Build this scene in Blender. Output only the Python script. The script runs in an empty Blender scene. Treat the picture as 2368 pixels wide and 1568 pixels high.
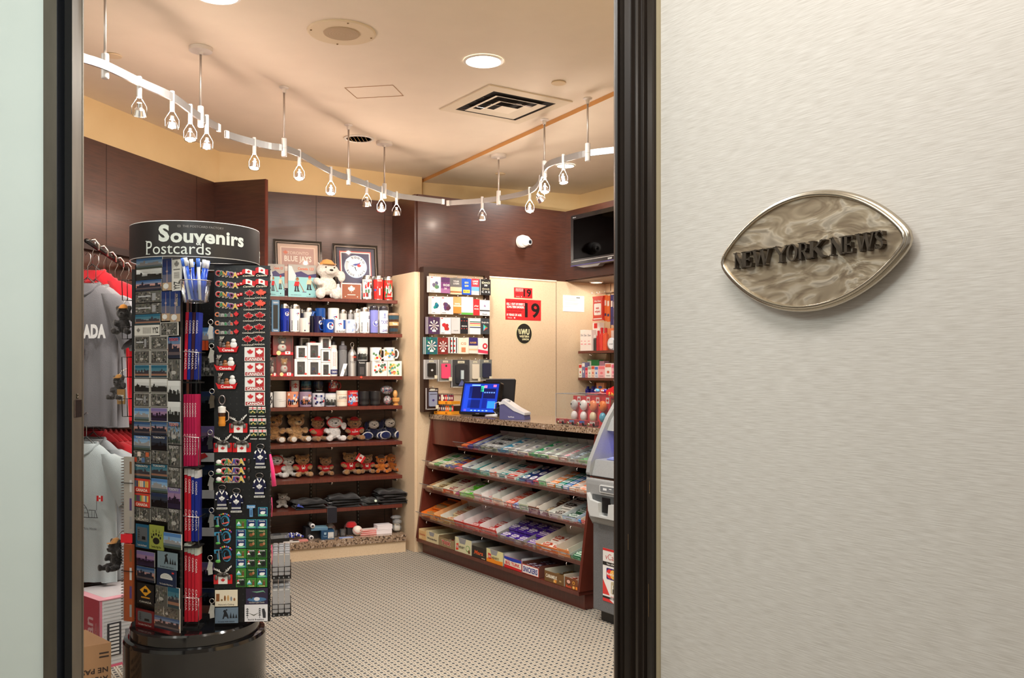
import bpy, math, random
from mathutils import Matrix, Vector
PI=math.pi
SC=bpy.context.scene
COL=SC.collection
# ---------------------------------------------------------------- camera (2368x1568, horizon at row 855)
K,CX,HY,EYE=2100.0,1184.0,855.0,1.35
cd=bpy.data.cameras.new('camera'); cd.sensor_width=36; cd.lens=K/2368*36; cd.shift_y=(HY-784)/2368
cd.clip_start=.05
cam=bpy.data.objects.new('camera',cd); COL.objects.link(cam); cam.location=(0,0,EYE); cam.rotation_euler=(PI/2,0,0)
SC.camera=cam
# ---------------------------------------------------------------- world, exposure
W=bpy.data.worlds.new('world'); SC.world=W; W.use_nodes=True
W.node_tree.nodes['Background'].inputs[0].default_value=(1,.93,.86,1); W.node_tree.nodes['Background'].inputs[1].default_value=.35
vs=SC.view_settings; vs.view_transform='Standard'; vs.look='None'; vs.exposure=0.0; vs.gamma=1; vs.use_curve_mapping=False
CEIL=2.917
def lamp(kind,name,loc,power,col,**k):
    l=bpy.data.lights.new(name,kind); l.energy=power; l.color=col
    for a,b in k.items():
        if a not in('aim',): setattr(l,a,b)
    o=bpy.data.objects.new(name,l); COL.objects.link(o); o.location=loc
    if 'aim' in k:
        d=Vector(k['aim'])-Vector(loc); o.rotation_euler=d.to_track_quat('-Z','Y').to_euler()
    return o
SPOTW=20; LEAKW=4.2
WARM=(1,.90,.78); NEUT=(1,.97,.92)
def disc(name,loc,power,col,r=.09): return lamp('AREA',name,loc,power,col,shape='DISK',size=2*r)
# ceiling downlights (three in the picture, four unseen fill lamps added nearer the entrance)
for i,(x,y,p) in enumerate([(-.145,4.60,26),(-1.24,3.80,26),(.40,6.85,9),(.9,3.4,22),(-.2,2.9,28),(-2.3,3.2,12),(1.5,4.6,14)]):
    disc('downlight_and_fill',(x,y,CEIL-.05 if i!=2 else CEIL-.09),p,NEUT)
# unseen area lamps added in the corridor to light the glass leaf and fabric wall
lamp('AREA','corridor_fill',(-1.2,.6,2.8),46,(.90,1,.98),shape='RECTANGLE',size=1.2,size_y=.6,aim=(-1.9,2.6,1.7))
lamp('AREA','corridor_fill',(.2,.9,2.85),33,(1,.965,.92),shape='RECTANGLE',size=1.6,size_y=.6,aim=(1.5,1.6,1.2))

# ---------------------------------------------------------------- helpers
def srgb(c):
    c=[x/255 for x in c[:3]]
    return tuple((x/12.92 if x<=.04045 else ((x+.055)/1.055)**2.4) for x in c)+(1,)
def hexc(h): return (int(h[0:2],16),int(h[2:4],16),int(h[4:6],16))
MATS={}
def nodes(name):
    m=bpy.data.materials.new(name); m.use_nodes=True; nt=m.node_tree
    return m,nt,nt.nodes['Principled BSDF']
def attr_mat(key,rough=.5,metal=0,coat=0,bump=0,bscale=200,spec=.5,alpha=1,trans=0,emit=0,sheen=0,ior=1.45):
    m,nt,b=nodes(key); a=nt.nodes.new('ShaderNodeAttribute'); a.attribute_name='Col'
    nt.links.new(a.outputs['Color'],b.inputs['Base Color'])
    b.inputs['Roughness'].default_value=rough; b.inputs['Metallic'].default_value=metal
    b.inputs['Coat Weight'].default_value=coat; b.inputs['Coat Roughness'].default_value=.08
    b.inputs['Specular IOR Level'].default_value=spec; b.inputs['Alpha'].default_value=alpha
    b.inputs['Transmission Weight'].default_value=trans; b.inputs['IOR'].default_value=ior
    b.inputs['Sheen Weight'].default_value=sheen
    if emit:
        nt.links.new(a.outputs['Color'],b.inputs['Emission Color']); b.inputs['Emission Strength'].default_value=emit
    if bump:
        n=nt.nodes.new('ShaderNodeTexNoise'); n.inputs['Scale'].default_value=bscale; n.inputs['Detail'].default_value=4
        tc=nt.nodes.new('ShaderNodeTexCoord'); nt.links.new(tc.outputs['Object'],n.inputs['Vector'])
        bp=nt.nodes.new('ShaderNodeBump'); bp.inputs['Strength'].default_value=bump; bp.inputs['Distance'].default_value=.004
        nt.links.new(n.outputs['Fac'],bp.inputs['Height']); nt.links.new(bp.outputs['Normal'],b.inputs['Normal'])
    MATS[key]=m; return m
attr_mat('paper',.55); attr_mat('gloss',.22,coat=.3); attr_mat('plastic',.38); attr_mat('cloth',.95,bump=.5,bscale=350,sheen=.3)
attr_mat('steel',.25,metal=1); attr_mat('satin',.45,metal=.8); attr_mat('matte',.85); attr_mat('blackgloss',.12,coat=.6)
attr_mat('glow',.5,emit=6); attr_mat('bulb',.5,emit=40); attr_mat('screen',.25,emit=1.1); attr_mat('fur',1,bump=1,bscale=120,sheen=.6)
attr_mat('mirror',.06,metal=1)
def clear_mat(key,tint,alpha_face=.12,rough=.05):
    m=bpy.data.materials.new(key); m.use_nodes=True; nt=m.node_tree; nt.nodes.clear()
    o=nt.nodes.new('ShaderNodeOutputMaterial'); mx=nt.nodes.new('ShaderNodeMixShader'); t=nt.nodes.new('ShaderNodeBsdfTransparent'); g=nt.nodes.new('ShaderNodeBsdfGlossy')
    d=nt.nodes.new('ShaderNodeBsdfDiffuse'); m2=nt.nodes.new('ShaderNodeMixShader'); fr=nt.nodes.new('ShaderNodeFresnel'); fr.inputs['IOR'].default_value=1.45
    t.inputs[0].default_value=tint; g.inputs['Roughness'].default_value=rough; d.inputs[0].default_value=(.8,.82,.84,1)
    m2.inputs[0].default_value=alpha_face; L=nt.links.new
    L(t.outputs[0],m2.inputs[1]); L(d.outputs[0],m2.inputs[2]); L(fr.outputs[0],mx.inputs[0]); L(m2.outputs[0],mx.inputs[1]); L(g.outputs[0],mx.inputs[2]); L(mx.outputs[0],o.inputs[0])
    MATS[key]=m; return m
clear_mat('clear',(.97,.98,.97,1),.05); clear_mat('cleardark',(.6,.6,.62,1),.05); clear_mat('bag',(.9,.92,.95,1),.22,.15)

GL={}
def glyphs(s,bold):
    k=(s,bold)
    if k not in GL:
        cu=bpy.data.curves.new('t','FONT'); cu.body=s; cu.size=1; cu.fill_mode='FRONT'; cu.resolution_u=3; cu.offset=bold; cu.space_character=1+bold*1.2
        o=bpy.data.objects.new('t',cu); me=o.to_mesh()
        vs_=[(v.co.x,v.co.y) for v in me.vertices]; fs=[tuple(p.vertices) for p in me.polygons]
        o.to_mesh_clear(); bpy.data.objects.remove(o); bpy.data.curves.remove(cu)
        if not vs_: vs_=[(0,0)]
        x0=min(v[0] for v in vs_); x1=max(v[0] for v in vs_); y0=min(v[1] for v in vs_); y1=max(v[1] for v in vs_)
        GL[k]=(vs_,fs,x0,x1,y0,y1)
    return GL[k]
LEAF=[(0,1),(.15,.7),(.36,.8),(.27,.32),(.5,.56),(.58,.42),(.87,.47),(.76,.2),(.92,.08),(.44,-.28),(.5,-.48),(.05,-.38),(.04,-.85)]
LEAF=LEAF+[(-x,z) for x,z in reversed(LEAF[1:])]

class B:
    def __init__(s): s.v=[];s.f=[];s.c=[];s.m=[];s.sm=[];s.ml=[];s.T=None;s.wrap=None
    def mi(s,k):
        if k not in s.ml: s.ml.append(k)
        return s.ml.index(k)
    def add(s,vs_,fs,col,mat='paper',smooth=False):
        n=len(s.v)
        if s.T is not None: vs_=[s.T@Vector(p) for p in vs_]
        s.v+= [tuple(p) for p in vs_]; cl=srgb(col) if not isinstance(col,list) else None; k=s.mi(mat)
        for i,f in enumerate(fs):
            s.f.append(tuple(n+a for a in f)); s.c.append(cl if cl else srgb(col[i])); s.m.append(k); s.sm.append(smooth)
        return s
    def box(s,x0,x1,y0,y1,z0,z1,col,mat='paper'):
        v=[(x,y,z) for x in(x0,x1) for y in(y0,y1) for z in(z0,z1)]
        return s.add(v,[(0,1,3,2),(4,6,7,5),(0,4,5,1),(2,3,7,6),(0,2,6,4),(1,5,7,3)],col,mat)
    def prism(s,pts,y0,y1,col,mat='paper',side=None,smooth=False):   # pts in XZ, counter-clockwise seen from -y
        n=len(pts); v=[(x,y0,z) for x,z in pts]+[(x,y1,z) for x,z in pts]
        s.add(v,[tuple(range(n))],col,mat); s.add(v,[tuple(range(2*n-1,n-1,-1))],side or col,mat)
        return s.add(v,[(i,i+n,(i+1)%n+n,(i+1)%n) for i in range(n)],side or col,mat,smooth)
    def rrect(s,x0,x1,z0,z1,r,y0,y1,col,mat='paper',side=None):
        p=[]
        for cx,cz,a in((x1-r,z0+r,-90),(x1-r,z1-r,0),(x0+r,z1-r,90),(x0+r,z0+r,180)):
            for i in range(4): t=math.radians(a+i*30); p.append((cx+r*math.cos(t),cz+r*math.sin(t)))
        return s.prism(p,y0,y1,col,mat,side)
    def lathe(s,prof,col,mat='gloss',seg=20,c=(0,0,0),smooth=True):  # prof [(r,z[,col])]
        v=[];n=len(prof)
        for p in prof:
            for i in range(seg): a=2*PI*i/seg; v.append((c[0]+p[0]*math.cos(a),c[1]+p[0]*math.sin(a),c[2]+p[1]))
        for j in range(n-1):
            cc=prof[j][2] if len(prof[j])>2 else col
            mm=prof[j][3] if len(prof[j])>3 else mat
            s.add([v[j*seg+i] for i in range(seg)]+[v[(j+1)*seg+i] for i in range(seg)],[(i,(i+1)%seg,(i+1)%seg+seg,i+seg) for i in range(seg)],cc,mm,smooth)
        return s
    def weld(s): s.w=True; return s
    def tube(s,path,r,col,mat='plastic',seg=8,closed=False,flat=None):
        P=[Vector(p) for p in path]; n=len(P); v=[]; up0=None
        for i,p in enumerate(P):
            if closed: d=(P[(i+1)%n]-P[i-1])
            else: d=(P[min(i+1,n-1)]-P[max(i-1,0)])
            d.normalize(); up=Vector((0,0,1)) if abs(d.z)<.95 else Vector((0,1,0))
            if up0 is None: a=d.cross(up).normalized()
            else:
                a=(up0-d*up0.dot(d)); a=a.normalized() if a.length>1e-4 else d.cross(up).normalized()
            up0=a; b=d.cross(a).normalized(); rr=r[i] if isinstance(r,(list,tuple)) else r
            for k in range(seg):
                t=2*PI*k/seg; v.append(p+(a*math.cos(t)+b*math.sin(t))*rr)
        f=[]
        for i in range(n if closed else n-1):
            j=(i+1)%n
            f+=[(i*seg+k,i*seg+(k+1)%seg,j*seg+(k+1)%seg,j*seg+k) for k in range(seg)]
        if not closed: f+=[tuple(range(seg-1,-1,-1)),tuple(range((n-1)*seg,n*seg))]
        return s.add(v,f,col,mat,seg>5)
    def cyl(s,p0,p1,r,col,mat='plastic',seg=16): return s.tube([p0,p1],r,col,mat,seg)
    def ell(s,c,r,col,mat='fur',seg=12,rings=8,rot=None):
        v=[];R=rot
        for j in range(rings+1):
            t=PI*j/rings
            for i in range(seg):
                a=2*PI*i/seg; p=Vector((r[0]*math.sin(t)*math.cos(a),r[1]*math.sin(t)*math.sin(a),r[2]*math.cos(t)))
                if R is not None: p=R@p
                v.append(p+Vector(c))
        f=[]
        for j in range(rings):
            for i in range(seg):
                a,b_,c_,d=j*seg+i,j*seg+(i+1)%seg,(j+1)*seg+(i+1)%seg,(j+1)*seg+i
                f.append((a,d,c_,b_) if 0<j<rings-1 else ((a,d,c_) if j==0 else (a,d,b_)))
        return s.add(v,f,col,mat,True)
    # --- flat print on the -y side
    def mp(s,x,z,y):
        if s.wrap: a=x/s.wrap; R=s.wrap-y; return (R*math.sin(a),-R*math.cos(a),z)
        return (x,y,z)
    def pl(s,pts,y,col,mat='paper'): return s.add([s.mp(x,z,y) for x,z in pts],[tuple(range(len(pts)))],col,mat)
    def rect(s,x0,x1,z0,z1,y,col,mat='paper'):
        n=max(1,int(abs(x1-x0)/s.wrap/.25)) if s.wrap else 1
        for i in range(n):
            a=x0+(x1-x0)*i/n; b=x0+(x1-x0)*(i+1)/n; s.pl([(a,z0),(b,z0),(b,z1),(a,z1)],y,col,mat)
        return s
    def circ(s,x,z,r,y,col,mat='paper',n=16,rz=None):
        rz=rz or r; return s.pl([(x+r*math.cos(2*PI*i/n),z+rz*math.sin(2*PI*i/n)) for i in range(n)],y,col,mat)
    def leaf(s,x,z,r,y,col,mat='paper',rz=None):
        rz=rz or r
        vs_=[s.mp(x+a*r,z+b*rz,y) for a,b in LEAF]; n=len(LEAF); vs_.append(s.mp(x,z,y))
        return s.add(vs_,[(i,(i+1)%n,n)[::-1] for i in range(n)],col,mat)
    def text(s,t,x,z,h,y,col,bold=.02,w=None,al='c',mat='paper',rot=0,shear=0,ext=0):
        bold=round(bold*.6,3)
        if not t.strip(): return s
        vs_,fs,x0,x1,y0,y1=glyphs(t,bold)
        sc=h/.7; sx=sc if not w else w/max(x1-x0,1e-6); ww=(x1-x0)*sx
        ox={'c':-ww/2,'l':0,'r':-ww}[al]; ca,sa=math.cos(rot),math.sin(rot); out=[]
        for a,b in vs_:
            u=(a-x0)*sx+ox; v=b*sc-h/2; u+=shear*v
            out.append(s.mp(x+u*ca-v*sa,z+u*sa+v*ca,y))
        if ext:
            n=len(out); bk=[(p[0],p[1]+ext,p[2]) for p in out]; ed={}
            for f in fs:
                for i in range(len(f)):
                    e=(f[i],f[(i+1)%len(f)]); 
                    if (e[1],e[0]) in ed: del ed[(e[1],e[0])]
                    else: ed[e]=1
            s.add(out+bk,[(a,a+n,b+n,b) for a,b in ed],col,mat)
        return s.add(out,fs,col,mat)
    def build(s,name,parent=None,M=None,w=1e-5):
        me=bpy.data.meshes.new(name); me.from_pydata(s.v,[],s.f); 
        for k in s.ml: me.materials.append(MATS[k])
        me.polygons.foreach_set('material_index',s.m); me.polygons.foreach_set('use_smooth',s.sm)
        at=me.color_attributes.new('Col','FLOAT_COLOR','CORNER'); d=[]
        for p,c in zip(me.polygons,s.c): d+=list(c)*p.loop_total
        at.data.foreach_set('color',d); me.update()
        o=bpy.data.objects.new(name,me); COL.objects.link(o)
        if parent is not None: o.parent=parent
        if M is not None: o.matrix_world=M if parent is None else M
        return o
def tag(o,label,cat,group=None,kind=None):
    o['label']=label; o['category']=cat
    if group: o['group']=group
    if kind: o['kind']=kind
    return o
def thing(name,label,cat,M,group=None):
    o=bpy.data.objects.new(name,None); COL.objects.link(o); o.empty_display_size=.05; o.matrix_world=M; return tag(o,label,cat,group)
def put(o,M,label=None,group=None): o.matrix_world=M; 
def dup(root,M,label=None,group=None):
    r=root.copy(); COL.objects.link(r); r.matrix_world=M
    if label: r['label']=label
    if group: r['group']=group
    for ch in list(root.children):
        c=ch.copy(); COL.objects.link(c); c.parent=r
        for g in ch.children:
            d=g.copy(); COL.objects.link(d); d.parent=c
    return r
def struct(o): o['kind']='structure'; return o
def FR(x,y,deg,z=0): return Matrix.Translation((x,y,z))@Matrix.Rotation(math.radians(deg),4,'Z')
def TR(x,y,z,deg=0,sx=1,sz=1,tilt=0): 
    m=Matrix.Translation((x,y,z))@Matrix.Rotation(math.radians(deg),4,'Z')
    if tilt: m=m@Matrix.Rotation(math.radians(tilt),4,'X')
    if sx!=1 or sz!=1: m=m@Matrix.Diagonal((sx,sx,sz,1))
    return m
def hit(F,px,py,yl=0.0):                     # where the sight line of a photo pixel meets the plane y=yl of frame F
    I=F.inverted(); o=I@Vector((0,0,EYE)); d=I.to_3x3()@Vector(((px-CX)/K,1,-(py-HY)/K))
    t=(yl-o.y)/d.y; p=o+d*t; return p.x,p.z
# ---------------------------------------------------------------- frames (x right as seen, y into the wall, z up)
UX,UY=.5516,-.834
FC=FR(-.91,7.06,25.5)          # souvenir wall
FU=FR(-.66,6.718,-56.5)        # sweets counter
FE=FR(-.705,6.73,33.5)         # counter back wall
FG=FR(.798,7.72,-56.5)         # right alcove wall
FF=FR(.45,7.49,-56.5)          # wall with the television
FL=FR(-2.397,5.084,75.6)       # t-shirt wall
FW=FR(.352,2.198,-56.5)        # corridor wall with the oval plaque
# ---------------------------------------------------------------- setting materials
def N(nt,t,**k):
    n=nt.nodes.new(t)
    for a,b in k.items():
        if a.startswith('i_'): n.inputs[a[2:].replace('_',' ')].default_value=b
        else: setattr(n,a,b)
    return n
def ramp(nt,stops):
    r=nt.nodes.new('ShaderNodeValToRGB'); e=r.color_ramp.elements
    while len(e)<len(stops): e.new(.5)
    for i,(p,c) in enumerate(stops): e[i].position=p; e[i].color=srgb(c)
    return r
def noise_mat(key,scale,stops,rough=.5,vec=(1,1,1),detail=4,coat=0,bump=0,metal=0,rot=(0,0,0),spec=.5):
    m,nt,b=nodes(key); L=nt.links.new
    tc=N(nt,'ShaderNodeTexCoord'); mp=N(nt,'ShaderNodeMapping'); mp.inputs['Scale'].default_value=vec; mp.inputs['Rotation'].default_value=rot
    n=N(nt,'ShaderNodeTexNoise',i_Scale=scale,i_Detail=detail); r=ramp(nt,stops)
    L(tc.outputs['Object'],mp.inputs[0]); L(mp.outputs[0],n.inputs['Vector']); L(n.outputs['Fac'],r.inputs[0]); L(r.outputs[0],b.inputs['Base Color'])
    b.inputs['Roughness'].default_value=rough; b.inputs['Coat Weight'].default_value=coat; b.inputs['Coat Roughness'].default_value=.22; b.inputs['Metallic'].default_value=metal
    b.inputs['Specular IOR Level'].default_value=spec
    if bump:
        bp=N(nt,'ShaderNodeBump'); bp.inputs['Strength'].default_value=bump; bp.inputs['Distance'].default_value=.002; L(n.outputs['Fac'],bp.inputs['Height']); L(bp.outputs[0],b.inputs['Normal'])
    MATS[key]=m; return m
noise_mat('wood',9,[(.3,(56,29,20)),(.7,(75,40,27))],.42,(1,1,14),6,coat=.25)
noise_mat('woodred',9,[(.3,(84,34,26)),(.7,(104,46,33))],.38,(14,1,1),6,coat=.3)
noise_mat('beige',210,[(.36,(210,184,152)),(.52,(222,199,168)),(.68,(214,188,156))],.5,detail=2)
noise_mat('paint',6,[(.3,(234,220,200)),(.7,(238,224,204))],.8)
noise_mat('paintwall',6,[(.3,(232,206,156)),(.7,(236,211,162))],.8)
noise_mat('orangeedge',6,[(.3,(205,150,88)),(.7,(210,156,92))],.7)
noise_mat('granite',85,[(.34,(48,42,40)),(.44,(120,96,76)),(.52,(176,150,124)),(.6,(112,92,80)),(.66,(214,196,176))],.2,detail=5,coat=.4)
noise_mat('fabric',22,[(.3,(198,192,184)),(.5,(211,206,199)),(.7,(222,218,212))],.85,(1,1,22),6,bump=.12)
noise_mat('jambwood',20,[(.3,(30,24,19)),(.7,(44,34,27))],.38,(1,1,.1),4,coat=.2)
noise_mat('bronze',30,[(.3,(84,77,66)),(.7,(96,88,76))],.4,(1,1,.2),3,metal=.3)
noise_mat('frost',3,[(.3,(218,226,220)),(.7,(224,232,226))],.25,coat=.4)
noise_mat('panelgrey',300,[(.4,(92,94,97)),(.6,(110,112,115))],.55,detail=3)
noise_mat('lightgrey',300,[(.4,(136,138,139)),(.6,(148,150,151))],.4,detail=3)
# carpet: plain weave of cream bands with tan edges, slate squares in the gaps
def carpet():
    m,nt,b=nodes('carpet'); L=nt.links.new
    tc=N(nt,'ShaderNodeTexCoord'); mp=N(nt,'ShaderNodeMapping'); P=.033
    mp.inputs['Rotation'].default_value=(0,0,math.radians(56.5)); mp.inputs['Scale'].default_value=(1/P,1/P,1)
    sp=N(nt,'ShaderNodeSeparateXYZ'); L(tc.outputs['Object'],mp.inputs[0]); L(mp.outputs[0],sp.inputs[0])
    def mth(op,a,b_=None,c=None):
        n=N(nt,'ShaderNodeMath',operation=op)
        for i,x in enumerate((a,b_,c)):
            if x is None: continue
            if isinstance(x,(int,float)): n.inputs[i].default_value=x
            else: L(x,n.inputs[i])
        return n.outputs[0]
    U_,V_=sp.outputs[0],sp.outputs[1]
    def band(c):
        d=mth('ABSOLUTE',mth('SUBTRACT',mth('FRACT',c),.5))   # 0 centre .5 edge
        inside=mth('LESS_THAN',d,.31); line=mth('GREATER_THAN',d,.28)
        core=mth('LESS_THAN',d,.07)
        return inside,mth('MAXIMUM',line,core)
    iu,lu=band(U_); iv,lv=band(V_)
    chk=mth('MODULO',mth('ADD',mth('ABSOLUTE',mth('FLOOR',U_)),mth('ABSOLUTE',mth('FLOOR',V_))),2.0)
    # which band is on top
    useU=mth('MAXIMUM',mth('MULTIPLY',iu,chk),mth('MULTIPLY',iu,mth('SUBTRACT',1,iv)))
    ln=mth('ADD',mth('MULTIPLY',useU,lu),mth('MULTIPLY',mth('SUBTRACT',1,useU),lv))
    anyb=mth('MAXIMUM',iu,iv)
    def mix(f,a,c):
        n=N(nt,'ShaderNodeMix',data_type='RGBA'); L(f,n.inputs[0])
        for i,x in((6,a),(7,c)):
            if isinstance(x,tuple): n.inputs[i].default_value=srgb(x)
            else: L(x,n.inputs[i])
        return n.outputs[2]
    c1=mix(ln,(176,171,160),(122,102,80)); c2=mix(anyb,(44,52,60),c1)
    no=N(nt,'ShaderNodeTexNoise',i_Scale=400.,i_Detail=2.); L(tc.outputs['Object'],no.inputs['Vector'])
    mr=N(nt,'ShaderNodeMapRange'); L(no.outputs['Fac'],mr.inputs[0]); mr.inputs[3].default_value=.75; mr.inputs[4].default_value=1.2
    mm=N(nt,'ShaderNodeMix',data_type='RGBA',blend_type='MULTIPLY'); mm.inputs[0].default_value=1; L(c2,mm.inputs[6]); L(mr.outputs[0],mm.inputs[7])
    L(mm.outputs[2],b.inputs['Base Color']); b.inputs['Roughness'].default_value=.95; b.inputs['Specular IOR Level'].default_value=.1
    MATS['carpet']=m
carpet()
G0=(128,128,128)
def wallq(name,F,x0,x1,z0,z1,mat,t=.06,y=0.):
    b=B(); b.box(x0,x1,y,y+t,z0,z1,G0,mat); return struct(b.build(name,M=F))
# ---------------------------------------------------------------- floor, ceiling, walls
b=B(); b.box(-5,6,-2.5,10,-.1,0,G0,'carpet'); struct(b.build('floor'))
b=B(); b.box(-5,6,-2.5,10,CEIL,CEIL+.1,G0,'paint'); struct(b.build('ceiling'))
# lowered ceiling field on the right with its ochre edge
E0=Vector((-.735,7.46)); E1=Vector((.60,5.06)); dv=(E1-E0).normalized(); E1=E1+dv*2.5
b=B(); q=[E0,E1,Vector((5.5,E1.y)),Vector((5.5,9.5)),Vector((E0.x+1.3,9.5))]
n=len(q); vv=[(p.x,p.y,CEIL-.028) for p in q]+[(p.x,p.y,CEIL-.001) for p in q]
b.add(vv,[tuple(range(n))],G0,'paint'); b.add(vv,[(i,(i+1)%n,(i+1)%n+n,i+n) for i in range(n)],G0,'orangeedge'); struct(b.build('ceiling_right'))
b=B(); b.box(0,.03,0,.25,2.5,CEIL-.001,G0,'orangeedge'); struct(b.build('trim_1',M=FR(E0.x-.02,E0.y-.01,33.5)))
# upper painted walls
FB2=FR(-2.15,6.49,32.5)
wallq('wall_back',FB2,-.1,1.68,0,CEIL,'paintwall')
wallq('wall_back_right',FR(E0.x,E0.y,21.5),.0,1.5,2.3,CEIL,'paintwall')
wallq('wall_right_upper',FR(.60,7.98,-56.5),-.1,6.5,2.3,CEIL,'paintwall')
wallq('wall_left',FR(-2.43,5.16,75.6),-4.2,1.6,0,CEIL,'paintwall',.1,.02)
# wood-panelled walls, each with thin seams
def panel(name,F,x0,x1,z0,z1,mat='wood',seams=(),y=0,t=.02):
    b=B(); b.box(x0,x1,y-t,y,z0,z1,G0,mat)
    o=struct(b.build(name,M=F))
    for s_ in seams:
        b=B(); b.box(s_-.0015,s_+.0015,y-t-.001,y-t,z0,z1,(28,14,10),'paper'); struct(b.build(name.split('_')[0]+'_seam',parent=o,M=F))
    return o
panel('wall_left_panel',FL,-4.2,1.29,0,2.65,seams=(-2.2,-1.0,.16,1.05))
FBp=FR(-2.07,6.334,-16.4)
panel('wall_partition',FBp,0,.41,0,2.65,t=.03)
b=B(); b.box(.41,.417,-.032,.0,0,2.65,G0,'woodred'); struct(b.build('trim_2',M=FBp))
panel('wall_souvenir',FC,-1.25,.02,0,2.65,seams=(-.62,-.09))
FD=FR(-.705,6.73,123.5)       # pillar side (seen from the left); x away from camera
b=B(); b.box(0,.40,-.02,0,2.075,2.65,G0,'wood'); b.box(0,.40,-.02,0,0,2.075,G0,'beige')
b2=b
Mside=Matrix(((-.5516,-.834,0,-.705),(.834,-.5516,0,6.73),(0,0,1,0),(0,0,0,1)))
struct(b.build('wall_pillar_side',M=Mside@Matrix.Translation((0,.02,0))))
panel('wall_counter_wood',FE,0,1.383,2.075,2.65,t=.014)
panel('wall_counter',FE,0,2.0,0,2.075,'beige',seams=(1.27,),t=.012)
b=B(); b.box(.62,1.27,-.018,-.012,2.068,2.078,(236,222,196),'paper'); struct(b.build('trim_3',M=FE))
# television wall (a boxed-out bulkhead) and the lit alcove under it
panel('wall_television',FF,0,4.5,2.085,2.65,t=.02)
b=B(); b.box(0,4.5,0,.40,2.075,2.11,G0,'wood'); struct(b.build('ceiling_alcove',M=FF))
panel('wall_alcove',FG,0,4.5,0,2.08,'beige',seams=(.08,),t=.012)
disc('alcove_lamp',(FF@Vector((.22,.22,2.06)))[:],1.3,WARM,.05)
# ---------------------------------------------------------------- shop front: corridor wall, jamb, glass leaf
b=B(); b.box(.012,3.6,0,.12,0,CEIL,G0,'fabric'); struct(b.build('wall_corridor',M=FW))
b=B(); b.box(0,.012,-.004,.1,0,CEIL,(170,156,128),'paper'); struct(b.build('trim_4',M=FW))
xj,_=hit(FW,1432,855,0)
W0=xj; wj=-xj
prof=[(0,.0),(0,-.018),(.07,-.022),(.1,-.018),(.11,-.008),(.15,-.008),(.16,-.016),(.2,-.02),(.235,-.006),(.26,-.006),(.27,-.014),(.29,-.018),(.34,-.006),(.42,-.012),(.44,-.002),(.54,-.002),(.56,-.014),(.66,-.014),(.675,-.022),(.69,-.014),(.73,-.004),(.76,-.004),(.77,-.018),(.79,-.018),(.8,-.006),(.83,-.012),(.96,-.012),(.975,-.004),(1,.004)]
b=B(); P=[(W0+a*wj,c) for a,c in prof]+[(0,.13),(W0,.13)]; n=len(P)
b.add([(x,y,0) for x,y in P]+[(x,y,CEIL) for x,y in P],[(i,(i+1)%n,(i+1)%n+n,i+n) for i in range(n)],G0,'jambwood'); struct(b.build('door_1',M=FW))
b=B()
for (x,y0,x1,z0,z1) in((.35,-.0135,.36,.9,.94),(.9,-.0135,.915,1.05,1.08),(.88,-.0135,.89,.75,.83),(.05,-.0225,.06,.55,.6),(.87,-.0135,.885,.5,.53)):
    b.rect(W0+x*wj,W0+x1*wj,z0,z1,y0,(120,92,60))
struct(b.build('door_wear',M=FW))
# entry wall returning behind the jamb, header over the opening
b=B(); b.box(0,3.2,.13,.23,0,CEIL,G0,'paintwall'); struct(b.build('wall_entry',M=FR(.33,2.3,10)))
b=B(); b.add([(-1.34,2.56,2.5),(.34,2.25,2.5),(.36,2.40,2.5),(-1.32,2.70,2.5)]+[(-1.34,2.56,CEIL),(.34,2.25,CEIL),(.36,2.40,CEIL),(-1.32,2.70,CEIL)],[(3,2,1,0),(0,1,5,4),(1,2,6,5),(2,3,7,6),(3,0,4,7)],G0,'fabric'); struct(b.build('wall_header'))
# glass leaf and its bronze channel (left)
def gx(px,Y=2.6): return (px-CX)/K*Y
b=B(); b.box(-3.3,gx(106),2.615,2.63,0,CEIL,G0,'frost'); struct(b.build('window_1'))
b=B(); XT=gx(167)
b.box(gx(100),gx(131),2.6,2.644,0,CEIL,G0,'bronze'); b.box(gx(131),gx(131)+.0008,2.601,2.644,0,CEIL,(70,72,80),'plastic')
b.box(gx(100),XT-.002,2.645,2.66,0,CEIL,(12,10,9),'matte')
b.box(gx(149.5),XT-.001,2.6,2.644,0,CEIL,(14,12,11),'matte'); b.box(XT-.001,XT,2.6,2.66,0,CEIL,G0,'bronze'); b.box(XT-.001,gx(193,2.665),2.66,2.667,0,CEIL,(120,113,102),'satin')
fr=struct(b.build('door_2'))
b=B(); z0=1.35-(965-855)*2.63/K; z1=1.35-(925-855)*2.63/K
b.box(XT,XT+.001,2.612,2.656,z0,z1,(14,14,14),'gloss'); b.box(XT,XT+.0016,2.612,2.6145,z0,z1,(200,196,186),'steel')
for dz in(.007,.015): b.tube([(XT,2.628,z1+dz),(XT+.004,2.628,z1+dz)],.003,(120,112,98),'steel',8)
b.build('door_lock',parent=fr)
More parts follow.
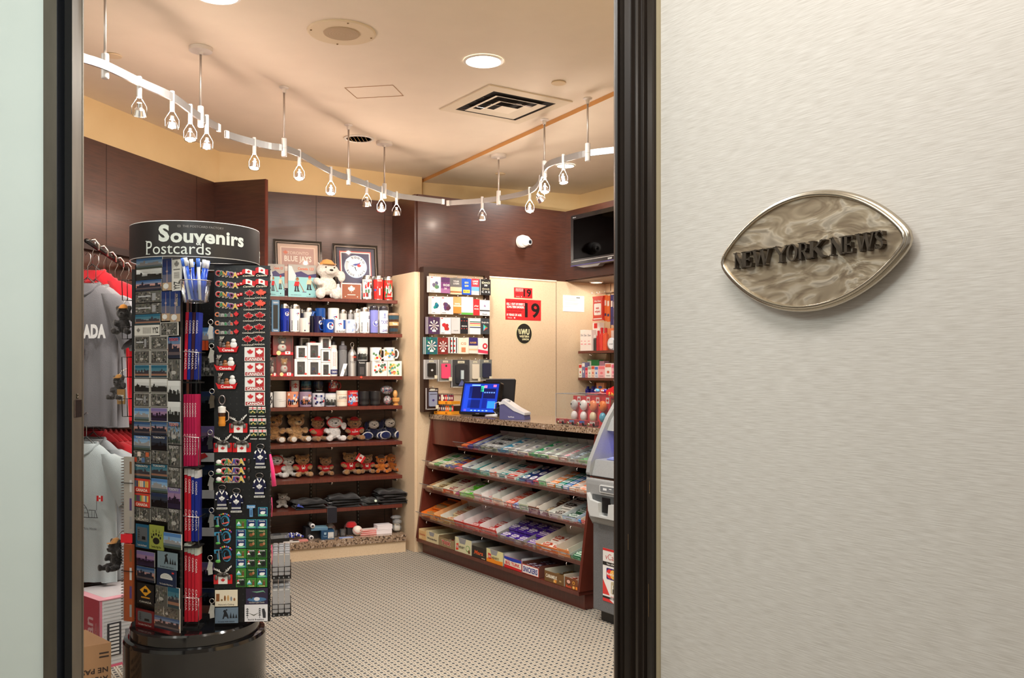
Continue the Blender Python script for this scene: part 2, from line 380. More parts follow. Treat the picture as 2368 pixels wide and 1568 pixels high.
# ---------------------------------------------------------------- ceiling fittings
def ceilpt(px,py,z=CEIL): Y=(z-EYE)*K/(HY-py); return ((px-CX)/K*Y,Y,z)
WH=(236,232,224)
def downlight(px,py,r,label,lit=True,dz=0,full=None):
    x,y,z=ceilpt(px,py,CEIL-dz) if full is None else full
    t=thing('recessed_downlight',label,'ceiling light',Matrix.Translation((x,y,z)),None)
    b=B(); b.lathe([(r*1.18,-.001),(r*1.2,-.006),(r*1.05,-.009),(r,-.004)],WH,'plastic',28); b.build('trim_ring',t)
    b=B()
    if lit: b.lathe([(r,-.0045),(r*.5,-.004),(.0001,-.004)],(255,250,240),'bulb',28); b.build('lens',t)
    else:
        b.lathe([(r,-.004),(r*.92,.0),(r*.6,.0),(.0001,.0)],(70,64,58),'steel',28); b.build('reflector',t)
        b=B()
        for i in range(5): a=-.6*r+.3*r*i; h=math.sqrt(max(r*r*.85-a*a,0)); b.box(a-.002,a+.002,-h,h,-.007,.0,(214,206,196),'mirror')
        b.build('louvre',t)
    return t
downlight(1118,140,.085,'lit round downlight in the ceiling, between the air vent and the doorway')
downlight(500,-14,.085,'lit round downlight cut by the top edge of the picture')
downlight(1308,382,.06,'lit round downlight in the lowered ceiling field, beyond the right rail spots',dz=.028)
downlight(830,320,.085,'unlit louvred downlight behind the middle of the light rail',lit=False)
# the alcove lamp is round too
p=FF@Vector((.18,.17,2.075))
t=thing('puck_light','round puck light under the alcove soffit below the television','ceiling light',Matrix.Translation(p))
b=B(); b.lathe([(.055,.001),(.055,-.012),(.045,-.014)],WH,'plastic',20); b.build('rim',t)
b=B(); b.lathe([(.045,-.013),(.0001,-.013)],(255,240,210),'glow',20); b.build('lens',t)
# speaker
x,y,z=ceilpt(790,74)
t=thing('ceiling_speaker','round cream loudspeaker set flush in the ceiling','speaker',Matrix.Translation((x,y,z)))
b=B(); b.lathe([(.158,-.0005),(.156,-.006),(.15,-.008),(.084,-.006)],(226,208,178),'matte',40); b.build('mounting_plate',t)
b=B(); b.lathe([(.084,-.006),(.082,-.010)]+[(.082-.006*i,-.010-.001*(i%2)) for i in range(1,13)]+[(.0001,-.011)],(186,164,136),'matte',32); b.build('grille',t)
for a in(.4,1.9,3.5,5.1):
    b=B(); b.lathe([(.005,-.008),(.004,-.011),(.0001,-.012)],(150,126,96),'steel',8,c=(.14*math.cos(a),.14*math.sin(a),0)); b.build('screw',t)
# air diffuser, square, three louvre rings
cx,cy=-.041,5.375
t=thing('ceiling_air_vent','square white air vent with nested louvres in the ceiling','air vent',FR(cx,cy,-56.5,CEIL))
def ringq(b,a0,z0,a1,z1,col,mat='matte'):
    p=[(-a0,-a0,z0),(a0,-a0,z0),(a0,a0,z0),(-a0,a0,z0),(-a1,-a1,z1),(a1,-a1,z1),(a1,a1,z1),(-a1,a1,z1)]
    b.add(p,[(0,1,5,4),(1,2,6,5),(2,3,7,6),(3,0,4,7)],col,mat)
b=B(); ringq(b,.285,-.001,.284,-.008,(226,212,188)); ringq(b,.284,-.008,.215,-.01,(226,212,188)); ringq(b,.215,-.01,.213,.02,(90,84,78)); b.build('frame',t)
b=B(); b.box(-.213,.213,-.213,.213,-.0035,-.0015,(34,30,28),'matte')
for i in range(4): b.box(-.2+i*.09,-.19+i*.09,-.2,.2,-.006,-.0035,(120,112,104),'steel')
b.build('damper',t)
for k,(a,z) in enumerate(((.175,-.018),(.115,-.024),(.06,-.03))):
    b=B(); ringq(b,a,z,a-.035,z+.010,(232,220,200)); 
    if k==2: b.add([(-.06,-.06,-.03),(.06,-.06,-.03),(.06,.06,-.03),(-.06,.06,-.03)],[(3,2,1,0)],(236,224,204),'matte')
    b.build('louvre',t)
# access hatch outline and sprinkler covers
x,y,z=ceilpt(866,212)
b=B(); b.T=None
for q in((-.14,.14,-.1,-.097),(-.14,.14,.097,.1),(-.14,-.137,-.1,.1),(.137,.14,-.1,.1)): b.box(*q,-.0025,-.0005,(186,150,118),'matte')
o=tag(b.build('access_hatch',M=FR(x,y,-10,z)),'thin outline of a small access hatch in the ceiling','hatch')
for (px,py,dz,lb) in((1292,190,0,'small round sprinkler cover in the ceiling right of the air vent'),(1157,401,.028,'small round sprinkler cover in the lowered ceiling behind a pendant rod'),(262,127,0,'small round sprinkler cover in the ceiling near the glass door')):
    x,y,z=ceilpt(px,py,CEIL-dz); b=B(); b.lathe([(.036,-.001),(.04,-.004),(.04,-.008),(.0001,-.009)],(226,204,170),'matte',20); b.lathe([(.031,-.0005),(.031,-.004)],(120,90,60),'matte',20)
    tag(b.build('sprinkler_cover',M=Matrix.Translation((x,y,z))),lb,'sprinkler')
# ---------------------------------------------------------------- the S-shaped light rail
RZ=EYE+(CEIL-EYE)*.782
def railpt(px,py): Y=(RZ-EYE)*K/(HY-py); return Vector(((px-CX)/K*Y,Y,RZ))
def smooth(pts,n=8):
    o=[]
    for i in range(len(pts)-1):
        p0=pts[max(i-1,0)];p1=pts[i];p2=pts[i+1];p3=pts[min(i+2,len(pts)-1)]
        for k in range(n):
            t=k/n; o.append(.5*((2*p1)+(p2-p0)*t+(2*p0-5*p1+4*p2-p3)*t*t+(-p0+3*p1-3*p2+p3)*t**3))
    o.append(pts[-1]); return o
R1=[(150,118),(192,134),(245,152),(330,193),(400,225),(450,262),(480,281),(508,297)]
R2=[(521,310),(560,322),(620,337),(657,343),(700,360),(745,386),(780,403),(812,413),(850,427),(885,441),(918,452),(965,459),(1027,467)]
R3=[(1033,470),(1080,467),(1114,464),(1153,459),(1204,449),(1234,437),(1247,420),(1255,400),(1266,382),(1285,373),(1311,366),(1357,355),(1430,346),(1470,340)]
for pts,lb in((R1,'aluminium light rail section nearest the glass door'),(R2,'long wavy middle section of the aluminium light rail'),(R3,'curved right-hand section of the aluminium light rail')):
    P=smooth([railpt(*p) for p in pts],6)
    t=thing('light_rail',lb,'light rail',Matrix.Identity(4),'aluminium rail of the pendant light track')
    b=B(); v=[];n=len(P)
    for i,p in enumerate(P):
        d=(P[min(i+1,n-1)]-P[max(i-1,0)]); d.z=0; d.normalize(); nn=Vector((-d.y,d.x,0))*.0045
        for s_,h in((1,.018),(1,-.018),(-1,-.018),(-1,.018)): v.append(p+nn*s_+Vector((0,0,h)))
    f=[(i*4+k,i*4+(k+1)%4,i*4+4+(k+1)%4,i*4+4+k) for i in range(n-1) for k in range(4)]+[(0,1,2,3),(n*4-1,n*4-2,n*4-3,n*4-4)]
    b.add(v,f,(150,148,146),'satin'); b.build('rail_bar',t)
    for e in(0,-1):
        q=P[e]; q2=P[1 if e==0 else -2]; d=(q2-q).normalized()
        b=B(); m_=Matrix.Translation(q)@Matrix.Rotation(math.atan2(d.y,d.x),4,'Z'); b.T=m_; b.box(0,.022,-.007,.007,-.0195,.0195,(232,230,228),'plastic'); b.build('end_cap',t)
# pendant rods
GR=(196,192,188)
for (px,py,big) in ((243,156,0),(464,272,1),(657,343,0),(806,411,0),(889,443,1),(1153,459,1),(1259,393,0),(1359,354,0)):
    p=railpt(px,py); t=thing('pendant_rod',f"{'pendant rod, wide canopy' if big else 'slim pendant rod, small canopy'}, {['at the left by the glass door','above the souvenir stand','left of the unlit downlight','right of the unlit downlight','above the tumblers and framed crests','above the gift card board','beside the right rail bend','near the door jamb'][[243,464,657,806,889,1153,1259,1359].index(px)]}",'pendant rod',Matrix.Translation(p),'rods the light rail hangs from')
    H=CEIL-RZ-(.028 if px>=1153 else 0)
    b=B(); b.cyl((0,0,.03),(0,0,H-.012),.0055,(190,180,172),'satin',10); b.build('rod',t)
    r=.055 if big else .026
    b=B(); b.lathe([(.0001,H-.001),(r,H-.001),(r,H-(.02 if big else .008)),(.012,H-(.024 if big else .012)),(.010,H-.035),(.0001,H-.036)],(222,214,206),'plastic',24); b.build('canopy',t)
    b=B(); b.lathe([(.0001,.055),(.014,.055),(.015,.05),(.015,.001),(.0135,0),(.015,-.001),(.015,-.042),(.013,-.046),(.0001,-.046)],GR,'plastic',16); b.build('connector',t)
# spot heads: stem, wire bracket, lamp
HEADS=[(322,192,-.5,'l',(-2.4,5.6,1.5)),(398,225,0,'n',(-1.35,3.7,1.0)),(440,255,0,'n',(-2.4,6.0,1.9)),(478,279,0,'n',(-1.2,3.9,1.2)),(588,330,0,'n',(-1.2,7,1.2)),(692,357,0,'n',(-1.5,6.6,1.9)),(765,396,0,'n',(-1.2,6.7,1.3)),(848,427,-.4,'l',(-1.0,6.9,.5)),(882,440,0,'n',(-.95,7,1.9)),(917,452,-.2,'l',(-.8,6.9,.9)),(1115,464,0,'l',(-.1,7.1,1.3)),(1225,442,0,'n',(.15,7.2,2.25)),(1250,415,.8,'s',(-.4,6.9,1.9)),(1260,392,0,'n',(.3,7.3,2.3)),(1303,368,0,'n',(.0,5.8,.7))]
def spot_head(kind,yaw):
    b=B(); b.lathe([(.0001,.028),(.0095,.028),(.0105,.025),(.0105,-.062),(.0001,-.063)],(206,204,202),'plastic',14)
    bk=B(); bk.tube([(.006,0,-.06),(.016,0,-.075),(.03,0,-.1),(.030,0,-.135)],.0016,(200,198,196),'steel',6); bk.tube([(-.006,0,-.06),(-.016,0,-.075),(-.03,0,-.1),(-.030,0,-.135)],.0016,(200,198,196),'steel',6)
    hd=B(); hd.T=Matrix.Translation((0,0,-.125))@Matrix.Rotation(yaw,4,'X' if kind!='s' else 'Y')
    hd.lathe([(.0001,.04),(.009,.04),(.011,.022),(.02,.012),(.0265,-.012),(.028,-.016),(.0255,-.016)],(226,222,220),'clear' if kind=='n' else 'steel',18)
    le=B(); le.T=hd.T; le.lathe([(.024,-.012),(.0001,-.012)],(255,236,214),'bulb',16)
    if kind=='n': le.lathe([(.0001,.034),(.010,.026),(.019,.0),(.018,-.01),(.0001,-.018)],(255,222,226),'bulb',12)
    return b,bk,hd,le
where=['first spot on the rail from the glass door','second spot on the rail, high above the souvenir stand','third spot on the rail from the glass door','fourth spot, last on the first rail section','first spot on the long middle rail section','second spot on the middle rail section','third spot on the middle rail section','swivelled spot on the middle rail section, turned to the left','bright spot beside the pendant rod with wide canopy over the souvenirs','last small spot of the middle rail section','first spot of the right rail section, over the gift card board','hanging spot over the wall camera','spot turned sideways at the sharp bend of the right rail','bright spot hanging at the right rail bend','spot below the lowered-ceiling downlight, nearest the door jamb']
for (px,py,yaw,kind,aim),lb in zip(HEADS,where):
    p=railpt(px,py); d=Vector(aim)-p; t=thing('track_spotlight',f"{'steel' if kind!='n' else 'glass-shaded'} {lb}",'spotlight',Matrix.Translation(p)@Matrix.Rotation(math.atan2(d.y,d.x)+PI/2,4,'Z'),'halogen spots on the light rail')
    for nm,bb in zip(('stem','bracket','lamp_housing','lamp_lens'),spot_head(kind,yaw if kind!='n' else .25)): bb.build(nm,t)
    lp=p+Vector((0,0,-.16)); 
    lamp('SPOT','spot_beam',lp,SPOTW*(2.6 if px==1225 else 1),WARM,spot_size=math.radians(62),spot_blend=.8,shadow_soft_size=.02,aim=aim)
    lamp('POINT','spot_backlight',p+Vector((0,0,-.076)),LEAKW*(.62 if px<700 else .8),(1,.76,.60) if px<950 else (1,.86,.72),shadow_soft_size=.012)
# ================================================================ souvenir wall
def z6(x,y): return 600+x/4.3556,520+y/4.3556
def z7(x,y): return 600+x/3.7333,840+y/3.7333
def span(F,zf,x0,x1,yt,yl,zb=None,yb=None):
    """pixel box on plane y=yl of frame F -> centre x, width, base z, height"""
    a=hit(F,*zf(x0,yt),yl); b=hit(F,*zf(x1,yt),yl)
    z0=zb if zb is not None else hit(F,*zf((x0+x1)/2,yb),yl)[1]
    return (a[0]+b[0])/2,b[0]-a[0],z0,(a[1]+b[1])/2-z0
SH=[(1.874,.19),(1.616,.30),(1.302,.30),(1.083,.30),(.818,.30),(.565,.30),(.349,.30)]
ordn=['top','second','third','fourth','fifth','sixth','seventh']
for i,(z,d) in enumerate(SH):
    t=thing('wall_shelf',f'dark red wooden shelf, {ordn[i]} from the top of the souvenir wall','shelf',FC@TR(-.02,0,z),'wooden shelves of the souvenir wall')
    b=B(); b.box(-1.2,-.022,-d,-.021,-.025,0,G0,'woodred'); b.build('board',t)
    for x in(-1.1,-.55,-.06):
        b=B(); b.box(x-.004,x+.004,-d+.015,-.022,-.045,-.0255,(150,146,140),'satin'); b.cyl((x,-d+.004,-.031),(x,-d+.018,-.031),.007,(214,210,204),'steel',10); b.build('bracket',t)
for x in(-.98,-.66,-.3):
    b=B(); b.box(x-.008,x+.008,-.029,-.0205,.14,1.87,(52,48,46),'satin')
    for k in range(60): b.rect(x-.002,x+.002,.18+k*.028,.195+k*.028,-.0292,(150,146,140),'satin')
    tag(b.build('slotted_shelf_rail',M=FC),{-.98:'slotted metal upright behind the shelves, nearest the dark partition',-.66:'slotted metal upright behind the middle of the shelves',-.3:'slotted metal upright behind the right part of the shelves'}[x],'shelf rail','slotted uprights behind the souvenir shelves')
# granite plinth
t=thing('granite_ledge','low ledge with speckled granite top under the souvenir shelves','ledge',FC@TR(0,0,0))
b=B(); b.box(-1.19,-.03,-.36,-.023,.085,.135,G0,'granite'); b.build('granite_top',t)
b=B(); b.box(-1.19,-.03,-.345,-.023,0,.0845,G0,'beige'); b.build('plinth',t)

# ---- little drawings
BLUE=(24,52,140);RED=(206,34,38);NAVY=(22,26,60);WHT=(240,238,234);BLK=(18,17,17);STEEL=(205,203,200)
def bird(b,x,z,r,y,m='gloss'):
    b.circ(x,z,r,y,WHT,m,18); b.circ(x,z,r*.93,y-.0002,(200,204,214),m,18); b.circ(x,z,r*.86,y-.0004,WHT,m,18)
    b.pl([(x-.8*r,z+.12*r),(x-.35*r,z+.0*r),(x-.05*r,z-.6*r),(x+.12*r,z-.55*r),(x+.35*r,z-.1*r),(x+.1*r,z+.2*r)],y-.0006,(222,226,232),m)
    b.pl([(x-.45*r,z+.22*r),(x-.1*r,z+.38*r),(x+.35*r,z+.45*r),(x+.7*r,z+.62*r),(x+.45*r,z+.2*r),(x-.1*r,z+.1*r)],y-.0008,BLUE,m)
    b.pl([(x-.8*r,z+.1*r),(x-.3*r,z+.12*r),(x-.25*r,z-.02*r)],y-.0008,(40,40,48),m)
    b.pl([(x-.2*r,z-.05*r),(x+.02*r,z-.62*r),(x+.1*r,z-.6*r),(x-.05*r,z+.0*r)],y-.0009,NAVY,m)
    b.leaf(x+.45*r,z+.1*r,.34*r,y-.001,RED,m)
def skyline(b,x0,x1,z0,h,y,col,seed=0,m='gloss',tower=None):
    r=random.Random(seed); x=x0; n=9; w=(x1-x0)/n
    for i in range(n):
        hh=h*(.25+.5*r.random()); b.rect(x0+i*w,x0+(i+1)*w*1.0,z0,z0+hh,y,col,m)
    if tower is not None:
        t=x0+(x1-x0)*tower; q=(x1-x0)*.012+.0004
        b.pl([(t-q*1.8,z0),(t+q*1.8,z0),(t+q*.3,z0+h*1.0),(t-q*.3,z0+h*1.0)],y-.0003,col,m); b.circ(t,z0+h*.68,q*3,y-.0004,col,m,8)
def scene(b,x0,x1,z0,z1,y,kind,seed=0,m='gloss'):
    """a small printed picture"""
    W_,H_=x1-x0,z1-z0; r=random.Random(seed+7)
    def bands(cs,a=0,c=1):
        n=len(cs)
        for i,cc in enumerate(cs): b.rect(x0,x1,z0+H_*(a+(c-a)*i/n),z0+H_*(a+(c-a)*(i+1)/n),y,cc,m)
    if kind=='day': bands([(70,84,74),(96,112,120)],0,.3); bands([(176,196,214),(132,170,206),(84,130,186)],.3,1); skyline(b,x0+W_*.04,x1-W_*.04,z0+.3*H_,H_*.5,y-.0003,(150,150,150),seed,m,.3)
    elif kind=='dusk': bands([(36,44,58),(92,82,84)],0,.32); bands([(214,150,110),(176,140,140),(96,120,150),(52,86,128)],.32,1); skyline(b,x0+W_*.03,x1-W_*.03,z0+.3*H_,H_*.55,y-.0003,(40,44,56),seed,m,.25)
    elif kind=='teal': bands([(44,66,74),(150,110,90)],0,.3); bands([(120,130,130),(70,120,136),(40,96,120)],.3,1); skyline(b,x0+W_*.03,x1-W_*.03,z0+.3*H_,H_*.45,y-.0003,(60,60,66),seed,m,.7)
    elif kind=='bw': bands([(40,44,44),(150,152,150),(206,208,206),(220,222,220)]); skyline(b,x0,x1,z0+.2*H_,H_*.5,y-.0003,(38,42,40),seed,m,.2)
    elif kind=='dark': bands([(20,22,26),(34,40,50),(50,60,74),(40,54,84)]); skyline(b,x0,x1,z0+.1*H_,H_*.6,y-.0003,(16,17,20),seed,m,.6)
    elif kind=='purple': bands([(44,36,60),(96,72,110),(150,120,150),(124,110,160)]); skyline(b,x0,x1,z0+.25*H_,H_*.5,y-.0003,(36,28,44),seed,m,.55)
    elif kind in('aerial','falls'):
        b.rect(x0,x1,z0,z1,y,(92,92,88),m)
        for i in range(64):
            a=x0+W_*r.random()*.9; c=z0+H_*r.random()*.86; s_=.03+.06*r.random(); g=r.choice([(130,128,122),(60,62,60),(160,156,148),(110,104,92),(44,48,50),(84,92,78),(72,70,68)])
            b.rect(a,min(a+W_*s_,x1),c,min(c+H_*(s_+.05),z1),y-.0002-.00001*i,g,m)
        if kind=='aerial': b.circ(x0+W_*.5,z0+H_*.35,min(W_,H_)*.2,y-.0008,(176,174,168),m,12,min(W_,H_)*.1); b.pl([(x0+W_*.36,z0+H_*.2),(x0+W_*.39,z0+H_*.2),(x0+W_*.38,z0+H_*.95),(x0+W_*.37,z0+H_*.95)],y-.0008,(210,206,196),m)
        else:
            b.rect(x0+W_*.1,x0+W_*.6,z0+H_*.5,z0+H_*.62,y-.0008,(176,178,180),m); b.rect(x0+W_*.66,x0+W_*.8,z0+H_*.15,z0+H_*.8,y-.0008,(150,152,154),m)
    elif kind=='tower': bands([(176,150,120),(90,96,116),(44,66,112),(28,50,100)]); b.pl([(x0+W_*.42,z0),(x0+W_*.6,z0),(x0+W_*.53,z0+H_*.95),(x0+W_*.5,z0+H_*.95)],y-.0003,(150,130,130),m); b.circ(x0+W_*.51,z0+H_*.6,W_*.12,y-.0004,(170,150,150),m,10,W_*.08); b.circ(x0+W_*.4,z0+H_*.14,W_*.3,y-.0005,(214,214,210),m,12,W_*.2)
def tumbler(w,h,col,dec=None,lid=STEEL,lidm='steel',band=None,m='gloss'):
    r=w/2; b=B()
    b.lathe([(.0001,0),(r*.86,0),(r*.88,h*.03),(r*.94,h*.5),(r*.97,h*.84),(r*.9,h*.845)],col,m,22); 
    b.lathe([(r*.87,.0005),(r*.9,.001),(r*.9,h*.035),(r*.87,h*.036)],lid,lidm,22)
    body=b
    l=B(); l.lathe([(r*.9,h*.845),(r*1.0,h*.85),(r*1.0,h*.93),(r*.9,h*.94),(r*.86,h*.985),(r*.5,h),(.0001,h*.99)],lid,lidm,22)
    l.box(-r*.3,r*.3,-r*.5,-r*.1,h*.985,h*1.02,lid,lidm)
    d=B(); d.wrap=r*.955
    if dec: dec(d,r,h)
    return body,l,d
def mug(w,h,col,dec=None,hand=1,inner=(238,236,230),taper=0,m='gloss'):
    r=w/2; b=B(); b.lathe([(.0001,0),(r*(.93-taper),0),(r*(.97-taper),h*.03),(r,h*.5),(r,h*.985),(r*.97,h),(r*.93,h*.985)],col,m,22); b.lathe([(r*.93,h*.985),(r*.9,h*.1),(.0001,h*.08)],inner,m,22)
    hd=None
    if hand:
        hd=B(); ang=hand; ca,sa=math.cos(ang),math.sin(ang)
        pts=[(r*.96,h*.82),(r*1.3,h*.84),(r*1.58,h*.66),(r*1.58,h*.42),(r*1.35,h*.22),(r*.97,h*.2)]
        hd.tube([(a*ca,a*sa,z) for a,z in pts],h*.06,col,m,8)
    d=B(); d.wrap=r+.0006
    if dec: dec(d,r,h)
    return b,d,hd
def D_bird(s=.55,z=.68,x=.0): return lambda d,r,h: bird(d,x*r,h*z,r*s,0)
def D_dots(base): 
    def f(d,r,h):
        base(d,r,h)
        for c in(-.75,.35):
            for k in range(8): d.rect(r*c-r*.1,r*c+r*.1,h*(.08+.045*k),h*(.105+.045*k),0,BLK,'gloss')
    return f
def D_leaf(col,x=0,z=.6,s=.5): return lambda d,r,h: d.leaf(x*r,h*z,r*s,0,col,'gloss')
def D_txt(t,col,z=.5,hh=.18,w=1.5,bold=.03,bg=None):
    def f(d,r,h):
        if bg: d.rect(-r*1.3,r*1.3,h*(z-.14),h*(z+.14),.0002,bg,'gloss')
        d.text(t,0,h*z,h*hh,-.0004,col,bold,w=r*w,mat='gloss')
    return f
def D_scene(k,seed=0): return lambda d,r,h: [scene(d,-r*1.35+i*.0,r*1.35,h*.08,h*.92,0,k,seed) for i in(0,)]
def D_patch(cols,seed):
    def f(d,r,h):
        q=random.Random(seed)
        for i in range(16):
            x=(-1.2+2.2*q.random())*r; z=(.1+.65*q.random())*h; d.rect(x,x+r*.35,z,z+h*.16,-.00005*i,q.choice(cols),'gloss')
    return f
def D_many(*fs): return lambda d,r,h:[f(d,r,h) for f in fs]
def add_vessel(kind,zf,x0,x1,yt,yl,zb,label,cat,col,dec=None,yb=None,grp=None,**k):
    xc,w,z0,h=span(FC,zf,x0,x1,yt,yl,zb,yb)
    t=thing({'tumbler':'travel_tumbler','mug':'souvenir_mug'}[kind],label,cat,FC@TR(xc,yl,z0+.001),grp)
    if kind=='tumbler':
        a,l,d=tumbler(w,h,col,dec,**k); a.build('body',t); l.build('lid',t)
        if d.v: d.build('printed_motif',t)
    else:
        a,d,hd=mug(w,h,col,dec,**k); a.build('body',t)
        if d.v: d.build('printed_motif',t)
        if hd: hd.build('handle',t)
    return t
z1,z2,z3,z4=[s[0] for s in SH[:4]]
# ---- top shelf
def picture_frame(F,x,y,z,w,h,tilt,label,art,fw=.028):
    t=thing('framed_crest',label,'picture frame',F@TR(x,y,z,0,tilt=tilt))
    b=B()
    for (a0,a1,c0,c1) in((-w/2,w/2,0,fw),(-w/2,w/2,h-fw,h),(-w/2,-w/2+fw,fw,h-fw),(w/2-fw,w/2,fw,h-fw)): b.box(a0,a1,-.02,0,c0,c1,(30,26,24),'blackgloss')
    for (a0,a1,c0,c1) in((-w/2+fw*.55,w/2-fw*.55,h-fw*.8,h-fw*.62),(-w/2+fw*.55,-w/2+fw*.7,fw*.6,h-fw*.6),(w/2-fw*.7,w/2-fw*.55,fw*.6,h-fw*.6)): b.rect(a0,a1,c0,c1,-.0205,(126,116,108),'satin')
    b.build('moulding',t)
    b=B(); b.rect(-w/2+fw*.9,w/2-fw*.9,fw*.9,h-fw*.9,-.009,(255,255,255)); art(b,w,h,fw); b.build('picture',t)
    b=B(); b.rect(-w/2+fw*.9,w/2-fw*.9,fw*.9,h-fw*.9,-.0165,WHT,'clear'); b.build('glass',t)
    return t
def art1(b,w,h,fw):
    b.rect(-w/2+fw,w/2-fw,fw,h-fw,-.0095,(206,176,160)); b.rect(-w/2+.05,w/2-.05,.05,h-.05,-.010,(224,202,186)); b.rect(-w/2+.058,w/2-.058,.058,h-.058,-.0105,(186,150,142))  # lamp glare put into the washed-out print colours
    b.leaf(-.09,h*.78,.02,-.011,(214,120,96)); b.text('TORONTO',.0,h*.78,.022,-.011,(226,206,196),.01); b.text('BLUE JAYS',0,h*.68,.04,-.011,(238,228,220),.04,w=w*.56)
def art2(b,w,h,fw):
    b.rect(-w/2+fw,w/2-fw,fw,h-fw,-.0095,(44,38,66)); 
    for i,(c,d) in enumerate((((206,90,84),.052),((238,232,226),.06),((52,46,84),.068))): b.rect(-w/2+d,w/2-d,d,h-d,-.010-.0004*i,c)
    zc=h*.60; R=.088; b.circ(0,zc,R,-.0115,(150,176,214),n=32); b.circ(0,zc,R*.96,-.0117,WHT,n=32); b.circ(0,zc,R*.92,-.0119,(196,200,206),n=32)
    b.circ(0,zc,R*.68,-.0121,WHT,n=28)
    for tx,a0,a1,flip in(('TORONTO',150,30,1),('BLUE JAYS',208,332,-1)):
        for i,ch in enumerate(tx):
            a=math.radians(a0+(a1-a0)*i/(len(tx)-1)); rr=R*.8
            b.text(ch,rr*math.cos(a),zc+rr*math.sin(a),R*.17,-.0123,(40,44,90),.03,rot=a-PI/2 if flip>0 else a+PI/2)
    bird(b,0,zc,R*.66,-.0122,'paper'); b.text('WORLD SERIES',0,h*.27,.028,-.0115,(196,90,84),.04,w=.2)
xc,w,z0,h=span(FC,z6,143,630,152,-.05,z1); picture_frame(FC,xc,-.075,z1+.001,w,h,-8,'black framed crest on the left of the top shelf, lamp glare painted into its picture',art1)
xc,w,z0,h=span(FC,z6,740,1193,195,-.05,z1); picture_frame(FC,xc,-.075,z1+.001,w,h,-8,'black framed navy crest with round bird emblem on the top shelf',art2)
def hockey(b,w,h):
    y=-.0075; b.rect(-w/2,w/2,0,h,y,(226,222,216)); b.pl([(-w/2,h*.62),(w/2,h*.62),(w/2,h*.74),(w*.2,h*.70),(-w*.05,h*.8),(-w*.3,h*.74),(-w/2,h*.82)],y-.0003,(72,66,112)); b.rect(-w/2,w/2,.0,h*.62,y-.0005,(150,208,212))
    b.pl([(-w/2,h*.5),(-w*.28,h*.5),(-w*.22,h*.66),(-w*.3,h*.8),(-w*.38,h*.95),(-w/2,h*.96)],y-.0007,(214,222,226))
    b.text('Canada 123',w*.12,h*.88,h*.075,y-.0009,(226,112,70),.03,w=w*.56)
    for (sx,sz,shirt,head,skin) in((-.2,.4,RED,(150,104,60),(180,130,84)),(.24,.46,(228,206,170),(196,40,40),(206,140,104))):
        X,Z=w*sx,h*sz; b.pl([(X-w*.1,Z-h*.06),(X+w*.07,Z-h*.08),(X+w*.09,Z+h*.08),(X-w*.06,Z+h*.08)],y-.001,shirt); b.circ(X+w*.02,Z+h*.14,w*.055,y-.0012,skin,n=12); b.pl([(X-w*.03,Z+h*.15),(X+w*.08,Z+h*.15),(X+w*.05,Z+h*.21),(X-w*.01,Z+h*.21)],y-.0014,head)
        for s_ in(-1,1): b.pl([(X+s_*w*.05-w*.03,Z-h*.2),(X+s_*w*.05+w*.03,Z-h*.2),(X+s_*w*.03+w*.02,Z-h*.05),(X+s_*w*.03-w*.03,Z-h*.05)],y-.0011,(40,40,56)); b.rect(X+s_*w*.05-w*.04,X+s_*w*.05+w*.05,Z-h*.23,Z-h*.2,y-.0012,(30,28,30))
        b.pl([(X+w*.08,Z+h*.04),(X+w*.1,Z+h*.05),(X+w*.27,Z-h*.22),(X+w*.24,Z-h*.23)],y-.0013,(160,110,70)); b.rect(X+w*.2,X+w*.34,Z-h*.25,Z-h*.22,y-.0014,(110,120,150))
    b.circ(w*.26,h*.1,w*.03,y-.0012,(30,30,34),n=10,rz=h*.02); b.text('Kim Bellefontaine',-w*.22,h*.07,h*.03,y-.001,(60,70,90),.0,w=w*.36); b.text('Per-Henrik Gurth',w*.3,h*.03,h*.03,y-.001,(60,70,90),.0,w=w*.3)
def book(zf,x0,x1,yt,yl,zb,label):
    xc,w,z0,h=span(FC,zf,x0,x1,yt,yl,zb); t=thing('picture_book',label,'book',FC@TR(xc,yl,zb+.001),'hockey picture books on the top shelf')
    b=B(); b.box(-w/2,w/2,-.0075,-.0055,0,h,(232,228,220)); b.box(-w/2,w/2,.0055,.0075,0,h,(232,228,220)); b.box(-w/2,-w/2+.002,-.0055,.0055,0,h,(90,70,110)); hockey(b,w,h); b.build('cover',t)
    b=B(); b.box(-w/2+.002,w/2-.004,-.0055,.0055,.003,h-.003,(244,240,230)); b.build('pages',t)
book(z6,84,250,397,-.14,z1,'Canada 123 book with hockey cover behind the souvenir stand edge')
book(z6,288,570,405,-.155,z1,'larger Canada 123 book with hockey cover beside the white seal')
xc,w,z0,h=span(FC,z6,252,286,420,-.1,z1); b=B(); b.box(-w/2,w/2,-.01,.01,0,h,(238,230,224)); b.rect(-w/2,w/2,h*.45,h*.85,-.0105,(236,190,170)); b.rect(-w/2,w/2,h*.05,h*.3,-.0105,(64,36,52)); tag(b.build('thin_book',M=FC@TR(xc,-.1,z1+.001)),'thin upright book spine between the two hockey books','book')
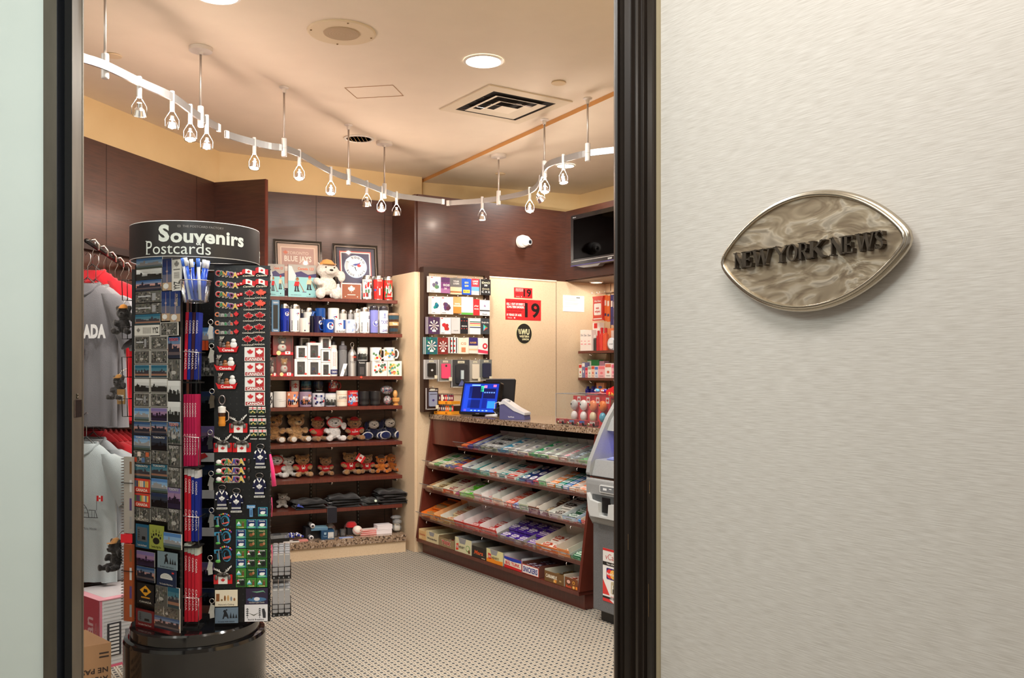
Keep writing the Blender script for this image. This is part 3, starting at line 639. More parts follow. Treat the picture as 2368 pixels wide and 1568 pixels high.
# plush toys -----------------------------------------------------------
FURS={}
def furmat(col):
    k='fur_%d_%d_%d'%col
    if k not in MATS:
        m,nt,b=nodes(k); tc=N(nt,'ShaderNodeTexCoord'); n=N(nt,'ShaderNodeTexNoise',i_Scale=90.,i_Detail=5.); nt.links.new(tc.outputs['Object'],n.inputs['Vector'])
        c2=tuple(int(x*(.72 if min(col)<190 else .86)) for x in col); r=ramp(nt,[(.35,c2),(.62,col)]); nt.links.new(n.outputs['Fac'],r.inputs[0]); nt.links.new(r.outputs[0],b.inputs['Base Color'])
        b.inputs['Roughness'].default_value=1; b.inputs['Sheen Weight'].default_value=.5; b.inputs['Specular IOR Level'].default_value=.15
        bp=N(nt,'ShaderNodeBump'); bp.inputs['Strength'].default_value=.9; bp.inputs['Distance'].default_value=.006; nt.links.new(n.outputs['Fac'],bp.inputs['Height']); nt.links.new(bp.outputs[0],b.inputs['Normal'])
        MATS[k]=m
    return k
TEX=bpy.data.textures.new('tufts','CLOUDS'); TEX.noise_scale=.012
def fuse(o,vox,tuft=.004):
    m=o.modifiers.new('fuse','REMESH'); m.mode='VOXEL'; m.voxel_size=vox; m.use_smooth_shade=True
    if tuft: d=o.modifiers.new('tufts','DISPLACE'); d.texture=TEX; d.strength=tuft; d.mid_level=.5; d.texture_coords='LOCAL'
    return o
def plush(t,H,fur,shirt=None,hood=None,muzzle=None,sole=None,motif=None,ear=.07,arm=0,hat=None,legs=True,headtilt=0,tuft=.005,nose=(24,20,20)):
    fm=furmat(fur); b=B(); s=H
    def E(c,r,bb=b,col=fur,m=fm,seg=14,rg=10): bb.ell([x*s for x in c],[x*s for x in r],col,m,seg,rg)
    E((0,.02,.31),(.2,.16,.25)); E((0,-.03,.70),(.225,.19,.195))
    for q in(-1,1):
        E((q*.175,.0,.875),(ear,ear*.6,ear)); 
        if arm==1 and q==1: E((.27,-.08,.56),(.08,.075,.15))
        else: E((q*.23,-.09,.40),(.075,.12,.10)); E((q*.2,-.19,.35),(.07,.07,.07))
        if legs: E((q*.17,-.2,.10),(.1,.24,.095)); E((q*.19,-.42,.12),(.1,.055,.115))
    fuse(b.build('body',t),max(.006,s*.03),tuft*s/.2)
    b=B(); mz=muzzle or fur; b.ell((0,-.205*s,.655*s),(.1*s,.085*s,.078*s),mz,furmat(mz),12,8); b.build('muzzle',t)
    b=B(); b.ell((0,-.29*s,.69*s),(.04*s,.02*s,.028*s),nose,'gloss',10,6); b.build('nose',t)
    for q in(-1,1): b=B(); b.ell((q*.085*s,-.205*s,.765*s),(.017*s,.012*s,.019*s),(16,12,12),'gloss',8,6); b.build('eye',t)
    if shirt:
        b=B(); b.ell((0,.01*s,.33*s),(.225*s,.195*s,.2*s),shirt,'cloth',16,10)
        for q in(-1,1): b.ell((q*.22*s,-.05*s,.44*s),(.095*s,.12*s,.1*s),shirt,'cloth',12,8)
        o=b.build('shirt',t); fuse(o,max(.006,s*.03),0); o.data.materials.clear(); k='cl_%d_%d_%d'%shirt
        if k not in MATS:
            m,nt,bb=nodes(k); bb.inputs['Base Color'].default_value=srgb(shirt); bb.inputs['Roughness'].default_value=.9; MATS[k]=m
        o.data.materials.append(MATS[k])
        if motif:
            b=B(); b.wrap=.2*s; y=.0
            if motif=='leaf': b.leaf(0,.36*s,.055*s,0,WHT,'cloth')
            elif motif=='Canada': b.text('Canada',0,.36*s,.06*s,0,WHT,.03,w=.2*s,mat='cloth',rot=.12); b.leaf(0,.42*s,.025*s,-.0005,WHT,'cloth')
            b.T=Matrix.Translation((0,-.006*s,0)); bb=B(); bb.wrap=.2*s; b.v=[(x,yy-.012*s,z) for x,yy,z in b.v]; b.build('printed_motif',t)
            if motif=='leaf':
                b=B(); 
                for q in(-1,1): b.tube([(q*.03*s,-.19*s,.48*s),(q*.05*s,-.215*s,.40*s),(q*.03*s,-.225*s,.30*s)],.009*s,(232,224,200),'cloth',6)
                b.build('drawstring',t)
    if hood: b=B(); b.tube([(.21*s*math.cos(a),-.09*s,.71*s+.2*s*math.sin(a)) for a in [PI*2*i/16 for i in range(16)]],.022*s,hood,'cloth',8,True); b.build('hood_trim',t)
    if hat: b=B(); b.lathe([(.0001,.17*s),(.09*s,.14*s),(.15*s,.05*s),(.16*s,0)],hat,'cloth',16,c=(0,0,.83*s)); b.T=Matrix.Translation((0,0,0)); b.ell((0,-.17*s,.85*s),(.14*s,.13*s,.018*s),hat,'cloth',14,6); b.build('cap',t)
    if sole and legs:
        for q in(-1,1): b=B(); b.ell((q*.19*s,-.476*s,.12*s),(.075*s,.012*s,.085*s),sole,furmat(sole),12,6); b.build('sole',t)
def toy(name,zf,x0,x1,yt,yl,zb,label,cat,deg=0,grp=None,yb=None,**k):
    xc,w,z0,h=span(FC,zf,x0,x1,yt,yl,zb,yb); t=thing(name,label,cat,FC@TR(xc,yl,z0+.004,deg)@Matrix.Diagonal((1.42,1.0,1.04,1)),grp); plush(t,h,**k); return t,h
t,h=toy('plush_seal',z6,570,790,365,-.17,z1,'white plush seal pup in a yellow cap on the top shelf','plush toy',10,fur=(238,232,224),muzzle=(240,234,226),ear=.03,arm=1,hat=(226,164,92),tuft=.0,legs=False)
b=B()
for q in(-1,1): b.ell((q*.16*h,-.09*h,.1*h),(.10*h,.10*h,.14*h),(240,234,226),furmat((238,232,224)),14,8)
b.build('flipper',t)
xc,w,z0,h=span(FC,z6,700,760,620,-.17,z1)
t=thing('bird_figurine','small round white figurine with blue cap in front of the seal','figurine',FC@TR(xc,-.17,z1+.003)); b=B(); b.ell((0,0,h*.3),(w*.42,w*.35,h*.3),(236,234,232),'gloss'); b.ell((0,0,h*.72),(w*.4,w*.36,h*.27),(236,234,232),'gloss'); b.build('body',t); b=B(); b.ell((0,-.003,h*.84),(w*.3,w*.3,h*.12),(60,90,160),'gloss'); b.build('cap',t)
xc,w,z0,h=span(FC,z6,763,822,595,-.15,z1); b=B(); b.lathe([(.0001,0),(w*.45,0),(w*.48,h*.1),(w*.48,h*.68),(w*.25,h*.8),(w*.25,h*.98),(.0001,h)],(236,232,226),'plastic',16); tag(b.build('white_bottle',M=FC@TR(xc,-.15,z1+.001)),'plain white bottle between the figurine and the leaf plaque','bottle')
xc,w,z0,h=span(FC,z6,822,1025,590,-.15,z1)
t=thing('leaf_plaque','white framed brown plaque with a pale maple leaf','plaque',FC@TR(xc,-.15,z1+.001)); b=B(); b.box(-w/2,w/2,-.006,.006,0,h,(238,234,228)); b.build('frame',t); b=B(); b.rect(-w/2+.006,w/2-.006,.0,h-.008,-.0065,(142,82,58)); b.leaf(0,h*.62,h*.26,-.007,(238,226,210)); b.rect(-w*.2,w*.2,h*.25,h*.29,-.007,(238,226,210)); b.circ(-w*.3,h*.15,.004,-.007,(238,226,210)); b.circ(w*.3,h*.15,.004,-.007,(238,226,210)); b.build('picture',t)
CP=[RED,(40,110,70),(40,80,160),(230,180,60),WHT]
tg='travel tumblers on the top shelf'
add_vessel('tumbler',z6,1033,1134,515,-.14,z1,'white travel tumbler with red flags and steel lid, top shelf','tumbler',WHT,D_many(D_leaf(RED,0,.82,.3),D_leaf(RED,-.4,.6,.16),D_patch([BLK,RED,(70,110,80)],3)),grp=tg)
add_vessel('tumbler',z6,1128,1160,525,-.09,z1,'dim tumbler standing behind the gap of the top shelf tumblers','tumbler',(120,100,96),grp=tg)
add_vessel('tumbler',z6,1147,1246,520,-.14,z1,'red travel tumbler with white T lettering, top shelf','tumbler',(214,48,44),D_many(D_txt('T',WHT,.38,.34,.9,.06),D_txt('TORONTO',WHT,.8,.06,1.0),D_leaf((60,90,170),-.95,.4,.4)),grp=tg)
add_vessel('tumbler',z6,1251,1341,527,-.14,z1,'red travel tumbler with letters NA, last on the top shelf','tumbler',(214,48,44),D_many(D_txt('NA',WHT,.45,.3,1.6,.06),D_patch([(40,110,70),(232,226,220)],5),lambda d,r,h:d.rect(-r,r,h*.16,h*.18,0,WHT,'gloss')),grp=tg)
# ---- second shelf: tumblers and mugs
g2='tumblers and mugs on the second shelf'
xc,w,z0,h=span(FC,z6,115,193,762,-.22,z2); b=B(); b.box(-w/2,w/2,-.03,.03,0,h,(84,120,150)); b.rect(-w*.3,w*.3,h*.1,h*.85,-.0305,(30,36,44),'gloss'); b.text('TORONTO',0,h*.92,.012,-.031,WHT,.02,w=w*.7); b.text('Toronto',0,h*.05,.01,-.031,WHT,.02,w=w*.6); tag(b.build('tall_gift_box',M=FC@TR(xc,-.22,z2+.001)),'tall slate-blue window box, first on the second shelf','gift box')
add_vessel('tumbler',z6,206,302,802,-.2,z2,'royal blue travel tumbler with round bird emblem','tumbler',(20,44,150),D_dots(D_bird(.5,.66,.4)),grp=g2)
add_vessel('tumbler',z6,302,412,806,-.2,z2,'white travel tumbler with bird emblem beside the royal blue one','tumbler',WHT,D_dots(D_bird(.5,.66,.3)),grp=g2)
add_vessel('tumbler',z6,412,442,855,-.12,z2,'thin dark tumbler behind the white baseball mug','tumbler',(40,42,60),grp=g2)
add_vessel('tumbler',z6,440,548,842,-.12,z2,'white travel tumbler half hidden behind the navy mugs','tumbler',(226,226,222),D_bird(.5,.7,.4),grp=g2)
add_vessel('mug',z6,405,506,942,-.24,z2,'white mug with baseball stitching print','mug',(236,230,220),D_many(lambda d,r,h:[d.rect(-.1*r,-.08*r,h*.1,h*.9,0,(200,90,80),'gloss'),d.rect(-.3*r,-.06*r,h*.08,h*.18,-.0003,(60,50,80),'gloss')],D_bird(.5,.6,.75)),grp=g2,hand=0)
add_vessel('mug',z6,508,556,920,-.2,z2,'black mug left of the navy mug','mug',(20,20,36),grp=g2,hand=0)
add_vessel('mug',z6,545,632,922,-.22,z2,'dark navy mug with bird emblem','mug',(26,26,66),D_bird(.5,.62,.45),grp=g2,hand=0)
add_vessel('mug',z6,562,664,842,-.16,z2,'blue mug with bird emblem in the rear upper row','mug',(22,74,150),D_bird(.6,.5,.5),yb=955,grp=g2,hand=PI)
add_vessel('mug',z6,690,802,842,-.16,z2,'white mug with bird emblem in the rear upper row','mug',WHT,D_many(D_bird(.6,.62,0),D_txt('BLUE JAYS',RED,.12,.12,1.4)),yb=955,grp=g2,hand=0)
for k in((562,664,'rear blue mug'),(690,802,'rear white mug')):
    xc,w,z0,h=span(FC,z6,k[0],k[1],955,-.16,z2); b=B(); b.box(-w*.48,w*.48,-.035,.035,0,h-.001,(60,60,70)); tag(b.build('mug_carton',M=FC@TR(xc,-.16,z2+.001)),f'grey carton carrying the {k[2]}','carton')
add_vessel('mug',z6,636,748,955,-.25,z2,'blue mug with large bird emblem at the front edge','mug',(20,70,158),D_bird(.68,.52,.25),grp=g2,hand=PI*.98)
add_vessel('mug',z6,752,866,957,-.25,z2,'white and blue mug with bird emblem and red lettering','mug',WHT,D_many(lambda d,r,h:d.rect(.4*r,1.2*r,h*.3,h*.96,0,(24,74,160),'gloss'),D_bird(.55,.62,-.3),D_txt('GO BLUE JAYS',NAVY,.12,.13,1.7)),grp=g2,hand=0)
add_vessel('mug',z6,866,968,957,-.25,z2,'white mug with faded blue wash print','mug',(214,220,232),D_patch([(170,186,220),(190,204,228),(150,172,214)],8),grp=g2,hand=.2)
add_vessel('tumbler',z6,800,882,857,-.12,z2,'steel-lidded tumbler with navy leaf, rear row','tumbler',(206,204,200),D_leaf(NAVY,.1,.5,.5),grp=g2)
add_vessel('tumbler',z6,890,950,862,-.12,z2,'grey tumbler with navy leaf behind the faded mug','tumbler',(170,170,172),D_leaf((90,96,120),0,.5,.4),grp=g2)
add_vessel('tumbler',z6,950,1010,850,-.2,z2,'pale narrow tumbler left of the tall white tumbler','tumbler',(196,196,196),D_dots(D_leaf((120,120,130),.2,.7,.3)),grp=g2)
add_vessel('tumbler',z6,1005,1112,836,-.22,z2,'tall white tumbler with navy leaf at its right side','tumbler',WHT,D_dots(D_leaf(NAVY,.75,.62,.45)),grp=g2)
add_vessel('tumbler',z6,1112,1196,818,-.22,z2,'periwinkle tumbler with swirls and round leaf emblem','tumbler',(120,124,190),D_many(lambda d,r,h:[d.circ(-.1*r,h*.8,r*.5,0,(150,156,214),'gloss'),d.circ(-.1*r,h*.8,r*.3,-.0002,(110,114,184),'gloss'),d.circ(.25*r,h*.38,r*.75,-.0004,(226,228,240),'gloss'),d.circ(.25*r,h*.38,r*.66,-.0006,(60,64,140),'gloss')],D_leaf((226,228,240),.3,.4,.45)),lid=(40,36,44),lidm='gloss',grp=g2)
add_vessel('tumbler',z6,1204,1296,822,-.22,z2,'clear-white tumbler with large blue leaf and lettering','tumbler',(226,226,232),D_many(lambda d,r,h:d.leaf(.0,h*.62,r*.8,0,(56,64,150),'gloss'),D_txt('TORONTO',(44,52,140),.42,.12,1.6,.04,bg=(226,226,232)),D_txt('LEAFS',(44,52,140),.12,.07,1.2,.03)),lid=(50,46,52),lidm='gloss',grp=g2)
xc,w,z0,h=span(FC,z6,1082,1292,800,-.1,z2); b=B(); b.box(-w/2,w/2,-.02,.02,0,h,(196,190,180)); b.rect(-w*.47,w*.47,h*.06,h*.95,-.0205,(230,226,218)); tag(b.build('white_gift_carton',M=FC@TR(xc,-.1,z2+.001)),'white carton behind the leaf tumblers on the second shelf','carton')
xc,w,z0,h=span(FC,z6,1294,1410,893,-.22,z2); t=thing('paper_cup','brown and teal banded paper-style cup at the right end','cup',FC@TR(xc,-.22,z2+.001)); b=B(); r=w*.48
b.lathe([(.0001,0),(r*.74,0),(r*.77,h*.12,(40,60,72)),(r*.81,h*.28,(70,44,30)),(r*.84,h*.4,(196,160,110)),(r*.89,h*.58,(70,44,30)),(r*.92,h*.7,(44,70,84)),(r*.97,h*.88,(64,44,32)),(r*.98,h*.9)],(64,44,32),'gloss',22); b.build('body',t)
b=B(); b.lathe([(r,h*.89),(r*1.02,h*.93),(r*.92,h*.95),(r*.9,h),(.0001,h*.99)],(150,124,100),'plastic',22); b.build('lid',t); b=B(); b.wrap=r*.88; b.text('Toronto',0,h*.49,h*.1,-.001,WHT,.02,w=r*.9); b.build('printed_motif',t)
# ---- third shelf
def window_box(x0,x1,yt,yb,yl,label,zb=None,toycol=(60,120,70)):
    xc,w,z0,h=span(FC,z6,x0,x1,yt,yl,zb,yb); h-=.0015; t=thing('window_box',label,'gift box',FC@TR(xc,yl,z0+.0005),'white window boxes on the third shelf')
    b=B(); d=.03
    for q in((-w/2,w/2,-d,d,0,h*.1),(-w/2,w/2,-d,d,h*.85,h),(-w/2,-w*.3,-d,d,h*.1,h*.85),(w*.3,w/2,-d,d,h*.1,h*.85),(-w*.3,w*.3,d-.003,d,h*.1,h*.85)): b.box(*q,(238,234,230))
    b.leaf(w*.36,h*.13,w*.13,-d-.0005,(214,60,50)); b.text('TORONTO',0,h*.92,h*.045,-d-.0004,(120,110,110),.0,w=w*.35); b.build('carton',t)
    b=B(); b.rrect(-w*.3,w*.3,h*.1,h*.85,.004,-d+.001,-d+.0015,(60,56,60),'cleardark'); b.build('window',t)
    b=B(); b.lathe([(.0001,0),(w*.2,0),(w*.2,h*.12),(w*.12,h*.16),(.0001,h*.16)],(70,60,60),'gloss',14,c=(0,0,h*.1)); b.ell((0,0,h*.42),(w*.15,.014,h*.14),toycol,'gloss'); b.ell((w*.03,-.01,h*.3),(w*.1,.01,h*.06),RED,'gloss',8,6); b.ell((0,-.003,h*.58),(w*.08,.01,h*.06),(226,214,196),'gloss',8,6); b.build('figurine',t)
for a in((405,498,1137,1222,-.1,'small white window box at the back of the third shelf',None,(90,90,90)),(345,474,1350,1505,-.22,'large white window box at lower left of the box stack',z3,(60,130,120)),(476,610,1357,1505,-.22,'large white window box at bottom centre of the box stack',z3,(40,100,180)),(614,705,1386,1510,-.22,'narrow white window box at the bottom of the right stack',z3,(120,70,90)),
 (362,471,1219,1349,-.22,'white window box upper left with green figurine',None,(60,110,80)),(476,608,1187,1355,-.22,'tall white window box with red top ribbon, upper centre',None,(60,130,80)),(614,705,1258,1384,-.22,'narrow white window box in the middle of the right stack',None,(70,130,110)),(607,710,1130,1256,-.22,'white window box at the very top of the right stack',None,(196,80,60))):
    window_box(a[0],a[1],a[2],a[3],a[4],a[5],a[6],a[7])
xc,w,z0,h=span(FC,z6,405,498,1222,-.1,z3); b=B(); b.box(-w/2,w/2,-.03,.03,0,h-.001,(60,52,52)); tag(b.build('dark_carton',M=FC@TR(xc,-.1,z3+.001)),'dark carton under the rear window box','carton')
xc,w,z0,h=span(FC,z6,505,570,1176,-.22,None,1188); b=B(); b.ell((0,0,h*.5),(w/2,.012,h*.5),(226,60,50),'cloth'); tag(b.build('red_bow',M=FC@TR(xc,-.22,z0+.001)),'small red bow on top of the centre window box','bow')
def red_box(x0,x1,yt,yb,yl,label,bearcol,zb=None):
    xc,w,z0,h=span(FC,z6,x0,x1,yt,yl,zb,yb); h-=.002; t=thing('toy_box',label,'boxed toy',FC@TR(xc,yl,z0+.0005),'red acetate boxes with little bears'); d=.04
    b=B(); b.box(-w/2,w/2,-d,d,0,h*.05,(150,24,30)); b.box(-w/2,w/2,d-.003,d,h*.05,h,(170,26,34)); b.box(-w/2,-w/2+.002,-d,d-.003,h*.05,h,(150,26,32)); b.box(w/2-.002,w/2,-d,d-.003,h*.05,h,(150,26,32)); b.leaf(0,h*.9,w*.1,d-.0035,WHT); b.box(-w*.2,w*.5,-d-.001,-d,0,h*.14,(196,44,50)); b.rect(w*.1,w*.35,h*.04,h*.18,-d-.0015,WHT); b.leaf(w*.22,h*.11,w*.06,-d-.002,RED); b.circ(-w*.22,h*.1,w*.12,-d-.002,(240,214,150),n=8); b.build('backing_card',t)
    b=B(); b.ell((0,0,h*.68),(w*.2,.03,h*.17),bearcol,'cloth'); b.ell((0,0,h*.36),(w*.22,.03,h*.2),(232,224,214),'cloth'); 
    for q in(-1,1): b.ell((q*w*.15,0,h*.82),(w*.06,.012,h*.06),bearcol,'cloth',8,6)
    b.ell((0,-.028,h*.63),(w*.08,.01,h*.06),(226,200,170),'cloth',8,6); b.leaf(0,h*.4,w*.06,-.033,RED); b.build('bear',t)
    b=B(); b.rect(-w/2,w/2,h*.05,h,-d,WHT,'clear'); b.build('window',t)
red_box(165,330,1315,1505,-.22,'red toy box with golden bear, lower right of three',(190,134,70),z3)
red_box(88,164,1330,1505,-.22,'red toy box cut by the souvenir stand, lower left',(60,40,40),z3)
red_box(125,328,1106,1313,-.22,'red toy box with panda bear, on top of the others',(40,34,36))
xc,w,z0,h=span(FC,z6,708,785,1155,-.22,z3)
t=thing('sports_bottle','white sports bottle with red baseball stitching','bottle',FC@TR(xc,-.22,z3+.001)); r=w/2; b=B(); b.lathe([(.0001,0),(r*.94,0),(r,h*.02),(r,h*.66),(r*.85,h*.72),(r*.8,h*.76)],(240,236,230),'gloss',22); b.build('body',t)
b=B(); b.lathe([(r*.8,h*.75),(r*.84,h*.77),(r*.84,h*.84),(.0001,h*.85)],(226,222,216),'plastic',18); b.lathe([(r*.6,h*.84),(r*.5,h*.93),(r*.2,h*.97),(.0001,h)],(50,46,46),'plastic',14); b.build('cap',t)
b=B(); b.wrap=r+.0006
for k in range(10): 
    z=h*(.27+.04*k); b.pl([(-r*.45,z),(-r*.1,z+h*.02),(-r*.1,z+h*.03),(-r*.45,z+h*.012)],0,RED); b.pl([(r*.35,z),(0,z+h*.02),(0,z+h*.03),(r*.35,z+h*.012)],0,RED)
b.rect(-r*1.1,r*1.1,h*.05,h*.18,0,(50,56,110)); b.text('TORONTO',0,h*.115,h*.06,-.0005,WHT,.03,w=r*1.5); b.build('printed_motif',t)
xc,w,z0,h=span(FC,z6,797,882,1172,-.2,z3)
t=thing('clear_bottle','smoky clear drinking bottle with grey lid','bottle',FC@TR(xc,-.2,z3+.001)); r=w/2; b=B(); b.lathe([(.0001,0),(r*.9,0),(r,h*.03),(r*.95,h*.35),(r,h*.72),(r*.8,h*.78)],(140,136,140),'bag',22); b.build('body',t)
b=B(); b.lathe([(r*.95,h*.76),(r*.95,h*.86),(r*.6,h*.88),(.0001,h*.89)],(110,108,112),'plastic',18); b.lathe([(r*.45,h*.88),(r*.35,h*.99),(.0001,h)],(150,148,152),'plastic',14); b.build('cap',t)
b=B(); b.lathe([(.0001,h*.05),(r*.3,h*.05),(r*.3,h*.7),(.0001,h*.7)],(50,44,46),'gloss',12); b.build('filter_core',t)
xc,w,z0,h=span(FC,z6,890,976,1235,-.21,z3)
t=thing('steel_bottle','brushed steel bottle with carabiner loop','bottle',FC@TR(xc,-.21,z3+.001)); r=w/2; b=B(); b.lathe([(.0001,0),(r,0),(r,h*.72),(r*.9,h*.82),(r*.4,h*.93),(r*.38,h*.95)],(200,198,194),'satin',24); b.build('body',t); b=B(); b.lathe([(r*.45,h*.94),(r*.45,h*1.02),(.0001,h*1.03)],(190,188,184),'steel',16); b.tube([(.012*math.cos(a),0,h*1.09+.018*math.sin(a)) for a in [2*PI*i/12 for i in range(12)]],.003,(206,204,200),'steel',6,True); b.build('cap',t); b=B(); b.wrap=r+.0005; b.rect(r*.1,r*.9,h*.52,h*.74,0,(60,44,44)); b.text('NEW',r*.5,h*.66,h*.06,-.0005,(226,80,50),.03); b.text('TOR',-r*.1,h*.48,h*.07,-.0003,(90,88,88),.01); b.build('printed_motif',t)
xc,w,z0,h=span(FC,z6,815,870,1400,-.27,z3); b=B(); b.add([(-w*.7,-.02,0),(-w*.1,-.02,0),(w*.8,.0,h),(w*.1,.0,h),(-w*.7,-.017,0),(-w*.1,-.017,0),(w*.8,.003,h),(w*.1,.003,h)],[(0,1,2,3),(5,4,7,6),(0,4,5,1),(1,5,6,2),(3,2,6,7),(0,3,7,4)],(236,234,230)); b.rect(0,w*.2,h*.4,h*.6,-.03,(160,156,150)); tag(b.build('price_card',M=FC@TR(xc,-.27,z3+.001)),'slim white card leaning against the smoky bottle','card')
def carton(zf,x0,x1,yt,yl,zb,label,cat,col,dec=None,d=.035,name='printed_gift_box',grp=None,yb=None,F=None):
    F=F or FC
    xc,w,z0,h=span(F,zf,x0,x1,yt,yl,zb,yb); b=B(); b.box(-w/2,w/2,-d,d,0,h,col)
    if dec: dec(b,w,h,-d-.0006)
    return tag(b.build(name,M=F@TR(xc,yl,z0+.0008)),label,cat,grp)
def dp(cols,seed,n=18):
    def f(b,w,h,y):
        q=random.Random(seed)
        for i in range(n): x=(-.45+.75*q.random())*w; z=(.08+.65*q.random())*h; b.rect(x,x+w*.13,z,z+h*.14,y-.00005*i,q.choice(cols))
    return f
carton(z6,982,1055,1372,-.22,z3,'black gift box with silver lettering under the photo mug','gift box',(34,32,32),lambda b,w,h,y:[b.text('Toronto',0,h*.88,h*.1,y,WHT,.0,w=w*.8),b.rect(-w*.3,w*.3,h*.1,h*.6,y,(70,66,66))])
xc,w,z0,h=span(FC,z6,1053,1116,1385,-.22,z3); b=B(); b.lathe([(.0001,0),(w*.46,0),(w*.48,h*.4),(w*.48,h),(.0001,h)],(206,200,194),'satin',20); tag(b.build('steel_cup',M=FC@TR(xc,-.22,z3+.001)),'steel cup between the black and white gift boxes','cup')
carton(z6,1122,1272,1375,-.22,z3,'white gift box with small drawings and red leaf','gift box',(238,234,226),lambda b,w,h,y:[dp([BLK,RED,(80,110,90),(200,170,120)],2)(b,w,h,y),b.text('CANADA',-w*.1,h*.92,h*.09,y-.001,(120,110,104),.0,w=w*.4),b.leaf(w*.2,h*.92,w*.05,y-.001,RED)])
carton(z6,1277,1418,1373,-.22,z3,'colourful cartoon-map gift box at the shelf end','gift box',(234,228,214),dp([(230,160,70),(70,140,150),(90,150,90),(220,90,70),(240,220,150)],4,30))
g3='mugs standing on boxes, third shelf'
add_vessel('mug',z6,985,1088,1236,-.22,None,'mug with black-and-white city photo on a black box','mug',(180,180,180),D_scene('bw',5),yb=1371,grp=g3,hand=0)
add_vessel('mug',z6,1113,1228,1237,-.22,None,'white mug with small drawings, handle to the right','mug',WHT,D_patch([BLK,RED,(90,130,90),(220,190,120)],6),yb=1374,grp=g3,hand=-.1)
add_vessel('mug',z6,1250,1362,1237,-.22,None,'white mug with cartoon map, last on the third shelf','mug',WHT,D_patch([(230,160,70),(70,140,180),(90,150,90),(220,90,70)],7),yb=1371,grp=g3,hand=-.15)
xc,w,z0,h=span(FC,z6,995,1052,1497,-.3,z3,1525); b=B(); b.leaf(0,0,.012,0,(226,80,60)); b.prism([(x*.011,z*.011) for x,z in LEAF][::-1],.0005,.002,(226,80,60)); tag(b.build('leaf_tag',M=FC@TR(xc,-.304,z3-.008)),'red paper leaf tag hanging on the third shelf edge','tag')
# ---- fourth shelf: mugs in two rows
g4='mugs on the fourth shelf'
for (x0,x1,yt,lb,col,dec,hand) in ((258,346,150,'white mug with red maple leaf in the rear row',WHT,D_many(D_leaf(RED,0,.5,.7),lambda d,r,h:[d.rect(-1.3*r,-.85*r,0,h*.98,0,RED,'gloss'),d.rect(.85*r,1.3*r,0,h*.98,0,RED,'gloss')]),0),(357,446,152,'slate blue mug in the rear row',(56,76,96),D_scene('teal',3),0),(460,552,154,'mug with dark city photo and lettering in the rear row',(60,60,72),D_many(D_scene('dark',4),D_txt('TORONTO',WHT,.1,.1,1.2)),0),(592,676,152,'red mug with picture letters in the rear row',(176,40,40),D_many(D_patch([(230,220,210),(90,120,160),(210,90,80)],9),D_txt('CAN',(236,230,220),.5,.3,1.2,.05)),-.1)):
    xc,w,z0,h=span(FC,z7,x0,x1,248,-.13,z4); b=B(); b.box(-w*.5,w*.5,-.035,.035,0,h,(36,26,24)); tag(b.build('mug_carton',M=FC@TR(xc,-.13,z4+.0008)),'dark carton under the '+lb.replace(' in the rear row',''),'carton','cartons raising the rear mugs')
    add_vessel('mug',z7,x0,x1,yt,-.13,z4+h+.001,lb,'mug',col,dec,grp=g4,hand=hand)
for (x0,x1,yt,lb,col,dec) in ((72,114,253,'black-and-white mug cut by the souvenir stand',(226,224,220),D_patch([BLK,BLK,(240,240,240)],11)),(120,231,246,'white mug with fine pencil lines',(222,218,212),lambda d,r,h:[d.rect(-.6*r,.1*r,h*.5,h*.51,0,(150,146,140),'gloss'),d.rect(-.3*r,.5*r,h*.38,h*.39,0,(150,146,140),'gloss'),d.rect(.72*r,.8*r,h*.4,h*.44,0,BLK,'gloss')]),(234,338,247,'sunset mug with black lettering, left of its twin',(210,140,110),D_many(D_patch([(230,120,50),(90,120,190),(200,60,50),(240,220,200)],12),D_txt('nad',BLK,.38,.4,2.1,.06))),(343,450,248,'blue picture mug with black lettering',(150,130,150),D_many(D_patch([(60,80,170),(230,220,220),(190,120,80),(60,50,100)],13),D_txt('ana',BLK,.38,.4,2.0,.06))),(455,562,260,'mug with blue and red skyscraper collage',(206,206,214),D_patch([(50,60,120),(200,60,60),(160,170,190),(36,36,60)],14)),(566,660,262,'pale mug with grey skyline',(196,196,210),D_scene('bw',15)),(662,758,238,'cream coffee mug with ruled lettering',(232,222,204),D_many(D_txt('COFFEE',(90,96,110),.55,.14,1.5),lambda d,r,h:[d.rect(-1.2*r,1.2*r,h*z,h*(z+.015),0,(214,150,110),'gloss') for z in(.75,.4,.3)])),(758,850,237,'red mug with white band lettering',(196,40,44),D_many(D_txt('CANADA',(236,230,224),.85,.07,1.5),D_txt('ORO',(240,236,230),.45,.34,1.9,.05),D_patch([(90,130,190)],16))),(855,948,244,'matt black cup, left of two',(34,33,34),None),(952,1044,242,'matt black cup, right of two',(36,34,35),None)):
    add_vessel('mug',z7,x0,x1,yt,-.24,z4,lb,'mug',col,dec,grp=g4,hand=(0 if 'matt' not in lb else 0),taper=(.2 if 'matt' in lb else 0),m=('gloss' if 'matt' not in lb else 'plastic'),inner=((40,40,40) if 'matt' in lb else (238,236,230)))
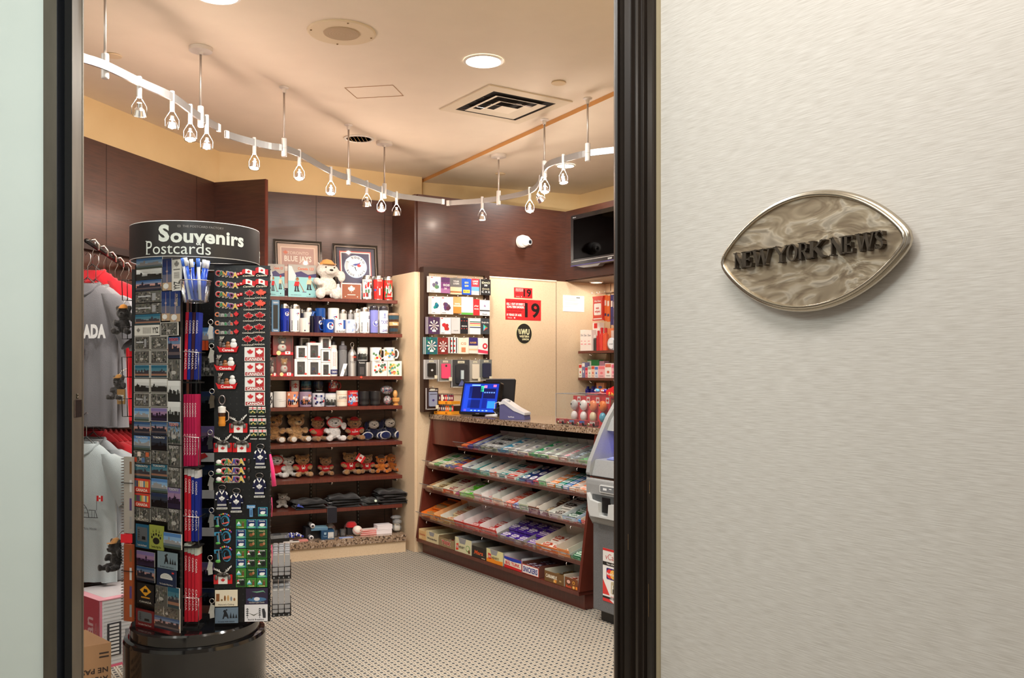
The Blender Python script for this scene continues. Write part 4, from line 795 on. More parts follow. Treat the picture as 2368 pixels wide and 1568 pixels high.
for (x0,x1,yt,yb,lb) in((1062,1146,275,355,'clear bag of red-and-white candies, lower'),(1035,1160,188,272,'clear bag of candies with lettering, on top of the other')):
    xc,w,z0,h=span(FC,z7,x0,x1,yt,-.2,z4 if yb==355 else None,yb); t=thing('candy_bag',lb,'candy bag',FC@TR(xc,-.2,z0+.001),'bags of candies, fourth shelf')
    b=B(); b.ell((0,0,h*.48),(w*.44,.032,h*.47),WHT,'bag',14,8); b.build('wrapper',t); q=random.Random(int(x0))
    cb=B()
    for i in range(34): 
        a=q.random()*2*PI; rr=math.sqrt(q.random())*.36; cb.ell((rr*w*math.cos(a),-.02+.03*q.random(),h*(.46+rr*math.sin(a))),(.006,.006,.006),q.choice([(214,50,60),(238,226,222),(226,120,130)]),'gloss',6,4)
    o=cb.build('candies',t); o['kind']='stuff'
    if yb!=355: b=B(); b.text('TORONTO',0,h*.45,h*.2,-.036,(30,40,90),.04,w=w*.6); b.build('label_print',t)
xc,w,z0,h=span(FC,z7,1142,1215,232,-.24,z4); t=thing('wooden_cup_toy','turned wooden cup-and-ball toy at the right end','toy',FC@TR(xc,-.24,z4+.001)); r=w*.45; b=B(); b.lathe([(.0001,0),(r*.7,0),(r*.72,h*.06),(r*.4,h*.12),(r*.9,h*.26),(r*.95,h*.46),(r*.8,h*.5),(.0001,h*.46)],(206,150,84),'gloss',18); b.build('cup',t); b=B(); b.ell((-r*.2,0,h*.74),(r*.6,r*.55,h*.26),(214,160,96),'gloss'); b.build('ball',t)
# ---- fifth and sixth shelves: plush
g5='plush toys on the fifth shelf'; g6='plush toys on the sixth shelf'; z5,z6_,z7_=SH[4][0],SH[5][0],SH[6][0]
BR=(196,148,96); B2=(168,124,84)
toy('teddy_bear',z7,20,215,440,-.08,z5,'sandy teddy bear behind the souvenir stand edge, fifth shelf','plush toy',-8,g5,fur=(190,140,88),sole=(232,226,216))
toy('teddy_bear',z7,205,420,438,-.08,z5,'large sandy teddy bear with white soles, fifth shelf','plush toy',12,g5,fur=(206,160,108),muzzle=(226,196,150),sole=(232,226,216))
toy('teddy_bear',z7,420,580,470,-.08,z5,'brown teddy bear in a red shirt behind the polar bear','plush toy',25,g5,fur=B2,shirt=(206,26,34),hat=(206,26,34))
toy('polar_bear_toy',z7,548,738,458,-.10,z5,'white polar bear toy with red-trimmed hood and raised paw','plush toy',0,g5,fur=(236,232,228),hood=(200,40,44),arm=1,motif=None,shirt=None)
toy('teddy_bear',z7,745,890,470,-.08,z5,'curly brown teddy bear in red Canada shirt, fifth shelf','plush toy',-4,g5,fur=B2,shirt=(200,26,34),motif='Canada',hat=(190,24,30))
def lamb(x0,x1,yt,lb,dg):
    t,h=toy('plush_lamb',z7,x0,x1,yt,-.06,z5,lb,'plush toy',dg,g5,fur=(34,36,66),muzzle=(222,214,204),ear=.04)
    b=B(); b.ell((0,-.10*h,.70*h),(.19*h,.15*h,.2*h),(216,208,198),furmat((216,208,198)),14,10); b.build('face',t)
    for q in(-1,1):
        b=B(); b.ell((q*.25*h,-.02*h,.66*h),(.07*h,.05*h,.2*h),(36,38,70),furmat((36,38,70)),10,8); b.build('ear',t)
        b=B(); b.ell((q*.26*h,-.40*h,.19*h),(.2*h,.07*h,.19*h),WHT,furmat((232,228,224)),14,8); b.ell((q*.26*h,-.45*h,.19*h),(.165*h,.05*h,.155*h),(30,40,92),furmat((30,40,92)),14,8); b.build('sole',t)
        b=B(); b.ell((q*.07*h,-.245*h,.74*h),(.018*h,.012*h,.018*h),BLK,'gloss',8,6); b.build('eye',t)
    b=B(); b.ell((.02*h,-.08*h,.9*h),(.06*h,.05*h,.05*h),(120,84,60),furmat((120,84,60)),8,6); b.build('forelock',t)
lamb(915,1050,488,'navy plush lamb with big blue soles, left of the pair',-5); lamb(1050,1185,470,'navy plush lamb with big blue soles, at the shelf end',8)
toy('polar_bear_toy',z7,60,215,790,-.10,z6_,'white polar bear toy in a red hooded jacket','plush toy',6,g6,fur=(236,232,228),shirt=(200,30,36),hood=(196,30,36))
toy('polar_bear_toy',z7,185,305,805,-.08,z6_,'small white polar bear toy looking up','plush toy',14,g6,fur=(232,228,222),motif=None)
toy('teddy_bear',z7,278,462,785,-.10,z6_,'curly teddy bear in red hoodie with leaf, left of sixth shelf','plush toy',0,g6,fur=BR,shirt=(204,28,36),motif='leaf',sole=(190,150,110))
toy('teddy_bear',z7,488,650,808,-.09,z6_,'curly teddy bear in red and black Canada shirt','plush toy',-4,g6,fur=B2,shirt=(180,24,30),motif='Canada')
toy('teddy_bear',z7,690,868,765,-.10,z6_,'big curly teddy bear in red hoodie with white cords','plush toy',3,g6,fur=(176,132,86),shirt=(204,28,36),motif='leaf')
toy('teddy_bear',z7,862,985,785,-.09,z6_,'curly teddy bear in red hoodie wearing a paper tag','plush toy',-8,g6,fur=B2,shirt=(200,26,34),motif='leaf')
toy('plush_moose',z7,1000,1100,800,-.12,z6_,'orange plush moose with brown cap, front of the pair','plush toy',-6,g6,fur=(206,116,40),shirt=None,hat=(70,46,30),muzzle=(216,130,56))
toy('plush_moose',z7,1085,1180,790,-.07,z6_,'orange plush moose at the far right of the sixth shelf','plush toy',10,g6,fur=(196,110,40),hat=(150,90,40),muzzle=(206,124,56))
xc,w,z0,h=span(FC,z7,832,905,788,-.24,None,850); b=B(); b.box(-w/2,w/2,-.0006,.0006,0,h,(236,220,214)); b.rect(-w/2,-w*.25,0,h,-.0008,RED); b.rect(w*.25,w/2,0,h,-.0008,RED); b.leaf(0,h/2,h*.3,-.0008,RED); tag(b.build('paper_flag_tag',M=FC@TR(xc,-.2,z0)@Matrix.Rotation(.6,4,'Y')),'paper flag tag hanging on the teddy in red hoodie','tag')
for x,lb,zz in((-.98,'left one',z5),(-.45,'right one',z6_)): pass
# ---- seventh shelf: grey plush and black knitwear
toy('plush_mouse',z7,20,130,1175,-.1,z7_,'grey plush toy lying at the stand edge, seventh shelf','plush toy',-30,None,fur=(176,166,158),muzzle=(210,200,190))
toy('plush_mouse',z7,120,280,1122,-.12,z7_,'grey plush toy with raised paw on the seventh shelf','plush toy',-15,None,fur=(186,178,170),muzzle=(214,206,198),arm=1)
def garment(F,x,y,z,w,d,h,col,seed,label,cat='clothing',name='folded_garment',grp=None,deg=0,lump=.012):
    q=random.Random(seed); b=B(); nx,ny=14,8; v=[];f=[]
    for j in range(ny+1):
        for i in range(nx+1):
            u,t_=i/nx*2-1,j/ny*2-1; e=max(0,(1-abs(u)**5)*(1-abs(t_)**5)); zz=h*e**.4+lump*e*(math.sin(u*7+seed)+math.sin(t_*6+u*3+seed*2))*.5; v.append((u*w/2*(1+.03*math.sin(t_*5+seed)),t_*d/2,max(zz,.002)))
    for j in range(ny):
        for i in range(nx): a=j*(nx+1)+i; f.append((a,a+1,a+nx+2,a+nx+1))
    n0=len(v); v+=[(x_,y_,.0) for x_,y_,_ in v]; m=(nx+1)*(ny+1)
    f+=[(a+m,d_+m,c_+m,b_+m) for a,b_,c_,d_ in f]
    bd=[i for i in range(nx+1)]+[k*(nx+1)+nx for k in range(1,ny+1)]+[ny*(nx+1)+i for i in range(nx-1,-1,-1)]+[k*(nx+1) for k in range(ny-1,0,-1)]
    f+=[(bd[(i+1)%len(bd)],bd[i],bd[i]+m,bd[(i+1)%len(bd)]+m) for i in range(len(bd))]
    b.add(v,f,col,'cloth',True); return tag(b.build(name,M=F@TR(x,y,z+.001,deg)),label,cat,grp)
gk='black knitwear folded on the seventh shelf'
hh=.022
for i,(x0,x1,n,c,lb) in enumerate(((290,560,3,(24,24,27),'beside the grey toy'),(590,860,4,(27,27,30),'in the middle of the shelf'),(870,1010,2,(22,24,24),'with the pale round badge'),(1010,1245,5,(32,28,30),'in the tallest pile at the right end'))):
    xc,w,z0,_=span(FC,z7,x0,x1,1200,-.17,z7_)
    for k in range(n): garment(FC,xc+.004*math.sin(k*3),-.165,z7_+k*(hh-.003),w*(.97-.03*(k%2)),.24,hh*.8,c,i*7+k,f'black folded glove or scarf {lb}, {["lowest","second","third","fourth","topmost"][k]} layer','knitwear','folded_knitwear',gk,deg=9*math.sin(i*5+k*4),lump=.012)
xc,w,z0,h=span(FC,z7,960,998,1158,-.22,None,1188); b=B(); b.circ(0,0,.011,0,(150,170,150)); b.circ(0,0,.008,-.0004,(206,214,200)); b.circ(0,0,.011,.001,(120,140,120)); tag(b.build('round_badge',M=FC@TR(xc,-.292,z7_+.035)@Matrix.Rotation(-.6,4,'X')),'pale round badge on the black knitwear','badge')
xc,w,z0,h=span(FC,z7,585,665,1205,-.305,None,1330); b=B(); b.box(-w/2,w/2,-.006,.004,-.0,h,(26,24,34),'cloth'); b.box(-w/2,w/2,-.006,.06,h,h+.006,(26,24,34),'cloth'); tag(b.build('hanging_sock',M=FC@TR(xc,-.312,z7_+.004-h)),'dark navy sock hanging over the seventh shelf edge','sock')
xc,w,z0,h=span(FC,z7,545,660,1190,-.24,z7_,1210); b=B(); b.tube([(-w/2,0,.03),(-w*.2,-.01,.036),(w*.2,-.01,.034),(w/2,0,.028),(w*.2,.02,.03),(-w*.2,.02,.03)],.0025,(196,196,200),'plastic',6,True); tag(b.build('plastic_hanger_loop',M=FC@TR(xc,-.24,z7_)),'white plastic hook of the hanging sock','hook')
b=B(); b.pl([(0,0),(.05,-.012),(.035,.004),(.01,.018)],0,(70,90,190),'gloss'); b.pl([(0,0),(.01,.018),(.035,.004),(.05,-.012)],.001,(70,90,190),'gloss'); xx=hit(FC,*z7(300,1190),-.2); tag(b.build('shiny_blue_ribbon',M=FC@TR(xx[0],-.29,z7_+.03)),'shiny blue ribbon beside the grey toy','ribbon')
# ---- on the granite ledge
def zg(x,y): return 620+x/6.2316,1180+y/6.2316
ZG=.135
def gp(x,yl): return hit(FC,*zg(x,300),yl)[0]
for k,(x,lb) in enumerate(((80,'left of two'),(185,'right of two'))):
    t=thing('plastic_case','black clear-lidded plastic case on the ledge, '+lb,'case',FC@TR(gp(x,-.27),-.27,ZG+.001,6-12*k),'plastic cases on the ledge'); b=B(); b.box(-.055,.055,-.05,.05,0,.03,(22,22,24),'gloss'); b.build('tray',t); b=B(); b.box(-.052,.052,-.047,.047,.0305,.052,(40,40,44),'bag'); b.build('lid',t)
q=random.Random(3)
for k in range(5):
    x=gp(290+40*k,-.26); b=B(); c=[(30,44,150),(236,236,240)][k%2]; b.tube([(-.03,-.012,.008),(-.01,.01,.02),(.012,-.01,.018),(.03,.012,.008)],.008,(30,44,150),'cloth',8); 
    for u in(-.02,0,.02): b.tube([(u-.004,.004*math.sin(u*200),.016+.004*math.cos(u*90)),(u+.004,.004*math.sin(u*200),.016+.004*math.cos(u*90))],.0095,(236,236,240),'cloth',8)
    tag(b.build('striped_toy_stick',M=FC@TR(x,-.27+.01*(k%3),ZG+.016+.012*(k%2),30*k)),'blue-and-white striped twist in the small pile on the ledge','trinket','blue and white striped twists on the ledge')
for k,(x,c,lb) in enumerate(((330,(226,220,214),'white flat card packet under the striped twists'),(455,(232,150,140),'pink flat card packet in front on the ledge'))): b=B(); b.box(-.055,.055,-.03,.03,0,.006,c); b.box(-.05,.05,-.028,.028,.006,.0075,tuple(int(v*.9) for v in c)); tag(b.build('card_packet',M=FC@TR(gp(x,-.3),-.31+.01*k,ZG+.001,-12+8*k)),lb,'packet')
x0,x1=gp(760,-.29),gp(940,-.29); b=B(); w=x1-x0; b.box(-w/2,w/2,-.05,.05,0,.062,(28,72,108)); b.rect(-w*.42,w*.02,.006,.056,-.0505,(24,64,100)); b.rect(w*.02,w*.46,.006,.05,-.0505,(206,206,202)); b.text('Toronto',-w*.2,.022,.01,-.051,(150,180,200),.01,w=w*.3); b.pl([(-w*.28,.034),(-w*.12,.034),(-w*.1,.05),(-w*.3,.05)],-.051,(150,180,200)); b.rect(w*.1,w*.38,.01,.016,-.051,(150,150,150)); tag(b.build('blue_gift_box',M=FC@TR((x0+x1)/2,-.28,ZG+.001,-6)),'dark blue gift box with white label on the ledge','gift box')
x0,x1=gp(650,-.25),gp(880,-.25); b=B(); w=x1-x0; b.box(-w/2,w/2,-.05,.05,0,.02,(120,160,180)); b.rect(-w/2,w/2,.002,.018,-.0505,(90,130,160)); tag(b.build('pale_blue_box',M=FC@TR((x0+x1)/2-.02,-.255,ZG+.0645,-6)),'pale blue flat box on the dark blue gift box','gift box')
for k,(x,z,lb) in enumerate(((640,.062,'clear tube with white cap, upper'),(620,.017,'clear tube with silver ring cap, lower'))):
    t=thing('clear_tube',lb,'tube',FC@TR(gp(x,-.3),-.25,ZG+.017 if k else ZG+.1,0),'clear tubes on the ledge'); b=B(); r=.016; b.cyl((0,-.05,0),(0,.05,0),r,(150,160,170),'bag',16); b.build('tube',t); b=B(); b.cyl((0,-.058,0),(0,-.05,0),r*1.05,(226,226,228),'gloss',16); b.cyl((0,-.0585,0),(0,-.058,0),r*.55,(60,60,66),'gloss',12); b.build('cap',t)
b=B(); b.box(-.05,.05,-.05,.05,0,.079,(36,38,44)); tag(b.build('tube_support_box',M=FC@TR(gp(640,-.2)-.01,-.2,ZG+.001)),'dark box supporting the clear tube on the ledge','box')
for k,(x,yl,r,lb) in enumerate(((885,-.14,.042,'baseball painted dim at the back of the ledge'),(1165,-.14,.038,'baseball painted as if shaded beside the red cap'),(1285,-.27,.036,'white souvenir baseball at the front of the ledge'))):
    t=thing('baseball',lb,'ball',FC@TR(gp(x,yl),yl,ZG+r+.001,20*k)); b=B(); b.ell((0,0,0),(r,r,r),(226,216,206) if k==2 else (150,140,134),'plastic',20,14); b.build('ball',t)  # rear balls get a darker tone: the ledge shade put into their colour
    b=B(); b.tube([(r*1.005*math.cos(a)*math.cos(.5*math.sin(2*a)),-r*1.005*math.sin(a)*math.cos(.5*math.sin(2*a)),r*1.005*math.sin(.5*math.sin(2*a))) for a in [2*PI*i/24 for i in range(24)]],.0012,(200,60,56),'cloth',5,True); b.build('stitching',t)
    if k==2: b=B(); b.wrap=r+.0004; b.leaf(-.01,.005,.006,0,RED); b.build('printed_leaf',t)
b=B(); b.lathe([(.042,0),(.04,.02),(.028,.036),(.0001,.042)],(200,34,40),'cloth',16); tag(b.build('red_cloth_cap',M=FC@TR(gp(1200,-.2),-.195,ZG+.055)),'red cloth cap behind the front baseball','cap');  # a red baseball cap of cloth
b=B(); b.box(-.035,.035,-.03,.03,0,.053,(44,40,42)); tag(b.build('cap_stand_box',M=FC@TR(gp(1200,-.2),-.195,ZG+.001)),'small dark box under the red cap','box')
for k in range(3): x=gp(1440,-.27); b=B(); b.box(-.06,.06,-.03,.03,0,.013,(236,222,214)); b.box(-.0605,.0605,-.031,-.03,.001,.004,(214,60,56)); b.box(-.0605,.0605,-.031,-.03,.010,.0125,(214,60,56)); tag(b.build('folded_pennant',M=FC@TR(x+.004*k,-.26,ZG+.001+k*.0138,-6+5*k)),f'red-striped white folded pennant, {["lowest","middle","topmost"][k]} of three','pennant','folded pennants on the ledge')
for k in range(2): b=B(); b.box(-.058,.058,-.045,.045,0,.032,(236,228,230)); b.box(-.0585,.0585,-.0455,.0455,.026,.028,(214,206,208)); tag(b.build('white_lidded_box',M=FC@TR(gp(1655,-.26)+.003*k,-.255+.004*k,ZG+.001+k*.0335,-3+4*k)),['white lidded box, lower of two on the ledge','white lidded box, upper of two on the ledge'][k],'box','white boxes on the ledge')
t=thing('clear_plastic_packaging','crumpled clear plastic package at the right end of the ledge','packaging',FC@TR(gp(1850,-.25),-.25,ZG+.001)); b=B(); b.ell((0,0,.03),(.04,.045,.03),WHT,'bag',10,6); b.ell((.005,0,.075),(.038,.042,.022),WHT,'bag',9,5); b.ell((0,.01,.108),(.045,.045,.016),WHT,'bag',8,4); b.build('film',t); b=B(); b.box(-.02,.02,-.02,.02,.012,.06,(220,206,184)); b.build('inner_box',t)
for k,(x,lb) in enumerate(((960,'left'),(1080,'right'))): b=B(); b.lathe([(.0001,0),(.024,0),(.026,.05),(.024,.05),(.022,.004),(.0001,.004)],(200,204,214),'clear',16); tag(b.build('shot_glass',M=FC@TR(gp(x,-.26),-.255,ZG+.001)),f'clear small glass between the gift box and the baseball, {lb} one','glass')
b=B(); b.box(-.05,.05,-.02,.02,0,.0035,(130,150,200)); b.rect(-.03,.03,.0,.003,-.0205,WHT); tag(b.build('blue_card',M=FC@TR(gp(1120,-.32),-.325,ZG+.001,-4)),'pale blue card lying at the ledge front','card')
# ================================================================ counter wall: gift card board, posters, camera, television
def e1(x,y): return 960+x/3.732,580+y/3.732
def e2(x,y): return 1200+x/3.92,600+y/3.92
def pxf(x,y): return x,y
YB=-.075                                     # board front
x0,zt=hit(FE,980,616,YB); x1,_=hit(FE,1132,622,YB); zb=hit(FE,981,953,YB)[1]
t=thing('card_display_board','dark wood framed beige board carrying gift cards and phone cases','display board',FE@TR(0,0,0))
b=B()
for q in((x0,x0+.042,zb,zt),(x1-.042,x1,zb,zt),(x0+.042,x1-.042,zt-.04,zt),(x0+.042,x1-.042,zb,zb+.04)): b.box(q[0],q[1],YB,-.014,q[2],q[3],(52,32,24),'plastic')
b.build('frame',t); b=B(); b.box(x0+.042,x1-.042,-.05,-.014,zb+.04,zt-.04,G0,'beige'); b.build('back_panel',t)
for k in range(5):
    z=zb+.12+k*.19; b=B(); b.box(x0+.042,x1-.042,-.0508,-.05,z,z+.004,(150,116,86)); b.build('slat_groove',t)
b=B(); b.box(x1+.004,x1+.012,-.03,-.012,zb,2.07,(206,184,150)); struct(b.build('trim_5',M=FE))
YC=-.11
def cardart(kind,b,w,h,y):
    k=kind
    if k=='photo': b.rect(-w/2,w/2,0,h,y,(238,236,236)); 
    return
GC=0
def gift(x0,x1,y0,y1,bg,art,label,n=4,dx=-.004,grp='gift cards on the wall board',name='gift_card_pack',yy=YC):
    xa,za=hit(FE,*e1(x0,y0),yy); xb,_=hit(FE,*e1(x1,y0),yy); _,zb_=hit(FE,*e1(x0,y1),yy); w,h=xb-xa,za-zb_
    t=thing(name,label,'gift card',FE@TR((xa+xb)/2,yy,zb_),grp)
    b=B(); b.box(-w/2,w/2,0,.0015,0,h,bg); art(b,w,h,-.0006); b.build('front_card',t)
    b=B(); 
    for k in range(1,n+1): b.box(-w/2+dx*k,w/2+dx*k,.004*k,.004*k+.0012,0,h,(206,202,200) if k%2 else bg)
    o=b.build('cards_behind',t); o['kind']='stuff'
    b=B(); b.tube([(0,.055,h*1.03),(0,-.004,h*1.03),(0,-.008,h*1.05)],.002,(214,212,208),'steel',6); b.ell((0,-.008,h*1.05),(.005,.003,.005),(236,236,236),'steel',8,6); b.build('hook',t)
def blob(c,x=0,z=.45,s=.3,c2=None):
    def f(b,w,h,y):
        q=random.Random(sum(c)); b.rect(-w*.45,w*.45,h*.03,h*.97,y,(240,238,236))
        for i in range(9): b.circ(w*(x+.2*(q.random()-.5)*2),h*(z+.14*(q.random()-.5)*2),w*s*.5,y-.0002-.0001*i,tuple(min(255,int(v*(.7+.5*q.random()))) for v in c),n=7)
        b.rect(-w*.4,-w*.1,h*.06,h*.1,y-.0003,(150,146,146)); b.rect(-w*.42,-w*.25,h*.9,h*.95,y-.0003,(200,70,70))
    return f
def bow(c):
    def f(b,w,h,y):
        q=random.Random(sum(c)); 
        for i in range(26): b.circ(w*(q.random()-.5)*.9,h*q.random(),w*.07,y-.00002*i,tuple(min(255,int(v*(.6+.9*q.random()))) for v in c),n=8)
        for i in range(8): a=i*PI/4; b.pl([(0,h*.5),(w*.42*math.cos(a-.16),h*.5+w*.42*math.sin(a-.16)),(w*.42*math.cos(a+.16),h*.5+w*.42*math.sin(a+.16))],y-.001,(226,214,210))
        b.rect(-w*.16,w*.16,h*.14,h*.26,y-.0012,WHT)
    return f
def tx(*L,bg=None):
    def f(b,w,h,y):
        if bg:
            for (a0,a1,c0,c1,col) in bg: b.rect(w*a0,w*a1,h*c0,h*c1,y,col)
        for (s_,x,z,hh,ww,col) in L: b.text(s_,w*x,h*z,h*hh,y-.0005,col,.03,w=w*ww)
    return f
rb=lambda *L:[(-.5,.5,a,c,col) for a,c,col in L]
CARDS=[(128,222,218,358,(236,234,232),blob((120,120,124)),'white gift cards with a grey bow picture, top row'),(222,300,228,364,(120,60,120),tx(('0i20',.1,.52,.14,.7,WHT),('20',0,.3,.1,.3,WHT),bg=rb((0,.3,(170,110,160)),(.7,1,(90,50,100)))),'purple calling cards, top row'),(304,402,232,374,(110,108,108),tx(('YOUR',0,.8,.1,.5,WHT),('LOGIN',0,.66,.1,.5,WHT),bg=rb((0,.45,(238,206,170)),(.1,.2,(226,140,80)))),'grey and cream cards, top row'),(402,484,238,376,(24,80,190),tx(('$25',0,.75,.1,.4,(226,220,120)),('$50',0,.55,.1,.4,(226,220,120)),('BEST BUY',0,.2,.08,.6,BLK),bg=[(-.35,.35,.1,.3,(236,214,90))]),'bright blue cards with yellow tag, top row'),(486,552,240,380,(206,50,64),tx(('LARGE',0,.85,.1,.7,WHT),('CARD',0,.7,.1,.6,WHT),bg=rb((.0,.25,(200,190,190)),(.25,.5,(100,160,210)))),'red and blue travel cards, top row'),(566,652,244,380,(30,30,32),tx(('((xm))',0,.8,.12,.8,(226,222,190)),('50',0,.62,.12,.3,WHT),('((ooo))',0,.4,.1,.7,(200,196,170)),('C X E',0,.2,.12,.8,WHT)),'black satellite radio cards, top row'),
(140,220,392,545,(236,234,232),blob((20,130,150)),'white gift cards with teal ornament, second row'),(222,328,394,545,(238,236,236),blob((96,70,96)),'white gift cards with plum ornament, second row'),(330,398,396,538,(236,170,110),tx(('tasty',0,.6,.12,.7,WHT),bg=rb((.0,.4,(236,140,60)),(.4,.5,(240,220,190)))),'orange food cards, second row'),(400,500,396,550,(238,242,236),tx(('. . .',0,.5,.05,.5,(110,130,110)),bg=rb((0,.12,(90,170,70)))),'white cards with a green foot, second row'),(502,556,418,556,(206,44,50),tx(('play',0,.6,.1,.7,WHT),('MORE',0,.4,.08,.7,WHT)),'red cards, second row'),(558,644,424,558,(226,224,226),tx(('W',0,.62,.16,.2,(120,70,150)),('flash',0,.1,.08,.5,(100,100,110)),bg=rb((.28,.36,(60,56,60)))),'white and grey cards with violet disc, second row'),
(112,212,570,718,(70,44,78),bow((70,44,78)),'dark plum gift cards with silver bow, third row'),(216,310,572,720,(206,200,204),blob((206,50,50)),'silver cards with red ornament, third row'),(312,388,574,714,(204,204,204),tx(('card',0,.2,.06,.5,(120,120,120))),'plain silver cards, third row'),(390,456,580,714,(30,30,34),tx(('*  *  *',0,.8,.12,.8,(206,70,60)),('*  *  *',0,.3,.12,.8,(206,70,60)),('game',0,.5,.1,.7,WHT)),'black game cards with red dots, third row'),(472,564,580,720,(238,236,230),tx(bg=rb((.74,.8,(50,110,90)),(.64,.7,(206,60,50)),(.54,.6,(226,190,80)),(.4,.46,(40,50,90)))),'white cards with coloured stripes, third row'),(566,642,582,718,(56,60,66),lambda b,w,h,y:[b.text('Google play',0,h*.75,h*.1,y,WHT,.02,w=w*.8),b.pl([(-w*.2,h*.2),(w*.05,h*.4),(-w*.2,h*.62)],y,(80,200,220)),b.pl([(-w*.2,h*.2),(w*.3,h*.4),(w*.05,h*.42)],y-.0002,(226,70,70)),b.pl([(-w*.2,h*.62),(w*.05,h*.42),(w*.3,h*.4)],y-.0003,(90,190,90))],'dark cards with coloured triangle, third row'),
(92,192,745,892,(30,96,100),bow((30,96,100)),'teal gift cards with silver bow, fourth row'),(196,284,748,892,(130,40,36),bow((130,40,36)),'dark red gift cards with silver bow, fourth row'),(296,368,745,884,(238,236,234),tx(bg=[(-.45,-.32,.02,.98,BLK),(-.1,.03,.02,.98,BLK),(.28,.4,.02,.98,BLK)]+[(a,a+.16,z,z+.12,(214,60,60)) for a in(-.34,.02) for z in(.1,.4,.7)]),'black-and-white striped cards with red squares, fourth row'),(372,462,750,888,(238,224,206),tx(('CG',0,.65,.14,.5,(220,150,100)),bg=[(-.2,.2,.1,.4,(206,130,90))]),'cream cards with fruit picture, fourth row'),(464,540,748,886,(236,222,210),tx(('BURGER',0,.68,.1,.7,(236,180,80)),bg=rb((.5,1,(56,44,110)),(.2,.3,(240,190,150)))),'navy and cream restaurant cards, fourth row'),(544,628,752,892,(238,226,226),lambda b,w,h,y:[b.circ(w*.2,h*.5,w*.26,y,(206,40,60)),b.circ(w*.2,h*.5,w*.12,y-.0002,(238,226,226)),b.pl([(-w*.5,h*.1),(w*.5,h*.02),(w*.5,h*.2),(-w*.5,h*.3)],y,(214,60,90))],'white cards with red ribbon curl, fourth row')]
for c in CARDS: gift(*c,grp=None)
def phonecase(x0,x1,y0,y1,col,label,inner,extra=None,n=2):
    def art(b,w,h,y):
        b.rrect(-w*.34,w*.34,h*.14,h*.82,w*.06,y-.012,y-.001,col,'gloss'); b.rect(-w*.2,w*.2,h*.87,h*.96,y-.001,(206,200,176)); b.rect(w*.2,w*.45,h*.03,h*.2,y-.013,(214,206,180)); b.text('case',0,h*.91,h*.04,y-.0015,BLK,.0,w=w*.25); b.rect(-w*.48,w*.48,0,h*.03,y-.001,(206,206,200))
        if extra: extra(b,w,h,y-.0125)
    gift(x0,x1,y0,y1,inner,art,label,n,-.006,None,'phone_case_pack',YC-.02)
phonecase(88,190,940,1108,(28,28,30),'black phone case with silver leaf in clear pack, fifth row',(150,148,148),lambda b,w,h,y:b.leaf(0,h*.45,w*.12,y,(206,206,206)))
phonecase(206,316,940,1128,(226,70,110),'pink phone case in clear pack, fifth row',(120,118,112),lambda b,w,h,y:[b.circ(0,h*.72,w*.09,y,(120,90,80)),b.circ(0,h*.72,w*.05,y-.0005,BLK)])
phonecase(322,470,940,1180,(40,44,52),'large black holster case with pale clip, fifth row',(60,60,62),lambda b,w,h,y:[b.box(-w*.07,w*.07,y-.012,y,h*.3,h*.62,(190,206,210),'gloss'),b.pl([(-w*.2,h*.06),(w*.2,h*.06),(0,h*.3)],y,(90,100,150))])
phonecase(474,560,944,1132,(214,204,186),'cream phone case in clear pack, fifth row',(150,146,138))
phonecase(562,662,938,1120,(26,36,66),'navy phone case half behind the customer display, fifth row',(110,112,108))
phonecase(100,200,1185,1370,(140,146,170),'brown boxed phone case with silver handset, lowest row',(50,32,30),lambda b,w,h,y:[b.leaf(0,h*.42,w*.13,y,(60,44,110)),b.rect(-w*.3,w*.3,h*.7,h*.73,y,(60,60,70)),b.text('PHONE CASE',0,h*.9,h*.05,y,WHT,.02,w=w*.7)],1)
# posters on the counter wall
def sheet(F,zf,x0,x1,y0,y1,yl,name,label,cat,col,art,th=.002):
    xa,za=hit(F,*zf(x0,y0),yl); xb,zb_=hit(F,*zf(x1,y1),yl); w,h=xb-xa,za-zb_
    b=B(); b.box(-w/2,w/2,0,th,0,h,col); art(b,w,h,-.0006); return tag(b.build(name,M=F@TR((xa+xb)/2,yl,zb_)),label,cat)
RD=(196,36,40)
sheet(FE,pxf,1189,1231,664.5,690,-.0155,'age_notice','small red notice with a black 19 on the counter wall','notice',RD,lambda b,w,h,y:[b.text('19',w*.22,h*.52,h*.72,y,(22,12,12),.04,w=w*.42)]+[b.text(s,-w*.22,h*(.88-.11*i),h*.07,y,WHT,.02,w=w*.42) for i,s in enumerate(('TOBACCO PRODUCTS ARE','ADDICTIVE AND','CAUSE DISEASE'))]+[b.rect(-w*.43,-w*.1,h*.35,h*.38,y,(60,14,16)),b.circ(-w*.1,h*.1,h*.05,y,WHT,n=8),b.text('Ontario',-w*.3,h*.1,h*.08,y,WHT,.0,w=w*.2)])
sheet(FE,pxf,1169,1251,690.5,742,-.0135,'tobacco_notice','large red notice with a black 19 beneath the small one','notice',RD,lambda b,w,h,y:[b.text('19',w*.25,h*.5,h*.66,y,(22,12,12),.045,w=w*.42),b.text('Tobacco products are addictive and',-w*.2,h*.89,h*.07,y,(40,10,12),.0,w=w*.54),b.text('KILL 1 OUT OF EVERY 2',-w*.22,h*.76,h*.1,y,WHT,.05,w=w*.5),b.text('LONG-TERM SMOKERS.',-w*.22,h*.62,h*.1,y,WHT,.05,w=w*.48),b.text('It is illegal to sell or supply',-w*.24,h*.5,h*.06,y,(40,10,12),.0,w=w*.44),b.text('them to anyone under',-w*.26,h*.38,h*.06,y,(40,10,12),.0,w=w*.4),b.text('19 YEARS OF AGE.',-w*.26,h*.24,h*.1,y,WHT,.05,w=w*.42),b.text('Ontario',-w*.38,h*.1,h*.06,y,WHT,.0,w=w*.12),b.circ(-w*.25,h*.1,h*.04,y,WHT,n=8)])
